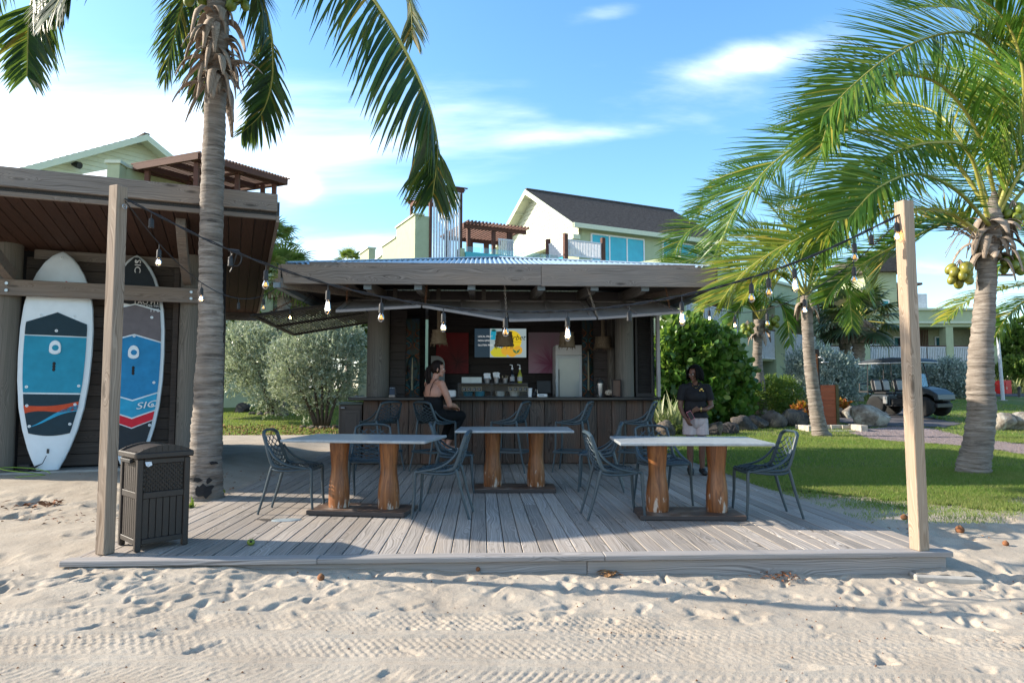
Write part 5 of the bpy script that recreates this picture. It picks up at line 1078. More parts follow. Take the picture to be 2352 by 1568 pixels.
def hair_cap(B, par, mat, sc, back, name='hair'):
    c, f, rt, U, k = B.hd; b = MB(); vs, fs = [], []; n, m = 26, 16
    for j in range(m+1):
        ph = math.pi*j/m
        for i in range(n):
            th = 2*math.pi*i/n; d = f*math.sin(ph)*math.cos(th)+rt*math.sin(ph)*math.sin(th)+U*math.cos(ph); r = Vector((.112, .092, .118))*k*sc; p = c+U*.035*k-f*.01*k+f*d.dot(f)*r.x+rt*d.dot(rt)*r.y+U*d.dot(U)*r.z; vs.append(p+d*.003*math.sin(th*21))
    for j in range(m):
        for i in range(n):
            a = j*n+i; q = [a, j*n+(i+1) % n, (j+1)*n+(i+1) % n, (j+1)*n+i]; ce = sum((vs[x] for x in q), Vector())/4-c
            if ce.dot(f) > (.058 if ce.dot(U) > .085*k else .018)*k and ce.dot(U) < .105*k: continue
            if ce.dot(U) < back*k: continue
            fs.append(tuple(q))
    o = obj(name, b.add(vs, fs), mat, par, world=False, smooth='all'); q = o.modifiers.new('t', 'SOLIDIFY'); q.thickness = .012; q.offset = -1; return o
ha = hair_cap(B, wm, m_hairA, 1.0, -.055); c, f, rt, U, k = B.hd; pt = MB()
for i in range(9):
    g = random.Random(i); o_ = Vector((g.uniform(-.018, .018), g.uniform(-.018, .018), 0)); pt.tube([c-f*.10+U*.05+o_*.4, c-f*.145+U*.02+o_, c-f*.165-U*.06+o_*1.5, c-f*.15-U*.15+o_*1.6, c-f*.13-U*.24+o_*1.2], [.022, .026, .024, .018, .006], 7)
obj('ponytail', pt, m_hairA, ha, world=False, smooth=True)
def face(B, par, lip, eyes=True):
    c, f, rt, U, k = B.hd; P = lambda a, b, d: c+(f*a+rt*b+U*d)*k
    for q in (-1, 1):
        e = obj('eye', MB().ball(P(.0855, q*.031, .010), .0095*k, 10, 8), m_eyew, par, world=False, smooth=True); obj('pupil', MB().ball(P(.0925, q*.031, .010), .0050*k, 8, 6), m_black, e, world=False, smooth=True)
        obj('eyebrow', MB().tube([P(.092, q*.016, .030), P(.090, q*.034, .034), P(.078, q*.050, .028)], .0032, 5), m_hairB, par, world=False, smooth=True)
    obj('lips', MB().tube([P(.088, -.022, -.052), P(.096, -.008, -.049), P(.096, .008, -.049), P(.088, .022, -.052)], .0048, 6).tube([P(.088, -.018, -.055), P(.095, 0, -.059), P(.088, .018, -.055)], .0048, 6), lip, par, world=False, smooth=True)
face(B, wm, m_lipA); obj('earring', MB().ball(c+rt*.090*k-U*.03*k-f*.008, .0055, 8, 6), m_gold, wm, world=False, smooth=True)
obj('bracelet', MB().tube([Vector((.128, .295, .968))+Vector((.022*math.cos(a)+.0, .022*math.cos(a)*.55, .033*math.sin(a))) for a in np.linspace(0, 6.283, 17)], .0028, 5, cap=False), m_gold, wm, world=False)
obj('sandal', MB().b2((.035, .15, .312), (.105, .37, .324)).b2((-.105, .15, .312), (-.035, .37, .324)), m_white, wm, world=False, bevel=.005)
# -- standing woman
ps = on(1600, 1089); wm2 = thing('person', 'woman in a black polo shirt and pale pink shorts standing beside the bar', 'person', (ps.x, ps.y, .004), R(180-10))
B = Body()
B.blob('hip', (0, 0, .80), (.160, .118, .13)); B.blob('torso', (0, .0, .98), (.148, .105, .17)); B.blob('torso', (0, .0, 1.14), (.155, .108, .15)); B.blob('torso', (0, .05, 1.13), (.13, .085, .08)); B.bone('torso', (-.13, -.01, 1.245), (.13, -.01, 1.245), .056, .056); B.bone('torso', (-.05, -.01, 1.28), (.05, -.01, 1.28), .05, .05); B.bone('neck', (0, -.01, 1.26), (0, .012, 1.365), .048, .045)
B.head((0, .02, 1.445), (.72, .69, -.06), .96)
for s in (1, -1):
    B.bone('thigh', (s*.082, 0, .76), (s*.085, .015, .43), .088, .056); B.bone('shin', (s*.085, .015, .43), (s*.085, -.01, .26), .054, .052); B.bone('shin', (s*.085, -.01, .26), (s*.085, -.015, .09), .050, .036); B.bone('foot', (s*.085, -.02, .06), (s*.09, .06, .05), .042, .040); B.bone('foot', (s*.09, .06, .045), (s*.10, .15, .035), .038, .030)
B.bone('arm', (-.165, -.01, 1.24), (-.205, -.015, 1.10), .055, .05); B.bone('arm', (-.205, -.015, 1.10), (-.225, -.01, .99), .048, .042); B.bone('fore', (-.225, -.01, .99), (-.14, .11, .945), .041, .036); B.bone('fore', (-.14, .11, .945), (-.035, .175, .945), .034, .025); B.hand((-.035, .175, .945), (.95, .25, -.08), (.1, .3, .9), (.0, -.2, -.9), 0, .95)
B.bone('arm', (.165, -.01, 1.24), (.20, .0, 1.10), .053, .049); B.bone('arm', (.20, 0, 1.10), (.215, .01, .98), .047, .041); B.bone('fore', (.215, .01, .98), (.195, .085, .89), .040, .034); B.bone('fore', (.195, .085, .89), (.155, .15, .82), .032, .025); B.hand((.155, .15, .82), (-.35, .4, -.8), (-.5, .7, .4), (-.7, -.1, -.4), 0, .95)
B.build('body', m_skinB, wm2)
B.cloth('polo_shirt', m_polo, wm2, lambda L, P: ((L == 'torso') & (P[:, 2] < 1.325)) | ((L == 'hip') & (P[:, 2] > .815)) | ((L == 'arm') & (P[:, 2] > 1.07)), lambda L, P: np.where(L == 'arm', .018, .014+.016*np.clip((1.0-P[:, 2])/.2, 0, 1)))
B.cloth('shorts', m_short, wm2, lambda L, P: ((L == 'hip') & (P[:, 2] < .87)) | ((L == 'thigh') & (P[:, 2] > .575)), lambda L, P: .012+.020*np.clip((.80-P[:, 2])/.2, 0, 1)+.004*np.sin(P[:, 0]*90))
B.cloth('shoes', m_black, wm2, lambda L, P: (L == 'foot') & (P[:, 2] < .085), .006)
ha = hair_cap(B, wm2, m_hairB, 1.10, -.05); c, f, rt, U, k = B.hd; lk = MB(); g = random.Random(5)
for i in range(46):
    a = g.uniform(.75, 5.5); d = f*math.cos(a)+rt*math.sin(a); p0 = c+d*.075+U*(.10+g.uniform(0, .02)); e_ = g.uniform(-.10, -.05); lk.tube([p0, c+d*.115+U*.05, c+d*.122+U*-.02, c+d*.115+U*e_], [.012, .011, .010, .005], 6)
obj('locs', lk, m_hairB, ha, world=False, smooth=True); face(B, wm2, plain('dark_lips', (.10, .035, .03), .5, .3))
obj('hair_clip', MB().tube([c+f*.085+rt*.05+U*.105, c+f*.06+rt*.085+U*.075], .006, 6), m_steel, wm2, world=False)
P = lambda a, b, d: c+(f*a+rt*b+U*d)*k
gl = MB()
for q in (-1, 1): gl.tube([P(.100, q*.032+.024*math.cos(a), .008+.018*math.sin(a)) for a in np.linspace(0, 6.283, 15)], .002, 5, cap=False); gl.tube([P(.098, q*.056, .012), P(.0, q*.088, .014)], .002, 5)
obj('glasses', gl, m_black, wm2, world=False)
cl = MB()
for s in (-1, 1): cl.add([(s*.012, .085, 1.285), (s*.075, .02, 1.325), (s*.085, .035, 1.285), (s*.045, .098, 1.245)], [(0, 1, 2, 3)])
o = obj('collar', cl, m_polo, wm2, world=False); o.modifiers.new('t', 'SOLIDIFY').thickness = .006
obj('flower_pin', MB().ball((-.075, .125, 1.235), (.018, .01, .018), 9, 6).ball((-.05, .13, 1.215), (.012, .008, .012), 8, 5).ball((-.10, .115, 1.21), (.012, .008, .012), 8, 5), m_gold, wm2, world=False, smooth=True)
obj('watch', MB().tube([Vector((-.058, .162, .945))+Vector((.010*math.cos(a)*.5, .028*math.cos(a), .031*math.sin(a))) for a in np.linspace(0, 6.283, 15)], .007, 6, cap=False), m_gold, wm2, world=False, smooth=True)
obj('necklace', MB().tube([(-.05, .06, 1.30), (-.02, .092, 1.262), (0, .10, 1.252), (.02, .092, 1.262), (.05, .06, 1.30)], .0022, 5), m_gold, wm2, world=False)
hp_ = MW['person.001'] @ Vector((.10, .215, .86)); ph = thing('phone', 'small phone with a pink case held by the standing woman', 'phone', tuple(hp_), R(170)); obj('case', MB().box((0, 0, 0), (.07, .012, .13), Matrix.Rotation(R(28), 3, 'Y')), plain('pink_case', (.55, .16, .20), .4, .4), ph, world=False, bevel=.004); obj('glass_front', MB().box((0, .0075, 0), (.062, .002, .118), Matrix.Rotation(R(28), 3, 'Y')), m_black, ph, world=False)
# ================================================================ palms
M = Mat('palm_bark', .9, .15); v = M.coord('Object'); vz = M.coord('Object', (3, 3, 26)); c = M.ramp(M.noise(vz, 1.0, 6, .7, .5), [(.34, (.055, .046, .040)), (.47, (.185, .155, .132)), (.64, (.35, .31, .27))])
c = M.mix(M.ramp(M.noise(v, 3.5, 4), [(.35, (0, 0, 0)), (.65, (.7, .7, .7))]), c, (.185, .155, .13)); M.color(c); M.bump(M.noise(M.coord('Object', (8, 8, 60)), 1.0, 5, .7), .7, .02); m_bark = M.m
GR = [(0, (.025, .075, .012)), (.35, (.050, .135, .018)), (.7, (.105, .20, .025)), (.9, (.21, .28, .04)), (1, (.40, .33, .05))]
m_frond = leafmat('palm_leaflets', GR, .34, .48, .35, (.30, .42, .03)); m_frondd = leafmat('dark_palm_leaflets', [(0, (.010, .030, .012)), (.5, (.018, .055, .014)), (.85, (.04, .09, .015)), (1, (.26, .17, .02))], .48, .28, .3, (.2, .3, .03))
m_frondy = leafmat('yellowed_leaflets', [(0, (.06, .13, .012)), (.4, (.13, .21, .02)), (.75, (.28, .30, .03)), (1, (.42, .33, .04))], .35, .40, .45, (.5, .5, .05))
m_rach = plain('palm_rachis', (.30, .28, .06), .45, .4); m_sheath = wood('dry_sheath', (.13, .095, .07), (.36, .29, .235), 2, None, .85, var=.3)
m_nutg = plain('green_coconut', (.15, .19, .025), .35, .45, var=.25); m_nuty = plain('olive_coconut', (.20, .19, .028), .35, .45, var=.25)
def trunk_mesh(pts, rr, n=20, step=.028, rough=.035, seed=0):
    L = sum((Vector(b)-Vector(a)).length for a, b in zip(pts[:-1], pts[1:])); k = max(12, int(L/step)); P = cat(pts, k); g = random.Random(seed); b = MB(); R_ = []
    t0 = np.linspace(0, 1, len(rr)); ph = 0; ring = []
    for i in range(k): ph += g.uniform(.22, .42); ring.append((ph % 1))
    for i in range(k): R_.append(float(np.interp(i/(k-1), t0, rr))*(1+rough*(ring[i]-.5)*2.2+g.uniform(-.012, .012)))
    b.tube(P, R_, n); o = []
    for i, v in enumerate(b.v): j = i % n; r_ = i//n; q = Vector(v)-P[min(r_, k-1)]; s = 1+.025*math.sin(j*2*math.pi/n*3+r_*.35)+g.uniform(-.010, .010); o.append(tuple(P[min(r_, k-1)]+q*s))
    b.v = o; return b
WIND = Vector((-.35, -.05, 0))
def frond(par, path, L=.85, nl=64,  mat=None, droop=.9, wind=1.0, seed=0, wd=.020, tip=.35, side=1.0, r=.034, roll=0.0, ub=.22):
    mat = mat or m_frond; nl = int(nl*1.75); droop *= .5; L *= 1.15; wd *= .80; g = random.Random(seed); N = 44; P = cat(path, N); V, Fq, T3 = [], [], []; down = Vector((0, 0, -1))
    for i in range(nl):
        t = .10+.90*(i+.5)/nl; f = t*(N-1); j = min(int(f), N-2); p = P[j].lerp(P[j+1], f-j); T = (P[j+1]-P[j]).normalized(); S = T.cross(Vector((0, 0, 1)))
        S = S.normalized() if S.length > .15 else Vector((1, 0, 0)); U = S.cross(T); S, U = S*math.cos(roll)+U*math.sin(roll), U*math.cos(roll)-S*math.sin(roll)
        ll = L*(.45+.55*min(1, t/.22))*(1 if t < .6 else 1-(1-tip)*((t-.6)/.4)**1.5); ang = R(34+22*t)
        for sg in (1, -1):
            if g.random() < .03: continue
            l_ = ll*g.uniform(.82, 1.12); a = ang+g.uniform(-.12, .12); d = (S*sg*math.cos(a)*side+T*math.sin(a)+U*(ub+g.uniform(-.12, .12))).normalized(); d = (d+WIND*wind*.22).normalized()
            q = p.copy(); w0 = wd*g.uniform(.8, 1.15); base = len(V); wv = T-d*T.dot(d)
            wv = wv.normalized() if wv.length > .1 else U
            n_ = 4
            for k in range(n_+1):
                w_ = w0*(.55, 1.0, .92, .6, .06)[k]; V.append(q-wv*w_); V.append(q+wv*w_)
                d = (d+down*droop*(.10+.13*k)*g.uniform(.5, 1.4)+WIND*wind*.05).normalized(); q = q+d*l_/n_; wv = wv-d*wv.dot(d); wv.normalize()
            for k in range(n_): Fq.append((base+2*k, base+2*k+1, base+2*k+3, base+2*k+2))
    mi = [0]*len(Fq); rb = MB().tube(P, [r*(1-.85*i/(N-1)) for i in range(N)], 6); o_ = len(V); V += [Vector(v) for v in rb.v]; q4 = [tuple(i+o_ for i in f) for f in rb.f if len(f) == 4]; Fq += q4; mi += [1]*len(q4)
    iv = MW[par.name].inverted(); return obj('frond', None, None, par, me=mesh_np('frond', [iv @ v for v in V], Fq, [mat, m_rach], mi, True))
def sheath(par, c, az, r0, L, w, droop, seed, up=.3):
    g = random.Random(seed); d = Vector((math.cos(az), math.sin(az), up)); sd = Vector((-math.sin(az), math.cos(az), 0)); b = MB(); P = []; q = Vector(c)+Vector((math.cos(az), math.sin(az), 0))*r0
    n = 9; tw = g.uniform(-.6, .6)
    for i in range(n):
        t = i/(n-1); s_ = (sd*math.cos(tw*t)+Vector((0, 0, 1))*math.sin(tw*t)); wi = w*(1-.75*t**1.5)*(1+.12*math.sin(9*t+seed)); P += [q-s_*wi, q+d.normalized().cross(s_)*wi*.35, q+s_*wi]; q = q+d.normalized()*L/(n-1); d = d+Vector((0, 0, -droop/n*3))
    b.add(P, [(3*i+j, 3*i+j+1, 3*i+j+4, 3*i+j+3) for i in range(n-1) for j in (0, 1)]); o = obj('leaf_sheath', b, m_sheath, par, smooth='all'); o.modifiers.new('t', 'SOLIDIFY').thickness = .006
def nuts(par, c, n, spread, size, mat, seed):
    g = random.Random(seed); c = Vector(c); st = MB()
    for i in range(n):
        a = i*2.4; h = (i/n-.5); p = c+Vector((math.cos(a)*spread*(.55+.3*g.random()), math.sin(a)*spread*(.5+.3*g.random()), -h*spread*1.7)); s = size*g.uniform(.85, 1.12); b = MB().ball((0, 0, 0), (s*.78, s*.78, s), 12, 9); b.v = [(v[0]*(1+.05*math.cos(3*math.atan2(v[1], v[0]))), v[1]*(1+.05*math.cos(3*math.atan2(v[1], v[0]))), v[2]) for v in b.v]
        rm = (p-(c+Vector((0, 0, spread*1.6)))).to_track_quat('Z', 'Y').to_matrix(); b.v = [tuple(p+rm @ Vector(v)) for v in b.v]; obj('coconut', b, mat, par, smooth='all'); st.tube([c+Vector((0, 0, spread*1.6)), p-rm @ Vector((0, 0, s))], .008, 5)
    obj('fruit_stalk', st, m_sheath, par)
def D3(l): return [at(*p) for p in l]
# --- tall palm beside the deck
pb = on(470, 1147, -.02); pl = thing('coconut_palm', 'tall coconut palm in front of the surf shed, trunk beside the deck edge', 'palm tree', tuple(pb), 0, 'coconut palms')
d0 = 7.95; tp = [(470, 1160, d0), (472, 1060, d0), (478, 920, d0), (484, 760, d0), (484, 600, d0), (488, 420, d0), (494, 260, d0), (500, 100, d0), (503, -70, d0)]
obj('trunk', trunk_mesh(D3(tp), [.215, .180, .160, .140, .130, .128, .122, .118, .14], seed=1), m_bark, pl, smooth='all')
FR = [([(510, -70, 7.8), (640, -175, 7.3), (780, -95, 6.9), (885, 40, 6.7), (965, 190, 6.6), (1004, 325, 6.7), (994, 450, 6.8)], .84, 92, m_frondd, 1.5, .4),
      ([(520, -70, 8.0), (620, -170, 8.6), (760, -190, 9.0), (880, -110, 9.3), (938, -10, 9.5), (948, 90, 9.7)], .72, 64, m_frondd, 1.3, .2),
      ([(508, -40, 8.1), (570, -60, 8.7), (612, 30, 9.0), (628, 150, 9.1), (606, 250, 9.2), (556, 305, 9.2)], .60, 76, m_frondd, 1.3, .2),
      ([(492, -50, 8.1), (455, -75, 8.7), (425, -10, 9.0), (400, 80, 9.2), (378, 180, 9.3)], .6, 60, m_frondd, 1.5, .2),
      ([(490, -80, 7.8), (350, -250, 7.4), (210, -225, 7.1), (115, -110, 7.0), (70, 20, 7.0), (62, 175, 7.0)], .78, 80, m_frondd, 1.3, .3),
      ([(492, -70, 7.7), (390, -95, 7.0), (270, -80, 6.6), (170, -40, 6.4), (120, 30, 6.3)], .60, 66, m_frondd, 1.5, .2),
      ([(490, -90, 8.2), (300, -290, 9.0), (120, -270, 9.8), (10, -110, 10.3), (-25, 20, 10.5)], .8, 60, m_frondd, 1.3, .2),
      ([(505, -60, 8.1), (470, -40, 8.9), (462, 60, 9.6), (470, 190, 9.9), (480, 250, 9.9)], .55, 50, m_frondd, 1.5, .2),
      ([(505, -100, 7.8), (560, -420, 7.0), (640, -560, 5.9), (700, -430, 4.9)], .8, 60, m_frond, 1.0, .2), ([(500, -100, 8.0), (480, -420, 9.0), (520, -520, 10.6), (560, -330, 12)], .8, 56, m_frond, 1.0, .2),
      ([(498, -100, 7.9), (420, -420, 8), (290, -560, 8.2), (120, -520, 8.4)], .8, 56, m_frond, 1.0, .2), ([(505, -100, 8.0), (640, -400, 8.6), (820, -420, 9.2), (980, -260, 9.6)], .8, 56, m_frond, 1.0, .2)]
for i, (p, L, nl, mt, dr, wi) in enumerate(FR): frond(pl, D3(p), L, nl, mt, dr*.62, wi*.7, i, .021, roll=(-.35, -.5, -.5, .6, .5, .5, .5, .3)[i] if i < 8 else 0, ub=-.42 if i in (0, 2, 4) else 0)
for i in range(64):
    a = i*2.39; y = 30+(i*37 % 165) if i < 50 else 140+(i*13 % 80); q = at(497, y, d0); sheath(pl, q, a, .105, rnd.uniform(.22, .58), rnd.uniform(.022, .075), rnd.uniform(.6, 3.6), i, (.55, .1, -.6)[i % 3])
nuts(pl, at(452, -8, 7.9), 5, .11, .085, m_nutg, 1); nuts(pl, at(548, 2, 7.9), 5, .12, .08, m_nutg, 2)
ax = D3(tp); g = random.Random(3)
def on_trunk(px_, py_):
    """a point on the trunk's front, a little proud of the bark"""
    c = at(478+(px_-478)*0, py_, d0); i = min(range(len(ax)), key=lambda k: abs(ax[k].z-c.z)); r_ = float(np.interp(c.z, [a.z for a in ax][:4], [.215, .185, .160, .145])); x = max(-.9, min(.9, (px_-474)/36)); return Vector((at(474, py_, d0).x+x*r_, at(474, py_, d0).y-math.sqrt(1-x*x)*r_-.012, c.z))
for x0, y0, w_, h_, n in ((484, 1120, 20, 20, 15), (462, 1097, 22, 6, 13), (500, 1060, 8, 5, 9), (492, 1098, 6, 9, 9)):
    P = [on_trunk(x0+w_*math.cos(a)*g.uniform(.45, 1.1), y0+h_*math.sin(a)*g.uniform(.45, 1.1)) for a in np.linspace(0, 6.283, n, endpoint=False)]; obj('rotten_hollow', MB().add([on_trunk(x0, y0)]+P, [(0, 1+i, 1+(i+1) % n) for i in range(n)]), m_dark, pl)
# --- palms on the lawn
pr = on(2237, 1086, -.02); pr_ = thing('coconut_palm', 'big coconut palm with wind blown fronds and olive nuts, right of the free post', 'palm tree', tuple(pr), 0, 'coconut palms'); d1 = 10.25
obj('trunk', trunk_mesh(D3([(2232, 1100, d1), (2240, 1050, d1), (2254, 960, d1), (2252, 880, d1), (2254, 800, d1), (2262, 700, d1), (2268, 610, d1), (2276, 530, d1), (2280, 490, d1), (2284, 440, d1)]), [.25, .215, .19, .185, .17, .15, .135, .122, .15, .12, .03], seed=2, rough=.05), m_bark, pr_, smooth='all')
RF = [([(2300, 400, 10.3), (2310, 260, 10.2), (2292, 140, 10.1), (2235, 80, 9.9), (2150, 82, 9.6), (2050, 125, 9.3), (1960, 195, 9.1), (1890, 265, 9)], 1.15, 96, m_frond),
      ([(2292, 480, 10.3), (2245, 305, 10.1), (2160, 195, 9.8), (2050, 172, 9.6), (1970, 205, 9.4), (1910, 270, 9.3), (1885, 340, 9.3)], 1.05, 84, m_frond),
      ([(2280, 500, 10.3), (2190, 370, 10.5), (2085, 315, 10.8), (1960, 300, 11), (1860, 320, 11.2), (1765, 385, 11.3), (1690, 480, 11.4), (1655, 560, 11.5)], 1.05, 92, m_frond),
      ([(2272, 510, 10.2), (2225, 350, 9.8), (2145, 328, 9.5), (2060, 350, 9.2), (1995, 400, 9.1), (1935, 480, 9), (1880, 580, 9)], .98, 86, m_frond),
      ([(2268, 550, 10.2), (2180, 490, 9.9), (2070, 484, 9.6), (1930, 512, 9.4), (1810, 560, 9.3), (1715, 620, 9.3), (1652, 695, 9.3)], .85, 86, m_frondy),
      ([(2262, 560, 10.3), (2190, 510, 10.6), (2100, 545, 10.9), (2010, 590, 11.1), (1935, 640, 11.2), (1895, 690, 11.2)], .62, 72, m_frond),
      ([(2262, 560, 10.4), (2180, 500, 11.2), (2100, 520, 11.8), (2040, 580, 12.2), (2010, 650, 12.4)], .7, 64, m_frondd),
      ([(2285, 500, 10.3), (2320, 320, 10.6), (2330, 180, 10.9), (2290, 80, 11), (2200, 20, 11), (2080, 20, 11)], 1.1, 80, m_frond),
      ([(2290, 490, 10.2), (2340, 330, 9.9), (2350, 170, 9.6), (2310, 50, 9.4), (2230, -10, 9.2), (2130, 0, 9)], 1.1, 80, m_frond),
      ([(2290, 500, 10.2), (2350, 380, 10), (2420, 250, 9.8), (2440, 120, 9.6), (2400, 20, 9.5)], 1.0, 70, m_frond), ([(2290, 520, 10.3), (2360, 430, 10.4), (2430, 420, 10.5), (2480, 500, 10.5), (2500, 600, 10.5)], .9, 60, m_frond),
      ([(2280, 500, 10.3), (2230, 360, 10.9), (2150, 260, 11.6), (2040, 240, 12.2), (1930, 300, 12.6), (1850, 400, 12.8)], 1.0, 80, m_frond),
      ([(2275, 520, 10.2), (2200, 440, 9.4), (2110, 400, 8.8), (2020, 430, 8.4), (1950, 500, 8.3)], .85, 70, m_frond), ([(2290, 510, 10.4), (2310, 330, 11.4), (2250, 190, 12.2), (2140, 140, 12.8)], 1.0, 64, m_frond)]
for i, (p, L, nl, mt) in enumerate(RF): frond(pr_, D3(p), L, nl, mt, .30, .7, 40+i, .019, roll=(.85, .7, .75, .9, .6, .6, .5, .8, .6, .3, .2, .8, .8, .7)[i])
for i in range(34): a = i*2.39; q = at(2278, 500+(i*29 % 105), d1); sheath(pr_, q, a, .11, rnd.uniform(.25, .65), rnd.uniform(.05, .11), rnd.uniform(.8, 3.2), 70+i, .9 if i % 3 else .2)
nuts(pr_, at(2206, 632, 10.0), 12, .15, .086, m_nuty, 5); nuts(pr_, at(2325, 605, 10.3), 11, .16, .085, m_nutg, 6); nuts(pr_, at(2328, 495, 10.2), 10, .15, .085, m_nutg, 7)
b = MB(); g = random.Random(2)
for i in range(26): a = g.uniform(0, 6.28); q = at(2305, 470-i*5, 10.15); b.tube([q, q+Vector((.16*math.cos(a), .16*math.sin(a), .16))], .008, 5)
obj('flower_spray', b, m_rach, pr_)
b = MB()
for i in range(16): q = at(2250, 560, 10.1); a = g.uniform(2.2, 4.2); b.tube(cat([q, q+Vector((.25*math.cos(a), .2*math.sin(a), .18)), q+Vector((.5*math.cos(a), .3*math.sin(a), g.uniform(-.2, .3)))], 6), .006, 4)
obj('dry_twigs', b, m_sheath, pr_)
pm = ground_pt(1886, 1004); pm_ = thing('coconut_palm', 'slender coconut palm leaning on the lawn between the seagrape and the golf cart', 'palm tree', tuple(pm), 0, 'coconut palms'); d2 = pm.y*math.cos(YAW)-pm.x*math.sin(YAW); d2 = 17.8
obj('trunk', trunk_mesh(D3([(1890, 1010, d2), (1882, 985, d2), (1870, 910, d2), (1860, 830, d2), (1855, 760, d2), (1852, 680, d2)]), [.27, .20, .165, .15, .14, .15], seed=3, rough=.05), m_bark, pm_, smooth='all')
MFR = [([(1852, 680, 17.8), (1790, 570, 17.6), (1690, 505, 17.4), (1590, 525, 17.2), (1535, 600, 17.1)], 1.2, 70, m_frond), ([(1852, 682, 17.8), (1760, 610, 17.2), (1650, 590, 16.8), (1560, 605, 16.6), (1510, 640, 16.6)], 1.0, 66, m_frond),
       ([(1852, 675, 17.8), (1810, 530, 17.8), (1730, 440, 17.8), (1650, 445, 17.8), (1590, 500, 17.8)], 1.3, 70, m_frond), ([(1852, 672, 17.8), (1840, 520, 18), (1780, 420, 18.2), (1700, 400, 18.4), (1630, 440, 18.6)], 1.3, 66, m_frond),
       ([(1852, 680, 17.8), (1910, 570, 17.8), (1965, 590, 17.8), (2000, 690, 17.8)], 1.1, 56, m_frond), ([(1852, 684, 17.8), (1900, 620, 18.2), (1945, 660, 18.6), (1958, 750, 18.6)], 1.0, 50, m_frond),
       ([(1850, 684, 17.8), (1800, 630, 17.6), (1745, 640, 17.4), (1705, 690, 17.4)], .8, 50, m_frondy), ([(1852, 676, 17.8), (1880, 540, 17.4), (1840, 460, 17), (1770, 470, 16.6)], 1.1, 60, m_frond),
       ([(1850, 680, 17.8), (1770, 560, 18.6), (1680, 540, 19), (1600, 580, 19.4)], 1.1, 60, m_frond), ([(1852, 680, 17.8), (1890, 560, 19), (1900, 520, 20), (1870, 560, 21)], 1.0, 50, m_frond)]
for i, (p, L, nl, mt) in enumerate(MFR): frond(pm_, D3(p), L*.72, nl, mt, .40, .7, 90+i, .022, r=.026, roll=.6 if i not in (4, 5) else -.5)
for i in range(10): sheath(pm_, at(1852, 690+(i*13 % 22), d2), i*2.39, .13, rnd.uniform(.3, .55), .08, 2.4, 120+i)
nuts(pm_, at(1884, 660, 17.5), 4, .16, .12, m_nutg, 8)
d3 = 24.5; q = at(1750, 945, d3); q.z = gz(q.x, q.y)-.05; ps_ = thing('coconut_palm', 'short young coconut palm behind the boulders and hedge, nut clusters at its crown', 'palm tree', tuple(q), 0, 'coconut palms')
obj('trunk', trunk_mesh([q]+D3([(1747, 900, d3), (1740, 830, d3), (1741, 780, d3), (1745, 735, d3)]), [.22, .19, .165, .16, .2], seed=4, rough=.06), m_bark, ps_, smooth='all')
for i, p in enumerate([[(1745, 732), (1690, 660), (1630, 680), (1600, 740)], [(1745, 732), (1700, 620), (1640, 610), (1590, 660)], [(1745, 732), (1740, 610), (1700, 560), (1650, 590)], [(1745, 732), (1790, 640), (1830, 660), (1850, 740)], [(1745, 734), (1780, 690), (1805, 720), (1815, 790)], [(1745, 732), (1770, 610), (1780, 560), (1750, 550)], [(1745, 732), (1720, 690), (1690, 720), (1670, 780)]]):
    dd = (i % 3-1)*.8; frond(ps_, [at(x, y, d3+dd*k*.4) for k, (x, y) in enumerate(p)], .72, 46, m_frondy if i in (0, 3) else m_frond, .9, .9, 140+i, .03, r=.03)
nuts(ps_, at(1718, 758, 24.2), 8, .22, .13, m_nutg, 9); nuts(ps_, at(1775, 742, 24.2), 7, .2, .13, m_nutg, 10)
for i in range(10): sheath(ps_, at(1745, 745+(i*13 % 30), d3), i*2.39, .17, rnd.uniform(.3, .6), .10, 2.4, 150+i)
# palm just outside on the right whose fronds reach in
q = at(2480, 1000, 15.5); q.z = gz(q.x, q.y); po = thing('coconut_palm', 'coconut palm mostly out of sight whose pale arching frond reaches in at the right edge', 'palm tree', tuple(q), 0, 'coconut palms'); obj('trunk', trunk_mesh([q]+D3([(2475, 900, 15.5), (2460, 780, 15.5), (2455, 690, 15.5)]), [.25, .18, .15, .17], seed=6), m_bark, po, smooth='all')
for i, p in enumerate([[(2455, 690), (2390, 650), (2300, 665), (2225, 690), (2170, 735)], [(2455, 690), (2400, 600), (2330, 590), (2270, 640)], [(2455, 690), (2420, 570), (2360, 520), (2300, 540)], [(2455, 690), (2380, 680), (2320, 720), (2280, 780)], [(2455, 690), (2500, 580), (2560, 560), (2620, 620)], [(2455, 690), (2460, 560), (2440, 480), (2400, 470)]]):
    frond(po, [at(x, y, 15.5-.2*k) for k, (x, y) in enumerate(p)], .75, 56, m_frondy if i == 0 else m_frond, .9, .7, 170+i, .02)
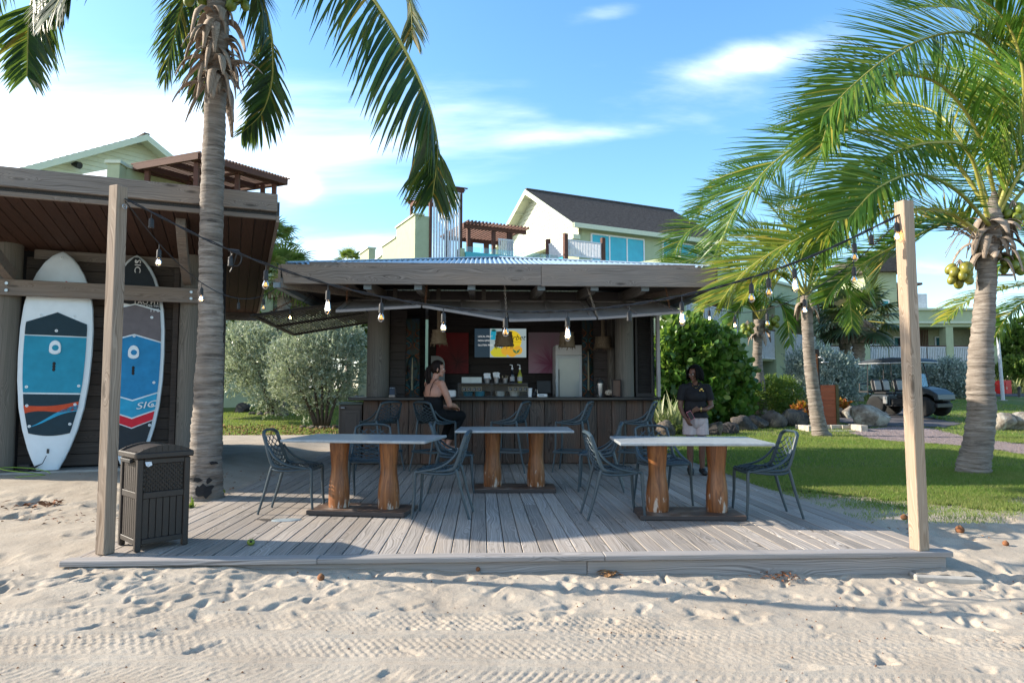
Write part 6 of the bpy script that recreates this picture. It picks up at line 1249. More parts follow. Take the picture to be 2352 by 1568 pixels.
# --- fan palms
def fan_palm(base, top, r, lb, R_, n, seed, mat, dead=True):
    g = random.Random(seed); base, top = Vector(base), Vector(top); t = thing('fan_palm', lb, 'palm tree', tuple(base), 0, 'fan palms'); obj('trunk', trunk_mesh([base, base.lerp(top, .5)+Vector((.06, 0, 0)), top], [r*1.2, r, r*1.25], 12, .08, .12, seed), m_bark, t, smooth='all')
    for i in range(n):
        a = i*2.39+g.random()*.5; el = 1.25-1.9*i/n; d = Vector((math.cos(a)*math.cos(el), math.sin(a)*math.cos(el), math.sin(el))); c = top+d*R_*.55; s_ = d.cross(Vector((0, 0, 1))).normalized(); u = s_.cross(d); V, Fq = [], []
        for k in range(22):
            b_ = -2.0+4.0*k/21; ld = (d*math.cos(b_)+s_*math.sin(b_)).normalized(); q = c.copy(); L = R_*.55*g.uniform(.85, 1.1); w_ = R_*.026; wv = ld.cross(u).normalized(); o_ = len(V)
            for m in range(4): V += [q-wv*w_*(.5, 1, .7, .05)[m], q+wv*w_*(.5, 1, .7, .05)[m]]; ld = (ld+Vector((0, 0, -.10-.14*m))).normalized(); q = q+ld*L/3
            Fq += [(o_+2*m, o_+2*m+1, o_+2*m+3, o_+2*m+2) for m in range(3)]
        rb = MB().tube([top, c], R_*.012, 5); o_ = len(V); V += [Vector(v) for v in rb.v]; q4 = [tuple(x+o_ for x in f) for f in rb.f if len(f) == 4]; mi = [0]*len(Fq)+[1]*len(q4); iv = MW[t.name].inverted(); obj('fan_leaf', None, None, t, me=mesh_np('fan_leaf', [iv @ v for v in V], Fq+q4, [mat, m_rach], mi, True))
    if dead:
        b = MB()
        for i in range(70): a = g.uniform(0, 6.28); q = top+Vector((math.cos(a), math.sin(a), -.15))*r*1.6; b.tube([q, q+Vector((math.cos(a)*.3, math.sin(a)*.3, -.3))*R_*.5, q+Vector((math.cos(a)*.25, math.sin(a)*.25, -.85))*R_*.55], R_*.012, 4)
        obj('dead_skirt', b, m_sheath, t)
m_fan = leafmat('fan_leaflets', [(0, (.06, .10, .02)), (.5, (.12, .18, .045)), (1, (.22, .27, .09))], .4, .4, .4); m_fang = leafmat('grey_fan_leaflets', [(0, (.022, .042, .022)), (.6, (.05, .08, .04)), (1, (.16, .15, .09))], .45, .25, .3)
def gp(px_, d, dz=0): p = at(px_, 900, d); return Vector((p.x, p.y, gz(p.x, p.y)+dz))
fan_palm(gp(1968, 33), at(1970, 735, 33), .26, 'fan palm with a thick shaggy trunk left of the golf cart, nearer of two', 2.3, 24, 1, m_fang); fan_palm(gp(1940, 35), at(1938, 742, 35), .26, 'fan palm with dark hanging dead leaves behind the slender coconut palm', 2.0, 22, 2, m_fang)
fan_palm(gp(648, 24), at(652, 640, 24), .2, 'leafy pale green fan palm behind the left eave of the bar', 1.45, 26, 3, m_fan); fan_palm(gp(690, 27), at(686, 668, 27), .2, 'second pale fan palm just behind the left eave', 1.3, 22, 4, m_fan); fan_palm(gp(632, 30), at(628, 560, 30), .2, 'fan palm crown peeping past the shed roof edge', 1.4, 20, 6, m_fan, False)
fan_palm(gp(800, 50), at(802, 602, 50), .25, 'distant fan palm top just above the left part of the bar roof', 1.3, 22, 5, m_fan, False)
# ================================================================ shrubs
def leaves_np(c, d, L, W, seed, jit=.5, fold=.25, cnt=4):
    """diamond leaves: centres c (n,3), directions d (n,3)"""
    g = np.random.default_rng(seed); n = len(c); d = d+g.normal(0, jit, (n, 3)); d /= np.linalg.norm(d, axis=1)[:, None]+1e-9; a = g.normal(0, 1, (n, 3)); s = np.cross(d, a); s /= np.linalg.norm(s, axis=1)[:, None]+1e-9; u = np.cross(s, d); l_ = (L*g.uniform(.65, 1.25, n))[:, None]; w = (W*g.uniform(.7, 1.2, n))[:, None]
    if cnt == 4: P = [c, c+d*l_*.5+s*w+u*w*fold, c+d*l_, c+d*l_*.5-s*w+u*w*fold]
    else:
        P = []
        for k in range(cnt): t = 2*math.pi*k/cnt; P.append(c+d*l_*(.5-.5*math.cos(t))+s*w*math.sin(t)+u*w*fold*abs(math.sin(t)))
    V = np.stack(P, 1); return V.reshape(-1, 3), np.arange(n*cnt).reshape(n, cnt)
def shrub(name, lb, cat_, base, blobs, mat, n, L, W, seed, per=7, up=.5, cnt=4, jit=.45, twig=.10, shell=.55, group=None, stems=None, mstem=None):
    """blobs: list of (centre, radii) in world space"""
    g = np.random.default_rng(seed); t = thing(name, lb, cat_, tuple(base), 0, group); vol = np.array([r[0]*r[1]*r[2] for c, r in blobs])**.75; k = g.choice(len(blobs), n, p=vol/vol.sum()); C = np.array([tuple(c) for c, r in blobs])[k]; Rr = np.array([tuple(r) for c, r in blobs])[k]
    v = g.normal(0, 1, (n, 3)); v /= np.linalg.norm(v, axis=1)[:, None]; rad = shell+(1-shell)*g.uniform(0, 1, n)**.6; rad *= 1+(.34 if cnt > 4 else .18)*np.sin(v[:, 0]*5+k)*np.sin(v[:, 2]*6+k*2)+g.normal(0, .05, n); c = C+v*Rr*rad[:, None]; c[:, 2] = np.maximum(c[:, 2], base[2]+.03)
    d = v*.7+np.array([0, 0, up]); d += g.normal(0, .3, (n, 3)); d /= np.linalg.norm(d, axis=1)[:, None]; cc = np.repeat(c, per, 0)+np.repeat(d, per, 0)*(np.tile(np.arange(per), n)[:, None]/per*twig); dd = np.repeat(d, per, 0)
    V, Fq = leaves_np(cc, dd, L, W, seed+1, jit, .3, cnt); iv = np.array(MW[t.name].inverted()); V = V @ iv[:3, :3].T+iv[:3, 3]; obj('foliage', None, None, t, me=mesh_np('foliage', V, Fq, [mat]))
    for i, (p, rr) in enumerate(stems or []): obj('stem', MB().tube(cat(p, 9), list(np.linspace(rr, rr*.35, 9)), 7), mstem or m_stem, t, smooth='all')
    return t
m_stem = plain('shrub_stem', (.075, .058, .045), .9, .2, var=.3, scale=20)
m_silver = leafmat('silver_leaves', [(0, (.17, .215, .14)), (.4, (.29, .345, .235)), (.8, (.42, .46, .34)), (1, (.55, .58, .46))], .45, .30, .4, (.3, .36, .15)); m_silverd = leafmat('cool_silver_leaves', [(0, (.16, .215, .185)), (.5, (.29, .36, .32)), (1, (.48, .53, .47))], .5, .2, .3, (.2, .27, .15))
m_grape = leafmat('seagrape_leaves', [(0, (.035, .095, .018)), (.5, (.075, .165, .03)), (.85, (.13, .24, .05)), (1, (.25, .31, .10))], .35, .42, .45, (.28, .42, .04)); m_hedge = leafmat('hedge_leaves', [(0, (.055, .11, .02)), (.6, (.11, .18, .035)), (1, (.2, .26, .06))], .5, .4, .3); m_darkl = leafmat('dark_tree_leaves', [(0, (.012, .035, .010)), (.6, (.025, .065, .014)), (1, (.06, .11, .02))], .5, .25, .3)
m_yel = leafmat('striped_blades', [(0, (.15, .18, .05)), (.5, (.27, .29, .10)), (1, (.42, .40, .19))], .45, .3, .35, (.4, .42, .1)); m_pale = leafmat('variegated_blades', [(0, (.12, .16, .07)), (.5, (.25, .28, .14)), (1, (.42, .42, .26))], .45, .25, .35); m_croton = leafmat('croton_leaves', [(0, (.25, .03, .01)), (.5, (.35, .09, .015)), (1, (.35, .22, .03))], .4, .25, .4)
def BL(l): return [(at(x, y, d), (rx*d/F, rx*d/F*.8 if ry_ is None else ry_, rz_*d/F)) for x, y, d, rx, rz_, ry_ in l]
bs = gp(740, 19.2); stems = []
for a, h in ((-70, 130), (-30, 170), (0, 190), (30, 160), (60, 140), (-50, 90), (48, 95)): stems.append(([at(740+a*.22, 977, 19.0), at(740+a*.55, 975-h*.45, 19.0), at(740+a*1.1, 975-h, 19.2+.01*a)], .052))
shrub('silver_buttonwood', 'silvery green shrub on several dark stems, right next to the bin cabinet', 'shrub', bs, BL([(745, 815, 19.2, 85, 62, None), (690, 830, 19, 70, 60, None), (790, 840, 19.4, 55, 75, None), (725, 775, 19.4, 60, 42, None), (800, 785, 19.3, 40, 45, None), (730, 890, 19.2, 85, 45, None), (660, 880, 19.3, 40, 40, None), (700, 930, 19.3, 35, 25, None)]), m_silver, 3300, .088, .020, 21, 8, .55, stems=stems, group='silver leaved shrubs', twig=.22)
bs = gp(620, 21.5); shrub('silver_buttonwood', 'silvery green shrub beside the single brown rock, left of the darker stemmed one', 'shrub', bs, BL([(600, 820, 21.5, 85, 62, None), (550, 800, 21.8, 55, 55, None), (640, 790, 21.3, 60, 50, None), (620, 880, 21.5, 60, 55, None), (640, 925, 21.4, 45, 25, None), (540, 855, 22, 45, 45, None), (580, 770, 21.8, 35, 34, None)]), m_silver, 3000, .095, .022, 22, 8, .55, stems=[([at(620, 945, 21.5), at(610, 900, 21.5), at(585, 830, 21.5)], .09), ([at(624, 945, 21.5), at(640, 890, 21.5), at(650, 820, 21.5)], .08)], group='silver leaved shrubs', twig=.24)
bs = gp(1900, 28.5); shrub('silver_buttonwood', 'cool silvery shrub behind the outdoor shower and orange board', 'shrub', bs, BL([(1900, 860, 28.5, 60, 48, None), (1860, 840, 28.8, 46, 36, None), (1940, 870, 28.3, 42, 46, None), (1880, 895, 28.3, 60, 32, None), (1925, 905, 28, 50, 28, None), (1835, 870, 29, 25, 50, None)]), m_silverd, 2600, .13, .028, 23, 8, .7, group='silver leaved shrubs', twig=.38)
bs = gp(2190, 36.5); shrub('silver_buttonwood', 'rounded grey green shrub right behind the golf cart windscreen', 'shrub', bs, BL([(2190, 868, 36.5, 42, 34, None), (2165, 858, 37, 26, 24, None), (2205, 885, 36, 34, 20, None), (2130, 862, 37, 26, 22, None)]), m_silverd, 1700, .14, .035, 24, 8, .6, group='silver leaved shrubs', twig=.36)
bs = gp(2040, 38); shrub('silver_buttonwood', 'grey green shrub seen over the golf cart rear seats', 'shrub', bs, BL([(2050, 860, 38, 32, 26, None), (2015, 872, 38, 20, 18, None), (2080, 868, 38, 20, 20, None)]), m_silverd, 900, .15, .04, 25, 8, .6, group='silver leaved shrubs', twig=.36)
bs = gp(1610, 22.0); shrub('seagrape', 'round leaved bright green seagrape shrub behind the standing woman', 'shrub', bs, BL([(1590, 830, 21.8, 78, 62, None), (1545, 850, 21.5, 48, 90, None), (1640, 800, 22.1, 50, 45, None), (1570, 785, 21.9, 52, 42, None), (1660, 890, 22.3, 55, 50, None), (1600, 900, 21.9, 80, 48, None), (1695, 860, 22.5, 26, 28, None), (1650, 935, 22.4, 55, 28, None), (1540, 925, 21.3, 45, 40, None), (1700, 925, 22.7, 28, 26, None)]), m_grape, 1900, .19, .098, 26, 5, .35, 8, .7, .38, 0.5, stems=[([at(1600, 970, 22.0), at(1590, 900, 22.0), at(1570, 820, 22.0)], .05), ([at(1610, 970, 22.0), at(1640, 890, 22.1), at(1660, 820, 22.1)], .05)])
bs = gp(1740, 24.5); shrub('low_hedge', 'low bright green feathery hedge behind the boulders', 'hedge', bs, BL([(1720, 915, 24.5, 40, 34, None), (1765, 910, 24.8, 45, 38, None), (1805, 905, 25, 32, 36, None), (1690, 935, 24, 35, 25, None), (1650, 945, 23, 40, 18, None)]), m_hedge, 2600, .10, .02, 27, 6, .3, twig=.2)
bs = gp(560, 32); shrub('garden_hedge', 'dark green hedge in the shade beyond the garden path', 'hedge', bs, BL([(560, 880, 38, 60, 26, None), (640, 870, 40, 60, 30, None), (520, 860, 37, 40, 40, None), (700, 870, 41, 60, 30, None)]), m_darkl, 2600, .18, .06, 28, 5, .3)
bs = gp(760, 30); shrub('leafy_tree', 'yellow green leafy tree showing under the raised left shutter', 'tree', bs, BL([(790, 745, 30, 55, 32, None), (730, 720, 31, 55, 30, None), (680, 735, 32, 40, 28, None), (830, 760, 30, 30, 40, None)]), m_hedge, 1500, .22, .075, 29, 6, .2, stems=[([bs, at(760, 820, 30.5), at(760, 740, 30.5)], .14)])
bs = gp(560, 27); shrub('flowering_shrub', 'broad leaved green shrub with pink blooms against the pale green wall', 'shrub', bs, BL([(560, 765, 27, 38, 26, None), (590, 750, 27.3, 25, 18, None), (525, 790, 27, 25, 40, None)]), m_grape, 700, .24, .09, 30, 5, .3)
b = MB(); g = random.Random(1)
for x, y in ((508, 748), (512, 752), (516, 747), (509, 744)): b.ball(at(x, y, 26.3), .045, 7, 5)
obj('pink_blossom', b, plain('pink_petals', (.55, .08, .25), .6, .3), [o for o in COL.objects if o.name.startswith('flowering_shrub')][0])
bs = gp(2330, 46); shrub('broad_tree', 'dense green tree beyond the light pole at the right edge', 'tree', bs, BL([(2340, 800, 46, 50, 50, None), (2380, 770, 47, 60, 50, None), (2325, 855, 45, 40, 35, None), (2390, 850, 46, 60, 45, None)]), m_hedge, 2600, .26, .09, 31, 5, .3, stems=[([bs, at(2335, 860, 46), at(2345, 800, 46)], .2)])
bs = gp(1620, 30); shrub('dark_tree', 'shaded dark tree mass between the seagrape and the long building', 'tree', bs, BL([(1560, 800, 27, 55, 70, None), (1520, 860, 25, 30, 60, None)]), m_darkl, 1100, .2, .07, 32, 5, .3)
def blades_plant(name, lb, base, n, L, w, mat, seed, spread, group=None, bend=.9, area=0):
    g = random.Random(seed); base = Vector(base); t = thing(name, lb, 'plant', tuple(base), 0, group); V, Fq = [], []
    for i in range(n):
        a = g.uniform(0, 6.283); o = Vector((g.uniform(-1, 1)*area, g.uniform(-.5, .5)*area, 0)); q = o.copy(); el = g.uniform(.55, 1.45); d = Vector((math.cos(a)*math.cos(el)*spread, math.sin(a)*math.cos(el)*spread, math.sin(el))).normalized(); s = d.cross(Vector((0, 0, 1)))
        s = s.normalized() if s.length > .01 else Vector((1, 0, 0)); l_ = L*g.uniform(.6, 1.15); o_ = len(V)
        for k in range(6): wi = w*(.7, 1, 1, .8, .5, .05)[k]; V += [q-s*wi, q+s*wi]; q = q+d*l_/5; d = (d+Vector((0, 0, -bend*.12*(k+1)*g.uniform(.4, 1.3)))).normalized()
        Fq += [(o_+2*k, o_+2*k+1, o_+2*k+3, o_+2*k+2) for k in range(5)]
    obj('blades', None, None, t, me=mesh_np('blades', V, Fq, [mat], None, True)); return t
blades_plant('spiky_plant', 'clump of pale striped sword leaves between the counter end and the standing woman', gp(1548, 18.6, -.02), 130, 1.15, .03, m_pale, 1, 1.1, None, .55, .35); blades_plant('spiky_plant', 'pale striped sword leaves just left of the clump by the woman', gp(1510, 18.8), 70, 1.0, .028, m_pale, 2, 1.1, None, .6, .2)
for i, (x, d, n, L, ar, lb) in enumerate(((1790, 25.8, 150, 1.1, .7, 'tall yellow green strap leaved clump between the two coconut palm trunks'), (2020, 36, 190, 1.1, 1.1, 'yellow green strap leaved clump behind the golf cart roof posts'), (1965, 34, 90, .9, .6, 'yellow green strap leaved clump under the fan palms'), (2330, 41, 170, 1.1, 1.2, 'yellow green strap leaves right of the red box'), (2262, 41, 110, 1.2, .7, 'yellow green strap leaves between the palm trunk and the red box'))):
    blades_plant('strap_leaf_plant', lb, gp(x, d), n, L, .03, m_yel, 10+i, 1.0, 'strap leaved clumps', .9, ar)
for i, (x, d, lb) in enumerate(((1842, 23.2, 'small orange red croton left of the orange board'), (1930, 25, 'small orange croton right of the orange board'))): bs = gp(x, d); shrub('croton', lb, 'plant', bs, [(bs+Vector((0, 0, .25)), (.28, .25, .26))], m_croton, 120, .16, .03, 40+i, 4, .5, group='orange crotons')
bs = gp(800, 15.8); blades_plant('sand_sprout', 'single small green sprout in the sand left of the waste bin', (on(256, 1178).x, on(256, 1178).y, sz(*on(256, 1178)[:2])), 9, .14, .011, m_hedge, 60, .5, None, .4)
blades_plant('sand_sprout', 'little green tuft of weed at the foot of the tall palm', (on(433, 1162).x, on(433, 1162).y, sz(*on(433, 1162)[:2])-.005), 30, .12, .01, m_hedge, 61, 1.2, None, .8, .05)
# ================================================================ boulders
def rock_mat(name, a, b_, c_, lich):
    M = Mat(name, .9, .2); v = M.coord('Object', (1, 1, 1), 17.0); c = M.ramp(M.noise(v, 3.2, 6, .65), [(.32, a), (.5, b_), (.68, c_)]); l_ = M.ramp(M.noise(v, 1.9, 5, .7, .4), [(.50, (0, 0, 0)), (.60, (.85, .85, .85))]); M.color(M.mix(l_, c, lich)); M.bump(M.noise(v, 9, 7, .7), .9, .08); return M.m
m_rockd = rock_mat('dark_basalt', (.022, .021, .024), (.06, .055, .055), (.12, .105, .095), (.16, .125, .095)); m_rockl = rock_mat('pale_lichened_rock', (.10, .08, .065), (.24, .20, .16), (.40, .37, .32), (.46, .44, .38)); m_rockm = rock_mat('grey_rock', (.030, .027, .028), (.085, .074, .067), (.17, .145, .125), (.25, .20, .145))
def boulder(lb, x0, x1, y0, y1, d, mat, seed, group='boulders edging the lawn', dep=.8, name='boulder'):
    g = random.Random(seed); gq = ground_pt((x0+x1)/2, y1-1); d = gq.y*math.cos(YAW)-gq.x*math.sin(YAW) if False else (gq.x*math.sin(-YAW)+gq.y*math.cos(-YAW)); a, b_ = at(x0, y1, d), at(x1, y0, d); c = (a+b_)/2; z0 = gz(c.x, c.y)-.06; w_, h = (x1-x0)*d/F/2*1.2, b_.z-z0; pl = []
    for i in range(10): n = Vector((g.gauss(0, 1), g.gauss(0, 1), g.gauss(0, .8))).normalized(); pl.append((n, g.uniform(.55, .95)))
    t = thing(name, lb, 'rock', (c.x, c.y, z0), 0, group); b = MB(); b.ball((0, 0, 0), 1, 28, 18); vs = []
    for v in b.v:
        v = Vector(v).normalized(); r_ = min([1.02]+[h_/max(v.dot(n), .05) for n, h_ in pl if v.dot(n) > .3]); r_ *= 1+.09*mnoise.noise(v*2.2+Vector((seed, 0, 0)))+.035*mnoise.noise(v*6+Vector((0, seed, 0))); vs.append((v.x*r_*w_, v.y*r_*w_*dep, h*.42+v.z*r_*h*.60))
    mz = max(v[2] for v in vs); b.v = [(v[0], v[1], v[2]*h/mz) for v in vs]; obj('stone', b, mat, t, world=False, smooth=True)
BO = [(1474, 1512, 963, 1002, 16.5, m_rockd, 'dark boulder left of the standing woman, half behind the right table chairs'), (1505, 1548, 963, 1003, 17, m_rockd, 'rounded near black boulder just left of the standing woman'), (1540, 1578, 962, 985, 18, m_rockm, 'brownish low boulder directly behind the standing woman'), (1622, 1661, 967, 1001, 18.3, m_rockd, 'dark boulder just right of the standing woman'), (1656, 1700, 968, 998, 18.6, m_rockd, 'dark low boulder second right of the standing woman'), (1676, 1732, 953, 990, 19.2, m_rockd, 'broad dark boulder third right of the standing woman'), (1714, 1762, 952, 985, 20, m_rockd, 'blocky dark boulder before the young palm'), (1742, 1801, 940, 982, 20.5, m_rockm, 'large grey boulder right of the young palm trunk'), (1786, 1850, 938, 979, 21, m_rockm, 'large weathered boulder left of the slender palm'), (1770, 1820, 929, 950, 23, m_rockm, 'flat topped boulder set behind the large grey ones'), (1818, 1864, 924, 958, 22.5, m_rockm, 'rounded grey boulder behind the slender palm trunk'), (1885, 1936, 930, 960, 22, m_rockm, 'brown boulder before the orange shower board'), (1932, 1972, 932, 962, 22.5, m_rockl, 'tan boulder beside the pale one near the golf cart'), (1956, 2040, 928, 978, 20.5, m_rockl, 'biggest pale lichened boulder left of the golf cart'), (2268, 2330, 946, 990, 18, m_rockl, 'pale brown boulder right of the leaning palm trunk'), (2318, 2380, 945, 990, 18, m_rockl, 'pale boulder at the right edge of the picture'), (2274, 2303, 973, 988, 17.3, m_rockl, 'small whitish stone at the foot of the pale brown boulder')]
for i, (a, b_, c, d_, e, m_, lb) in enumerate(BO): boulder(lb, a, b_, c, d_, e, m_, 100+i)
boulder('brown rock alone on the lawn beside the left silvery shrub', 541, 573, 924, 949, 21, m_rockm, 200, None)
for i, (x, lb) in enumerate(((580, 'farthest left'), (598, 'second from left'), (614, 'in the middle'), (630, 'second from right'), (646, 'farthest right'))): boulder('small round edging stone under the left silvery shrub, '+lb+' of five', x-8, x+8, 945, 954+i % 2, 20.3, m_rockm, 210+i, 'edging stones under the left shrub', 1, 'edging_stone')
for i, x in enumerate((697, 715, 727, 741, 758, 772, 786)): boulder('small dark edging stone round the right silvery shrub, '+('first', 'second', 'third', 'fourth', 'fifth', 'sixth', 'seventh')[i]+' from the left', x-8, x+8, 976, 985+i % 2, 17.6, m_rockm, 220+i, 'edging stones under the right shrub', 1, 'edging_stone')

q = Vector((-17.6, 5.0, 0)); of = thing('coconut_palm', 'coconut palm off to the left past the shed, its crown shading the sand', 'palm tree', tuple(q), 0, 'coconut palms'); obj('trunk', trunk_mesh([q, q+Vector((.2, 0, 2.6)), q+Vector((.5, 0, 5.6))], [.24, .16, .15], seed=9), m_bark, of, smooth='all'); tq = q+Vector((.5, 0, 5.6))
for i in range(13):
    a = i*2.399; el = 1.0-1.1*(i/13); u = Vector((math.cos(a), math.sin(a), 0)); frond(of, [tq+u*r_*3.1+Vector((0, 0, 3.0*r_*el-3.0*r_*r_*1.1)) for r_ in (0, .3, .6, .85, 1.0)], .75, 46, m_frond, .9, .3, 300+i, .024)
# ================================================================ buildings
def framed(name, label, cat_, origin, ang, group=None):
    return thing(name, label, cat_, origin, ang, group)
def hit(t, px_, py_, axis, val):
    """where the sight line through a picture position meets the thing's local plane axis = val"""
    iv = MW[t.name].inverted(); e = iv @ Vector((0, 0, EYE)); q = iv @ at(px_, py_, 10.0); d = q-e; return e+d*((val-e[axis])/d[axis])
def O(nm, mb, mat, par, **k): return obj(nm, mb, mat, par, world=False, **k)
m_tile = Mat('roof_shingles', .95, .05); v = m_tile.coord('Object', (3, 3, 11)); m_tile.color(m_tile.ramp(m_tile.noise(v, 2.2, 4, .6), [(.3, (.062, .052, .047)), (.7, (.135, .115, .105))])); m_tile = m_tile.m
m_pool = plain('turquoise_mosaic', (.03, .34, .40), .3, .5, var=.25, scale=40); m_rail = plain('white_slat_paint', (.60, .61, .64), .5, .3); m_curt = plain('teal_curtain', (.012, .10, .11), .6, .3, var=.3, scale=6); m_shadew = plain('shaded_recess', (.36, .38, .26), .85, .2); m_pane2 = glass('balustrade_glass', (.80, .93, .92), .03, .5)
def gable_roof(t, L, W, ez, rise, ov, th=.16, x0=-.6):
    """ridge along local x, gable at x = x0"""
    r = node('roof', t); ap = ez+rise
    for s in (0, 1):
        y0, y1 = (-ov, W/2) if s == 0 else (W+ov, W/2); sl = rise/(W/2); zz = ez-sl*ov; n = 24
        b = MB()
        for i in range(n):
            a0, a1 = i/n, (i+1)/n; ya, yb = y0+(y1-y0)*a0, y0+(y1-y0)*a1; za, zb = zz+(ap-zz)*a0, zz+(ap-zz)*a1
            b.add([(x0, ya, za+.035), (L+.6, ya, za+.035), (L+.6, yb, zb+.008), (x0, yb, zb+.008), (x0, ya, za), (L+.6, ya, za)], [(0, 1, 2, 3), (4, 5, 1, 0)])
        O('shingles', b, m_tile, r)
        O('roof_deck', MB().prism([(y0, zz-th), (y1, ap-th), (y1, ap-.002), (y0, zz-.002)], (x0+.03, 0, 0), (0, 1, 0), (0, 0, 1), (L+.5-x0, 0, 0)), m_trim, r)
        O('rake_board', MB().prism([(y0, zz-th-.12), (y1, ap-th-.12), (y1, ap+.005), (y0, zz+.005)], (x0-.05, 0, 0), (0, 1, 0), (0, 0, 1), (.045, 0, 0)), m_trim, r)
        O('gutter', MB().b2((x0, min(y0, y0+(.1 if s else -.1)), zz-.22), (L+.6, max(y0, y0+(.1 if s else -.1)), zz+.01)), m_trim, r)
    O('ridge_cap', MB().b2((x0, W/2-.12, ap-.01), (L+.6, W/2+.12, ap+.07)), m_tile, r); return r
def siding(t, W, z0, zr, rise, x, step=.21):
    g_ = node('gable_wall', t); z = z0; k = 0
    while z < zr+rise-.25:
        def e(zq): return 0 if zq <= zr else (zq-zr)/rise*W/2
        a, b = e(z), e(z+step); P = [(a, z), (W-a, z), (W-b, z+step-.006), (b, z+step-.006)]; O('siding_board', MB().add([(x-.035, P[0][0], P[0][1]), (x-.035, P[1][0], P[1][1]), (x-.004, P[2][0], P[2][1]), (x-.004, P[3][0], P[3][1]), (x, P[0][0], P[0][1]), (x, P[1][0], P[1][1])], [(0, 1, 2, 3), (4, 5, 1, 0)]), m_siding, g_); z += step
    O('backing', MB().prism([(0, z0), (W, z0), (W, zr), (W/2, zr+rise-.1), (0, zr)], (x+.01, 0, 0), (0, 1, 0), (0, 0, 1), (.15, 0, 0)), m_siding, g_)
def slats(par, nm, p, q, z0, z1, n, w_=.05, mat=None, frame=True, th=.05):
    """upright slats between p and q (local xy), with top and bottom rails"""
    p, q = Vector((*p, 0)), Vector((*q, 0)); d = (q-p); r_ = node(nm, par); b = MB()
    for i in range(n): c = p+d*(i+.5)/n; b.beam(c+Vector((0, 0, z0)), c+Vector((0, 0, z1)), th, w_, d.normalized())
    O('slats', b, mat or m_rail, r_, kind='stuff')
    if frame:
        for z in (z0, z1): O('slat_rail', MB().beam(p+Vector((0, 0, z)), q+Vector((0, 0, z)), .07, .06), mat or m_rail, r_)
    return r_
def window(par, nm, p, q, z0, z1, n, glass_=None, fr=.07, off=Vector((0, 0, 0))):
    p, q = Vector((*p, 0))+off, Vector((*q, 0))+off; d = (q-p); w_ = node(nm, par); u = d.normalized(); b = MB()
    for i in range(n+1): c = p+d*i/n; b.beam(c+Vector((0, 0, z0)), c+Vector((0, 0, z1)), fr, fr, u)
    for z in (z0, z1): b.beam(p+Vector((0, 0, z)), q+Vector((0, 0, z)), fr+.02, fr)
    O('frame', b, m_white, w_)
    for i in range(n): a, c = p+d*i/n+u*fr*.5, p+d*(i+1)/n-u*fr*.5; O('pane', MB().add([a+Vector((0, 0, z0)), c+Vector((0, 0, z0)), c+Vector((0, 0, z1)), a+Vector((0, 0, z1))], [(0, 1, 2, 3)]), glass_ or m_turq, w_)
    return w_
ANG = R(26.3)+YAW
# --- middle building
co = at(1332, 892, 34); cb = framed('gabled_building', 'pale green building with a steep grey shingled gable and turquoise windows above the bar roof', 'building', (co.x, co.y, 0), ANG)
WZ = 9.55; O('wall', MB().b2((0, 0, .3), (9.4, .25, WZ)).b2((0, .26, .3), (.25, 9.3, 9.0)).b2((.26, 9.05, .3), (9.4, 9.3, WZ)).b2((9.15, .26, .3), (9.4, 9.04, WZ)), m_green, cb)
gable_roof(cb, 9.3, 9.3, WZ+.15, 2.75, .45); siding(cb, 9.3, 8.95, WZ+.15, 2.62, 0)
b = MB()
for i in range(10): y = .3+i*.95; z = WZ+.15+(min(y, 9.3-y))/4.65*2.75-.30; b.b2((-.55, y, z), (-.04, y+.05, z+.14))
O('outlooker', b, m_trim, cb, kind='stuff'); O('gable_shelf', MB().b2((-.45, -.2, 8.72), (-.04, 9.3, 8.94)), m_trim, cb)
for i, (a, c, t_, b_, n) in enumerate(((1358, 1478, 537, 640, 3), (1522, 1600, 555, 640, 2))):
    p, q = hit(cb, a, t_, 1, -.03), hit(cb, c, t_+8, 1, -.03); O('window_reveal', MB().b2((p.x-.06, -.012, 6.6), (q.x+.06, -.003, p.z+.08)), m_trim, cb); window(cb, 'window', (p.x, -.045), (q.x, -.045), 6.7, p.z, n)
p = hit(cb, 1283, 585, 0, -.02); window(cb, 'window', (-.03, p.y-.6), (-.03, p.y+.6), 7.0, 8.5, 1)
# roof terrace in front of the gable: its own body, set left of the house
tb = framed('roof_terrace', 'pale green terrace block with turquoise pool edge, glass balustrade and slatted tower', 'building', (co.x, co.y, 0), ANG)
c0 = hit(tb, 953, 560, 1, -1.2); xl = c0.x; zt = hit(tb, 953, 493.6, 1, -1.2).z
O('parapet_wall', MB().b2((xl, -1.2, .3), (xl+.35, 8.5, zt-.9)).b2((xl, -1.2, zt-.899), (xl+.35, 1.6, zt)).b2((xl, 1.601, zt-.899), (xl+.35, 4.0, zt-.45)).b2((xl, 6.6, zt-.899), (xl+.35, 8.5, zt)), m_green, tb)
O('coping', MB().b2((xl-.06, -1.26, zt+.001), (xl+.41, 1.62, zt+.08)).b2((xl-.06, 1.63, zt-.449), (xl+.41, 4.02, zt-.37)).b2((xl-.06, 4.03, zt-.898), (xl+.41, 6.58, zt-.82)).b2((xl-.06, 6.59, zt+.001), (xl+.41, 8.56, zt+.08)), m_trim, tb)
x1 = hit(tb, 990, 560, 1, -1.2).x; O('front_wall', MB().b2((xl+.351, -1.2, .3), (x1, -.9, zt)), m_green, tb)
xe = hit(tb, 1330, 600, 1, -1.6).x; zp0, zp1 = hit(tb, 1075, 602, 1, -1.5).z, hit(tb, 1075, 578, 1, -1.5).z; zg = hit(tb, 1075, 565, 1, -1.5).z; xa = hit(tb, 1070, 590, 1, -1.5).x
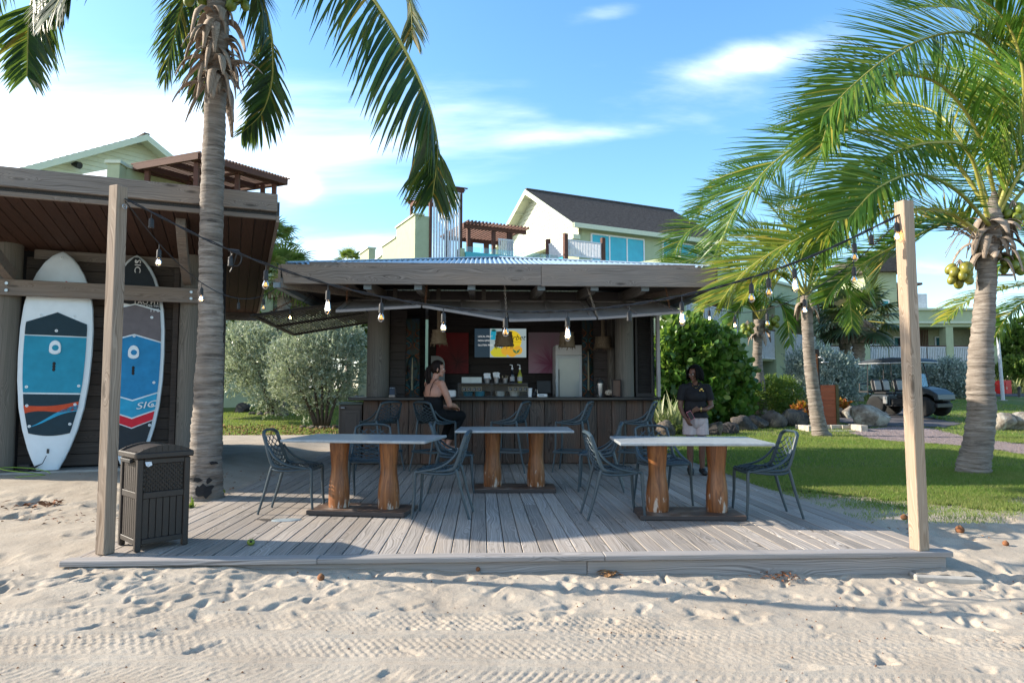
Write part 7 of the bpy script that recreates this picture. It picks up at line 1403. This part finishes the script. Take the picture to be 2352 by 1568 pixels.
O('base_wall', MB().b2((x1+.01, -1.15, .3), (xe, -.9, zp0+.05)), m_green, tb); O('pool_wall', MB().b2((xa, -1.5, zp0-1.2), (hit(tb, 1300, 590, 1, -1.5).x, -1.25, zp1)), m_pool, tb)
gl_ = node('glass_balustrade', tb); xb = hit(tb, 1305, 590, 1, -1.4).x; n = 7
for i in range(n): O('pane', MB().b2((xa+(xb-xa)*i/n+.015, -1.42, zp1+.01), (xa+(xb-xa)*(i+1)/n-.015, -1.40, zg)), m_pane2, gl_)
p0 = hit(tb, 1056, 560, 1, -1.3); O('pier', MB().b2((p0.x, -1.4, zp0-2), (xa-.01, -1.0, hit(tb, 1062, 571, 1, -1.3).z)), m_green, tb)
# slatted tower
a, c = hit(tb, 992, 600, 1, -1.25).x, hit(tb, 1056, 600, 1, -1.25).x; z0, z1 = hit(tb, 1020, 597, 1, -1.25).z, hit(tb, 1020, 441, 1, -1.25).z
slats(tb, 'slat_screen', (a, -1.3), (c, -1.3), z0, z1, 10, .07, None, True, .07); tw = node('tower_frame', tb)
for x in (a-.06, (a+c)/2+.04, c+.06): O('tower_post', MB().b2((x-.06, -1.24, z0-.5), (x+.06, -1.12, z1+.1)), m_perg, tw)
for y in (-1.2, 1.6): O('tower_beam', MB().b2((a-.2, y-.06, z1+.1), (c+.2, y+.06, z1+.26)), m_perg, tw)
for x in (a-.05, c+.05): O('tower_beam', MB().b2((x-.06, -1.13, z1-.08), (x+.06, 1.53, z1+.09)), m_perg, tw)
O('tower_post', MB().b2((a-.1, 1.5, z1-2), (a+.02, 1.62, z1+.09)), m_perg, tw)
for i in range(11): y = -1.3+i*.29; O('top_slat', MB().b2((a-.35, y, z1+.262), (c+.35, y+.07, z1+.31)), m_perg, tw)
# pergola on the terrace
zt2 = hit(tb, 1062, 527, 1, 1.0).z; pa, pc = hit(tb, 1064, 530, 1, .6).x, hit(tb, 1208, 545, 1, .6).x; pg = node('pergola', tb)
for x in (pa+.3, (pa*2+pc)/3+.5, (pa+2*pc)/3+.3, pc-.9): O('pergola_post', MB().b2((x-.08, .6, zp0), (x+.08, .76, zt2)), m_perg, pg); O('pergola_post', MB().b2((x-.08, 3.4, zp0), (x+.08, 3.56, zt2)), m_perg, pg)
for y in (.55, 3.4): O('pergola_beam', MB().b2((pa, y, zt2+.001), (pc, y+.14, zt2+.18)), m_perg, pg)
for i in range(18): x = pa+(pc-pa)*(i+.3)/18; O('roof_slat', MB().b2((x, .1, zt2+.182), (x+.06, 4.0, zt2+.27)), m_perg, pg)
slats(tb, 'slat_screen', (hit(tb, 1144, 560, 1, .5).x, .5), (hit(tb, 1180, 560, 1, .5).x, .5), zp0+.5, zt2-.4, 8, .05)
O('terrace_floor', MB().b2((xl+.36, -.89, zp0-.4), (-.3, 8.4, zp0-.2)), m_conc, tb); O('rear_wall', MB().b2((xl+.36, 6, zp0-.19), (-.6, 6.2, zp0+1.3)), m_shadew, tb)
# corner balcony with posts
bq = [hit(tb, 1259, 588, 1, -.6), hit(tb, 1299, 586, 1, -2.0), hit(tb, 1385, 597, 1, -2.0)]; zb, zh = hit(tb, 1340, 590, 1, -2.0).z, hit(tb, 1340, 555, 1, -2.0).z
bal = node('balcony', tb)
for p in bq: O('balcony_post', MB().b2((p.x-.09, p.y-.09, zb-.25), (p.x+.09, p.y+.09, zh+.28)), m_perg, bal)
slats(tb, 'balcony_railing', (bq[1].x+.1, bq[1].y), (bq[2].x-.1, bq[2].y), zb, zh, 22, .05); slats(tb, 'balcony_railing', (bq[0].x, bq[0].y-.1), (bq[1].x, bq[1].y+.1), zb, zh, 16, .05)
O('balcony_ledge', MB().b2((bq[1].x-.3, -2.15, zb-1.6), (bq[1].x+.5, -1.2, zb-.26)).b2((bq[1].x+.51, -2.1, zb-1.6), (bq[2].x+.2, -.02, zb-.5)), m_green, bal)
slats(tb, 'lower_railing', (bq[1].x+.55, -2.16), (bq[2].x-.3, -2.16), zb-.75, zb-.28, 16, .05)
# --- left building
AL = R(50)+YAW; cl_ = at(-5, 892, 26.6)+Vector((math.cos(AL), math.sin(AL), 0))*9.6; lb = framed('gabled_building', 'pale green gabled building with lapped siding rising behind the surf shed', 'building', (cl_.x, cl_.y, 0), AL+math.pi/2)
# local y runs along the gable (right eave to left), local -x faces the beach
gable_roof(lb, 9, 9.6, 9.75, 2.8, .5, x0=-.8); siding(lb, 9.6, 8.3, 9.75, 2.68, 0); O('wall', MB().b2((.2, 0, .3), (9, 9.6, 9.6)), m_green, lb)
p = hit(lb, 165, 377, 0, -.1); O('flood_light', MB().tube([(-.1, p.y, p.z), (-.25, p.y-.1, p.z-.02), (-.42, p.y-.2, p.z-.08)], [.05, .13, .15], 12), m_black, lb, smooth=True)
q = hit(lb, 205, 392, 0, -.05); O('porch_soffit', MB().b2((-1.2, 5.6, 8.1), (-.05, 9.4, 8.29)), m_trim, lb); O('porch_column', MB().b2((-1.1, 7.3, .3), (-.7, 7.7, 8.1)), m_green, lb)
tl = thing('terrace_wing', 'pale green terrace wall with dark slatted pergola and glass rail above the surf shed roof', 'building', tuple(Vector((at(272, 892, 23.5).x, at(272, 892, 23.5).y, 0))))
A, B_ = at(266, 379, 23.5), at(447, 429, 26.0); zA = A.z; B_.z = zA; dv = (B_-A).normalized(); nv = Vector((-dv.y, dv.x, 0))
obj('parapet_wall', MB().beam(A+nv*.15-Vector((0, 0, 3.2)), B_+dv*.2+nv*.15-Vector((0, 0, 3.2)), .3, 6.4), m_green, tl); obj('coping', MB().beam(A+nv*.15+Vector((0, 0, .05)), B_+dv*.2+nv*.15+Vector((0, 0, .05)), .4, .09), m_trim, tl)
p = at(261, 376, 23.3); obj('pier', MB().box((p.x, p.y+.2, p.z-3.2), (.42, .42, 6.4)), m_green, tl); obj('pier_cap', MB().box((p.x, p.y+.2, p.z+.06), (.54, .54, .11)), m_trim, tl)
a, c = at(250, 392, 23.4), at(120, 418, 24.6); obj('pane', MB().prism([(0, 0), (1, 0), (1, 1), (0, 1)], (a.x, a.y, a.z-.9), c-a+Vector((0, 0, -(c-a).z)), (0, 0, .95), (0, .012, 0)), m_pane2, tl)
K, A2, B2 = at(458, 351, 22.7), at(309, 377, 23.9), at(659, 411, 25.6); zz = (K.z+A2.z+B2.z)/3; K.z = A2.z = B2.z = zz; C2 = A2+B2-K; pgl = node('pergola', tl); up = Vector((0, 0, 1)); P = lambda u, v: K+(A2-K)*u+(B2-K)*v
for a, c in ((P(0, 0), P(1, 0)), (P(0, 1), P(1, 1)), (P(0, .0), P(0, 1)), (P(1, 0), P(1, 1)), (P(.5, 0), P(.5, 1)), (P(0, .5), P(1, .5)), (P(.12, .0), P(.12, 1)), (P(.88, 0), P(.88, 1))): obj('pergola_beam', MB().beam(a-up*.13, c-up*.13, .12, .2), m_perg, pgl)
for i in range(30): v = -.01+1.02*i/29; obj('roof_slat', MB().beam(P(-.03, v), P(1.03, v), .055, .05), m_perg, pgl)
for u, v in ((.12, .06), (.12, .5), (.12, .94), (.88, .06), (.88, .5), (.88, .94)): q = P(u, v); obj('pergola_post', MB().box((q.x, q.y, q.z-1.35), (.15, .15, 2.2)), m_perg, pgl)
for u in (.3, .7): obj('pergola_post', MB().box((*(P(u, .94))[:2], zz-1.3), (.15, .15, 2.2)), m_perg, pgl)
w0, w1 = at(300, 892, 27), at(619, 892, 28.5); dv = (w1-w0).normalized(); nv = Vector((-dv.y, dv.x, 0)); obj('lower_wall', MB().beam(Vector((w0.x, w0.y, 3.7))+nv*2, Vector((w1.x, w1.y, 3.7))+nv*2, 4, 6.8), m_green, tl)
obj('terrace_floor', MB().beam(Vector((w0.x, w0.y, 7.2))+nv*2, Vector((w1.x, w1.y, 7.2))+nv*2, 4.1, .2), m_trim, tl)
# --- long building on the right
def wing(label, pa, pb, bays, zs, upper=None):
    """two storey wing; bays: list of (kind, width share) along the front from pa to pb"""
    a, c = Vector(pa), Vector(pb); d = c-a; L = d.length; t = thing('long_building', label, 'building', (a.x, a.y, 0), math.atan2(d.y, d.x), 'wings of the long pale green building'); z0, z1, z2, z3 = zs; D = 7.0; x = 0; tot = sum(w for k, w in bays)
    O('rear_wall', MB().b2((0, 2.2, z0-.8), (L, 2.4, z3)), m_shadew, t); O('upper_slab', MB().b2((0, .05, z1-.28), (L, 2.19, z1)), m_green, t); O('parapet', MB().b2((-.1, -.15, z2), (L+.1, 2.6, z3)), m_green, t); O('cornice', MB().b2((-.2, -.3, z2+.22), (L+.2, -.151, z2+.36)).b2((-.2, -.3, z3-.14), (L+.2, -.151, z3)), m_trim, t); O('side_wall', MB().b2((L-.25, .05, z0-.8), (L, 2.19, z2)).b2((0, .05, z0-.8), (.25, 2.19, z2)), m_green, t); O('roof_slab', MB().b2((0, 2.61, z3-.5), (L, D, z3-.1)), m_trim, t); O('end_wall', MB().b2((L-.3, 2.41, z0-.8), (L, D, z3-.51)).b2((0, 2.41, z0-.8), (.3, D, z3-.51)), m_green, t)
    for k, w in bays:
        w_ = w/tot*L; a_, b_ = x, x+w_
        if k == 'col': O('column', MB().b2((a_, -.12, z0-.8), (b_, .6, z2)), m_green, t)
        else:
            for lo, hi in ((z0, z1-.3), (z1, z2)):
                r_ = .05 if lo == z0 else .0; h_ = (hi-lo)*.80
                if 'w' in k: window(t, 'window', (a_+w_*.12, 2.12), (a_+w_*.62, 2.12), lo+.1, lo+h_, 2, m_curt)
                if 'd' in k: slats(t, 'dark_screen', (a_+w_*.45, 1.6), (a_+w_*.95, 1.6), lo+.05, hi-.05, 12, .05, m_perg, False)
            n = max(6, int(w_/.115)); k2 = max(1, int(round(w_/1.5))); top = z1+1.25 if 'H' not in k else z1+2.0; bot = z1-.16 if 'H' not in k else z1-.35
            for j in range(k2): slats(t, 'balcony_railing', (a_+w_*j/k2+.03, -.05), (a_+w_*(j+1)/k2-.03, -.05), bot, top, max(4, n//k2), .055)
            O('handrail', MB().b2((a_, -.10, top+.035), (b_, .0, top+.10)), m_perg, t)
            if 't' in k: slats(t, 'privacy_screen', (a_+w_*.0, .02), (a_+w_*.28, .02), z1+1.4, z2-.02, 5, .055)
        x += w_
    return t
pA, pB, pC = at(1560, 892, 29), at(1905, 892, 41), at(2297, 892, 45.5)
for q in (pA, pB, pC): q.z = 0
w1_ = wing('near wing of the long pale green building, facing the seagrape and young palm', pA, pB, [('col', .3), ('Hw', 2.85), ('col', .84), ('d', 1.55), ('col', .67), ('w', 2.6), ('col', .25), ('w', .55), ('col', .4)], (.55, 2.95, 5.55, 6.9))
textm('number', '17', .34, (6.35*0+hit(w1_, 1787, 879, 1, -.13).x, -.14, hit(w1_, 1787, 879, 1, -.13).z-.1), m_dark, w1_)
pB2 = at(1895, 892, 45.5); pB2.z = 0
w2_ = wing('far wing of the long pale green building, behind the golf cart and light pole', pB2, pC, [('w', 2.5), ('col', .6), ('wt', 2.6), ('wd', 2.6), ('col', .5), ('w', 1.6), ('H', 1.0), ('col', .5)], (.85, 2.75, 5.35, 6.6))
ub = node('upper_storey', w2_); a, c = hit(w2_, 1990, 700, 1, 1.5).x, hit(w2_, 2052, 700, 1, 1.5).x; O('wall', MB().b2((a, 1.0, 6.61), (c, 6.5, 9.2)), m_green, ub); b = MB().prism([(a-.5, 9.2), (c+.5, 9.2), ((a+c)/2+.8, 10.6), ((a+c)/2-.8, 10.6)], (0, .4, 0), (1, 0, 0), (0, 0, 1), (0, 6.5, 0)); O('hip_roof', b, m_tile, ub)
p, q = hit(w2_, 2024, 690, 1, .95), hit(w2_, 2043, 740, 1, .95); window(ub, 'window', (p.x, .95), (q.x, .95), q.z, p.z, 1); slats(ub, 'balcony_railing', (c+.1, .3), (hit(w2_, 2130, 715, 1, .3).x, .3), 6.7, 7.6, 30, .05)
pg = node('pergola', w2_); xa_, xb_ = hit(w2_, 2062, 690, 1, 3).x, hit(w2_, 2100, 690, 1, 3).x
for x in (xa_, xb_, (xa_+xb_)/2): O('pergola_post', MB().b2((x, 3, 6.6), (x+.15, 3.15, 8.6)), m_perg, pg)
O('pergola_roof', MB().b2((xa_-.4, 2.6, 8.6), (xb_+.4, 5.5, 8.75)), m_perg, pg); x = hit(w2_, 2254, 690, 1, 3).x; O('terrace_frame', MB().b2((x, 3, 6.6), (x+.14, 3.14, 9.3)).b2((x, 3, 9.301), (x+2.4, 3.14, 9.45)), m_perg, pg)
for x in (hit(w2_, 2065, 780, 1, 2.0).x,): O('wall_lamp', MB().b2((x, 2.05, 4.1), (x+.18, 2.19, 4.75)), m_black, w2_)
# ================================================================ hills
def hill(nm, pts, d, dep, mat):
    P = [at(x, y, d) for x, y in pts]; b = MB(); n = len(P); vs = []
    for k in range(9):
        t = k/8; 
        for p in P: vs.append(Vector((p.x*(1+.25*t), p.y-dep*.6+dep*2*t, max(-2, (p.z+2)*math.sin(min(1, .15+t*1.2)*math.pi*.5+.0)-2 if t < .7 else (p.z+2)*(1-(t-.7)*1.5)-2)+mnoise.noise(Vector((p.x*.03, t*5, 0)))*d*.006)))
    b.add(vs, [(k*n+i, k*n+i+1, (k+1)*n+i+1, (k+1)*n+i) for k in range(8) for i in range(n-1)]); return tag(obj(nm, b, mat, smooth='all'), None, None, None, 'structure')
M = Mat('scrubby_hill', .95, .1); v = M.coord('Object'); M.color(M.ramp(M.noise(v, .09, 8, .7), [(.35, (.05, .075, .022)), (.5, (.09, .11, .04)), (.62, (.17, .13, .075)), (.75, (.06, .085, .03))])); M.bump(M.noise(v, .2, 5, .7), 1, 3); m_hill = M.m
hill('hill', [(380, 640), (500, 618), (600, 600), (690, 592), (740, 588), (790, 596), (850, 610), (950, 640), (1060, 680), (1200, 720)], 330, 90, m_hill); hill('hill', [(1880, 770), (1990, 735), (2080, 708), (2150, 692), (2200, 700), (2260, 712), (2340, 735), (2460, 740), (2620, 770)], 300, 80, m_hill)
# ================================================================ golf cart
m_cart = plain('dark_cart_paint', (.014, .022, .029), .42, .4); m_rimg = plain('wheel_rim_grey', (.10, .10, .105), .4, .5); m_tyre = plain('tyre_rubber', (.018, .018, .018), .85, .25, bump=.4, bscale=30); m_vinyl = plain('grey_vinyl', (.33, .32, .31), .55, .35); m_lens = plain('lamp_lens', (.6, .62, .62), .15, .6)
fr, rr_ = ground_pt(2156, 966), ground_pt(2035, 946); cc = Vector(((fr.x+rr_.x)/2, (fr.y+rr_.y)/2+.35, 0)); cd0 = 23.6
cz = gz(cc.x, cc.y)+.025; ct = thing('golf_cart', 'dark four seat golf cart with a long roof parked on the path', 'golf cart', (at(2084, 892, 24.2).x, at(2084, 892, 24.2).y, cz), R(-60)+YAW)
# local x forward, y to its left
for x, y, nm in ((.84, -.50, 0), (.84, .50, 0), (-.84, -.50, 0), (-.84, .50, 0)):
    w_ = node('wheel', ct); r_ = .33; b = MB(); pr = [(.16, -.12), (.285, -.125), (.325, -.10), (.33, -.03), (.33, .03), (.325, .10), (.285, .125), (.16, .12)]
    b.lathe(pr, 28, wob=lambda a, z: 1+.012*(1 if math.sin(a*28+z*40) > 0 else -1)); b.v = [(x+v[0], y+v[2], .33+v[1]) for v in b.v]; O('tyre', b, m_tyre, w_, smooth='all')
    s_ = -1 if y < 0 else 1; h = MB().tube([(x, y+s_*.02, .33), (x, y+s_*.10, .33)], .17, 18)
    for q in range(6): a = q*1.047; h.box((x+.085*math.cos(a), y+s_*.107, .33+.085*math.sin(a)), (.11, .018, .035), Matrix.Rotation(-a, 3, 'Y'))
    O('rim', h, m_rimg, w_)
bd = MB().prism([(-1.15, .42), (-1.1, .62), (-.95, .74), (-.35, .74), (-.32, .40), (-.3, .34), (-.5, .34), (-.56, .52), (-.72, .64), (-.95, .63), (-1.08, .50)], (0, -.56, 0), (1, 0, 0), (0, 0, 1), (0, 1.12, 0)); O('rear_body', bd, m_cart, ct, bevel=.02)
O('floor_pan', MB().b2((-1.0, -.54, .32), (1.05, .54, .37)), m_black, ct, bevel=.01)
P = [(.42, .38), (.46, .98), (.60, 1.02), (1.05, .92), (1.30, .76), (1.33, .56), (1.20, .52), (1.14, .68), (.94, .76), (.72, .70), (.60, .50), (.58, .38)]
O('front_cowl', MB().prism(P, (0, -.54, 0), (1, 0, 0), (0, 0, 1), (0, 1.08, 0)), m_cart, ct, bevel=.025); O('front_bumper', MB().b2((1.14, -.48, .30), (1.26, .48, .45)), m_black, ct, bevel=.02); O('grille', MB().b2((1.302, -.25, .54), (1.318, .25, .62)), m_black, ct)
for s in (-1, 1): O('headlight', MB().ball((1.24, s*.42, .665), (.07, .085, .06), 12, 8), m_lens, ct, smooth=True); O('indicator', MB().ball((1.285, s*.31, .63), (.03, .05, .03), 8, 6), m_orange, ct, smooth=True)
O('number_plate', MB().box((1.02, -.05, .835), (.02, .26, .07), Matrix.Rotation(R(60), 3, 'Y')), m_white, ct)
for x0, ang in ((-.10, 0), (-.92, 0)):
    for y0, y1 in ((-.50, -.01), (.01, .50)):
        O('seat', MB().b2((x0-.02, y0, .60 if x0 > -.5 else .745), (x0+.46, y1, .74 if x0 > -.5 else .83)), m_black, ct, bevel=.03)
        bk = MB().box((x0-.06, (y0+y1)/2, 1.06), (.10, .46, .46), Matrix.Rotation(R(-10), 3, 'Y')); s_ = O('backrest', bk, m_black, ct, bevel=.04); O('backrest_pad', MB().box((x0+.0, (y0+y1)/2, 1.06), (.03, .38, .34), Matrix.Rotation(R(-10), 3, 'Y')).box((x0-.118, (y0+y1)/2, 1.06), (.03, .38, .34), Matrix.Rotation(R(-10), 3, 'Y')), m_vinyl, s_, bevel=.012)
O('seat_base', MB().b2((-.30, -.52, .38), (.38, .52, .595)), m_black, ct, bevel=.015)
for y in (-.54, .54): O('armrest', MB().tube([(.36, y, .62), (.30, y, .86), (-.10, y, .88), (-.16, y, .70)], .02, 7), m_black, ct, smooth=True); O('roof_post', MB().tube([(.56, y*.96, .86), (.44, y*.96, 1.30), (.30, y*.96, 1.82)], .022, 7), m_iron, ct, smooth=True); O('roof_post', MB().tube([(-1.16, y*.9, .74), (-1.14, y*.9, 1.83)], .018, 7), m_iron, ct, smooth=True); O('roof_post', MB().tube([(-.22, y*.96, .74), (-.26, y*.96, 1.83)], .018, 7), m_iron, ct, smooth=True)
O('windscreen', MB().box((.44, 0, 1.24), (.008, .98, .46), Matrix.Rotation(R(-14), 3, 'Y')), glass('windscreen_glass', (.80, .88, .9), .03, .35), ct); O('screen_frame', MB().tube([(.50, -.5, 1.01), (.50, .5, 1.01)], .014, 6).tube([(.385, -.5, 1.47), (.385, .5, 1.47)], .012, 6), m_black, ct)
O('roof', MB().prism([(-1.42, 1.862), (-1.34, 1.93), (-1.0, 2.0), (-.2, 2.04), (.45, 2.0), (.72, 1.93), (.78, 1.862)], (0, -.62, 0), (1, 0, 0), (0, 0, 1), (0, 1.24, 0)), plain('matte_roof_plastic', (.028, .040, .052), .6, .3), ct, bevel=.05); O('roof_edge', MB().b2((-1.42, -.62, 1.835), (.78, .62, 1.858)), m_white, ct, bevel=.012)
O('steering_wheel', MB().tube([(.36+.06*math.sin(a), -.25+.17*math.cos(a), .98+.15*math.sin(a)) for a in np.linspace(0, 6.283, 20)], .014, 6).tube([(.36, -.25, .98), (.55, -.25, .80)], .02, 6), m_black, ct, smooth=True); O('rear_rack', MB().b2((-1.50, -.5, .80), (-1.15, .5, .86)).tube([(-1.48, -.48, .86), (-1.48, -.48, 1.12), (-1.48, .48, 1.12), (-1.48, .48, .86)], .025, 6), m_black, ct)
O('cooler', MB().b2((-.52, -.66, .40), (-.36, -.57, .68)), m_steel, ct, bevel=.02)
# ================================================================ garden fittings
g0 = gp(1874, 21); sh = thing('outdoor_shower', 'tall dark timber shower post with a steel shower head on the lawn edge', 'shower', tuple(g0)); p = at(1875, 802, 21); hh = p.z-g0.z; O('post', MB().b2((-.12, -.05, 0), (.12, .05, hh)), plain('dark_shower_wood', (.03, .018, .014), .6, .3), sh, bevel=.008); O('batten', MB().b2((.0, -.075, .1), (.05, -.052, hh-.15)), plain('orange_batten', (.22, .075, .025), .5, .3), sh)
O('shower_head', MB().tube([(.02, -.08, hh-.28), (.06, -.2, hh-.24), (.14, -.25, hh-.3), (.16, -.25, hh-.40)], .014, 7).tube([(.17, -.25, hh-.40), (.17, -.25, hh-.425)], .12, 14), m_steel, sh, smooth='all'); O('tap', MB().tube([(.1, -.06, .55), (.1, -.14, .55)], .03, 8), m_steel, sh)
g0 = gp(1903, 21.4); ob = thing('modesty_board', 'orange stained timber board standing beside the shower post', 'screen', tuple(g0), R(-6)); p = at(1903, 884, 21.4); hh = p.z-g0.z; b = MB(); z = .02; m_ob = wood('orange_stained_wood', (.24, .05, .022), (.42, .115, .05), 0, None, .5, var=.15)
while z < hh-.05: O('plank', MB().b2((-.25, -.03, z), (.20, .03, min(z+.128, hh))), m_ob, ob, bevel=.003); z += .131
O('end_post', MB().b2((.201, -.06, 0), (.29, .06, hh+.01)), plain('olive_post', (.10, .085, .04), .7, .2), ob, bevel=.005)
g0 = gp(1912, 19.6); sb = thing('stone_border', 'low pale stone border round the shower tray', 'border', tuple(g0)); m_lime = plain('pale_limestone', (.42, .37, .31), .85, .2, var=.2, scale=8, bump=.3)
for i in range(5): x = -.75+i*.31; O('block', MB().b2((x, .62-.05*i, 0), (x+.303, .80-.05*i, .16+.004*(i % 2))), m_lime, sb, bevel=.008)
for i in range(3): O('block', MB().b2((-.78, -.1+i*.22, 0), (-.60, .115+i*.22, .17)), m_lime, sb, bevel=.008); O('block', MB().b2((.66+.03*i, -.25+i*.26, 0), (.86+.03*i, .0+i*.26, .19)), m_lime, sb, bevel=.008)
O('tray', MB().b2((-.59, -.05, .0), (.65, .40, .03)), m_conc, sb)
def bollard(px_, y0, y1, d, lb): g0 = gp(px_, d); h = (y1-y0)*d/F; t = thing('bollard', lb, 'bollard', tuple(g0), 0, 'dark path bollards'); O('shaft', MB().lathe([(.075, 0), (.075, h*.75), (.075, h)], 14), m_iron, t, smooth=True); O('louvre', MB().lathe([(.085, h*.7), (.085, h*.78), (.08, h*.80), (.085, h*.82), (.085, h*.93), (.05, h+.02)], 14), m_black, t, smooth=True); O('base', MB().b2((-.15, -.15, -.02), (.15, .15, .02)), m_conc, t)
bollard(527, 893, 920, 31, 'dark bollard light on the garden path left of the silvery shrubs'); bollard(2001, 885, 907, 35, 'dark bollard light beside the golf cart rear'); bollard(2177, 884, 908, 36, 'dark bollard light in front of the rounded grey green shrub'); bollard(2341, 880, 905, 37, 'dark bollard light right of the red box')
g0 = gp(2301, 40.5); rb = thing('red_box', 'bright red fire hose box by the far path', 'box', tuple(g0), R(12)); hh = at(2301, 873, 40.5).z-g0.z; m_redb = plain('red_paint', (.50, .012, .014), .4, .4); O('body', MB().prism([(-.28, 0), (.28, 0), (.28, hh-.06), (-.28, hh)], (-.42, 0, 0), (0, 1, 0), (0, 0, 1), (.84, 0, 0)), m_redb, rb, bevel=.01); O('door', MB().b2((-.02, -.30, .06), (.40, -.282, hh-.10)), m_redb, rb, bevel=.004); O('handle', MB().b2((.0, -.32, .3), (.03, -.302, .45)), m_steel, rb)
g0 = gp(2303, 34); lpn = thing('light_pole', 'slim pale grey light pole with a camera near its top', 'light pole', tuple(g0)); hh = at(2297, 740, 34).z-g0.z; O('pole', MB().tube([(0, 0, 0), (-.06, 0, hh*.5), (-.13, 0, hh)], [.085, .075, .06], 12), m_steel2 if 'm_steel2' in globals() else plain('galvanised_pole', (.42, .44, .47), .45, .5), lpn, smooth=True); O('base_flange', MB().lathe([(.2, 0), (.2, .04), (.1, .05)], 14), m_conc, lpn); O('camera', MB().box((.08, -.05, hh-.42), (.34, .16, .15), Matrix.Rotation(R(12), 3, 'Y')), m_white, lpn, bevel=.02); O('bracket', MB().tube([(-.12, 0, hh-.3), (.05, -.03, hh-.30)], .03, 7), m_steel, lpn); O('lamp_head', MB().box((-.12, -.1, hh+.02), (.14, .3, .08)), m_white, lpn, bevel=.02)
# ================================================================ bits on the sand and deck
m_husk = plain('brown_husk', (.20, .085, .04), .85, .2, var=.4, scale=30); m_dryl = plain('dry_leaf', (.24, .13, .06), .8, .2, var=.35, scale=20)
def sand_pt(px_, py_): 
    p = on(px_, py_, -.1)
    for _ in range(4): p = on(px_, py_, sz(p.x, p.y))
    return p
def husk(px_, py_, lb, s=.03):
    p = sand_pt(px_, py_); t = thing('seed_pod', lb, 'seed pod', tuple(p), rnd.uniform(0, 6), 'brown seed pods on the sand'); b = MB().ball((0, 0, s*.6), (s, s*.85, s*.8), 10, 7); O('pod', b, m_husk, t, smooth='all'); O('calyx', MB().lathe([(s*.6, s*1.1), (s*.25, s*1.5), (.002, s*1.45)], 7), m_dryl, t)
husk(391, 1297, 'brown seed pod on the sand before the waste bin'); husk(737, 1331, 'brown seed pod on the sand below the left table'); husk(1098, 1310, 'tiny dark seed pod near the deck nosing', .02); husk(2077, 1192, 'seed pod on the sand just left of the free post foot', .035); husk(2310, 1252, 'seed pod on the sand right of the deck corner', .03); husk(2205, 1222, 'crumpled brown pod right of the free post', .045)
p = on(576, 1252, .0); t = thing('green_fruit', 'small green fruit lying on the deck right of the waste bin', 'fruit', tuple(p)); O('fruit', MB().ball((0, 0, .026), (.032, .028, .026), 12, 8), m_nutg, t, smooth=True); O('dent', MB().ball((.006, -.02, .034), (.012, .009, .010), 8, 5), m_dark, t, smooth=True)
q = on(498, 1132); t = thing('green_fruit', 'green fruit on the sand against the tall palm trunk', 'fruit', (q.x+.05, q.y, sz(q.x, q.y))); O('fruit', MB().ball((0, 0, .035), (.05, .045, .038), 12, 8), m_nutg, t, smooth=True); O('dent', MB().ball((.0, -.04, .04), (.012, .009, .010), 8, 5), m_dark, t, smooth=True)
def scraps(lb, px_, py_, n, spread, seed, size=.03):
    p = sand_pt(px_, py_); g = random.Random(seed); t = thing('leaf_litter', lb, 'leaf litter', tuple(p), 0, 'heaps of dry leaf scraps'); b = MB()
    for i in range(n):
        x, y = p.x+g.gauss(0, spread), p.y+g.gauss(0, spread*.5); c = Vector((x, y, sz(x, y)+g.uniform(.004, .03))); rm = Matrix.Rotation(g.uniform(0, 6), 3, 'Z') @ Matrix.Rotation(g.uniform(-.8, .8), 3, 'X') @ Matrix.Rotation(g.uniform(-.5, .5), 3, 'Y'); l_, w_ = size*g.uniform(.4, 1.3), size*g.uniform(.15, .5); b.add([c+rm @ Vector(v) for v in ((-l_, 0, 0), (0, -w_, .006), (l_, 0, 0), (0, w_, .006))], [(0, 1, 2, 3)])
    obj('scraps', b, m_dryl if seed % 2 else m_husk, t, kind='stuff')
for a in (('dry brown leaf scraps in front of the right part of the deck', 1680, 1315, 40, .11, 2, .022), ('reddish scraps by the deck fascia near the right table', 1790, 1325, 46, .10, 4, .022), ('flat husk fragments below the deck middle right', 1395, 1322, 26, .05, 1, .035), ('scattered brown husk pieces on the sand left of the waste bin', 80, 1162, 36, .14, 6, .05), ('reddish leaf bits left of the post foot', 150, 1190, 60, .40, 8, .022), ('dark leaf bits on the shaded sand behind the tall palm', 560, 1100, 50, .8, 10, .03), ('few dry leaves on sand beside the lawn edge', 2120, 1240, 20, .5, 3, .03)): scraps(*a)
g = random.Random(9); b = MB()
for i in range(420): 
    x, y = g.uniform(-5, 5.4), g.uniform(2.9, 5.15)
    s = g.uniform(.003, .009); c = Vector((x, y, sz(x, y)+s*.4)); b.add([c+Vector(v)*s for v in ((1, .3, 0), (-.4, 1, 0), (-.8, -.6, 0), (0, 0, 1.1))], [(0, 1, 3), (1, 2, 3), (2, 0, 3)])
tag(obj('beach_debris', b, m_husk), None, None, None, 'stuff')
p = sand_pt(2165, 1330); t = thing('concrete_slab', 'broken pale concrete slab half buried at the right deck corner', 'slab', tuple(p), R(-14)); O('slab', MB().b2((-.22, -.10, -.12), (.24, .26, .045)), m_conc, t, bevel=.012); O('sand_cap', MB().grid(lambda u, v: (-.20+.42*u, -.06+.30*v, .048+.02*math.sin(3.1*u)*math.sin(3.1*v)+.006*math.sin(u*17+v*11)), 10, 8), m_sand, t, smooth='all')
g = np.random.default_rng(12); n = 2600; x = g.uniform(-8, -1.5, n); y = g.uniform(17.2, 21, n); z = lawn_h(x, y)+.02; V, Fq = leaves_np(np.stack([x, y, z], -1), np.tile([1., 0, .05], (n, 1)), .07, .02, 5, 1.2)
tag(obj('fallen_leaves', None, None, me=mesh_np('fallen_leaves', V, Fq, [m_dryl])), None, None, None, 'stuff')
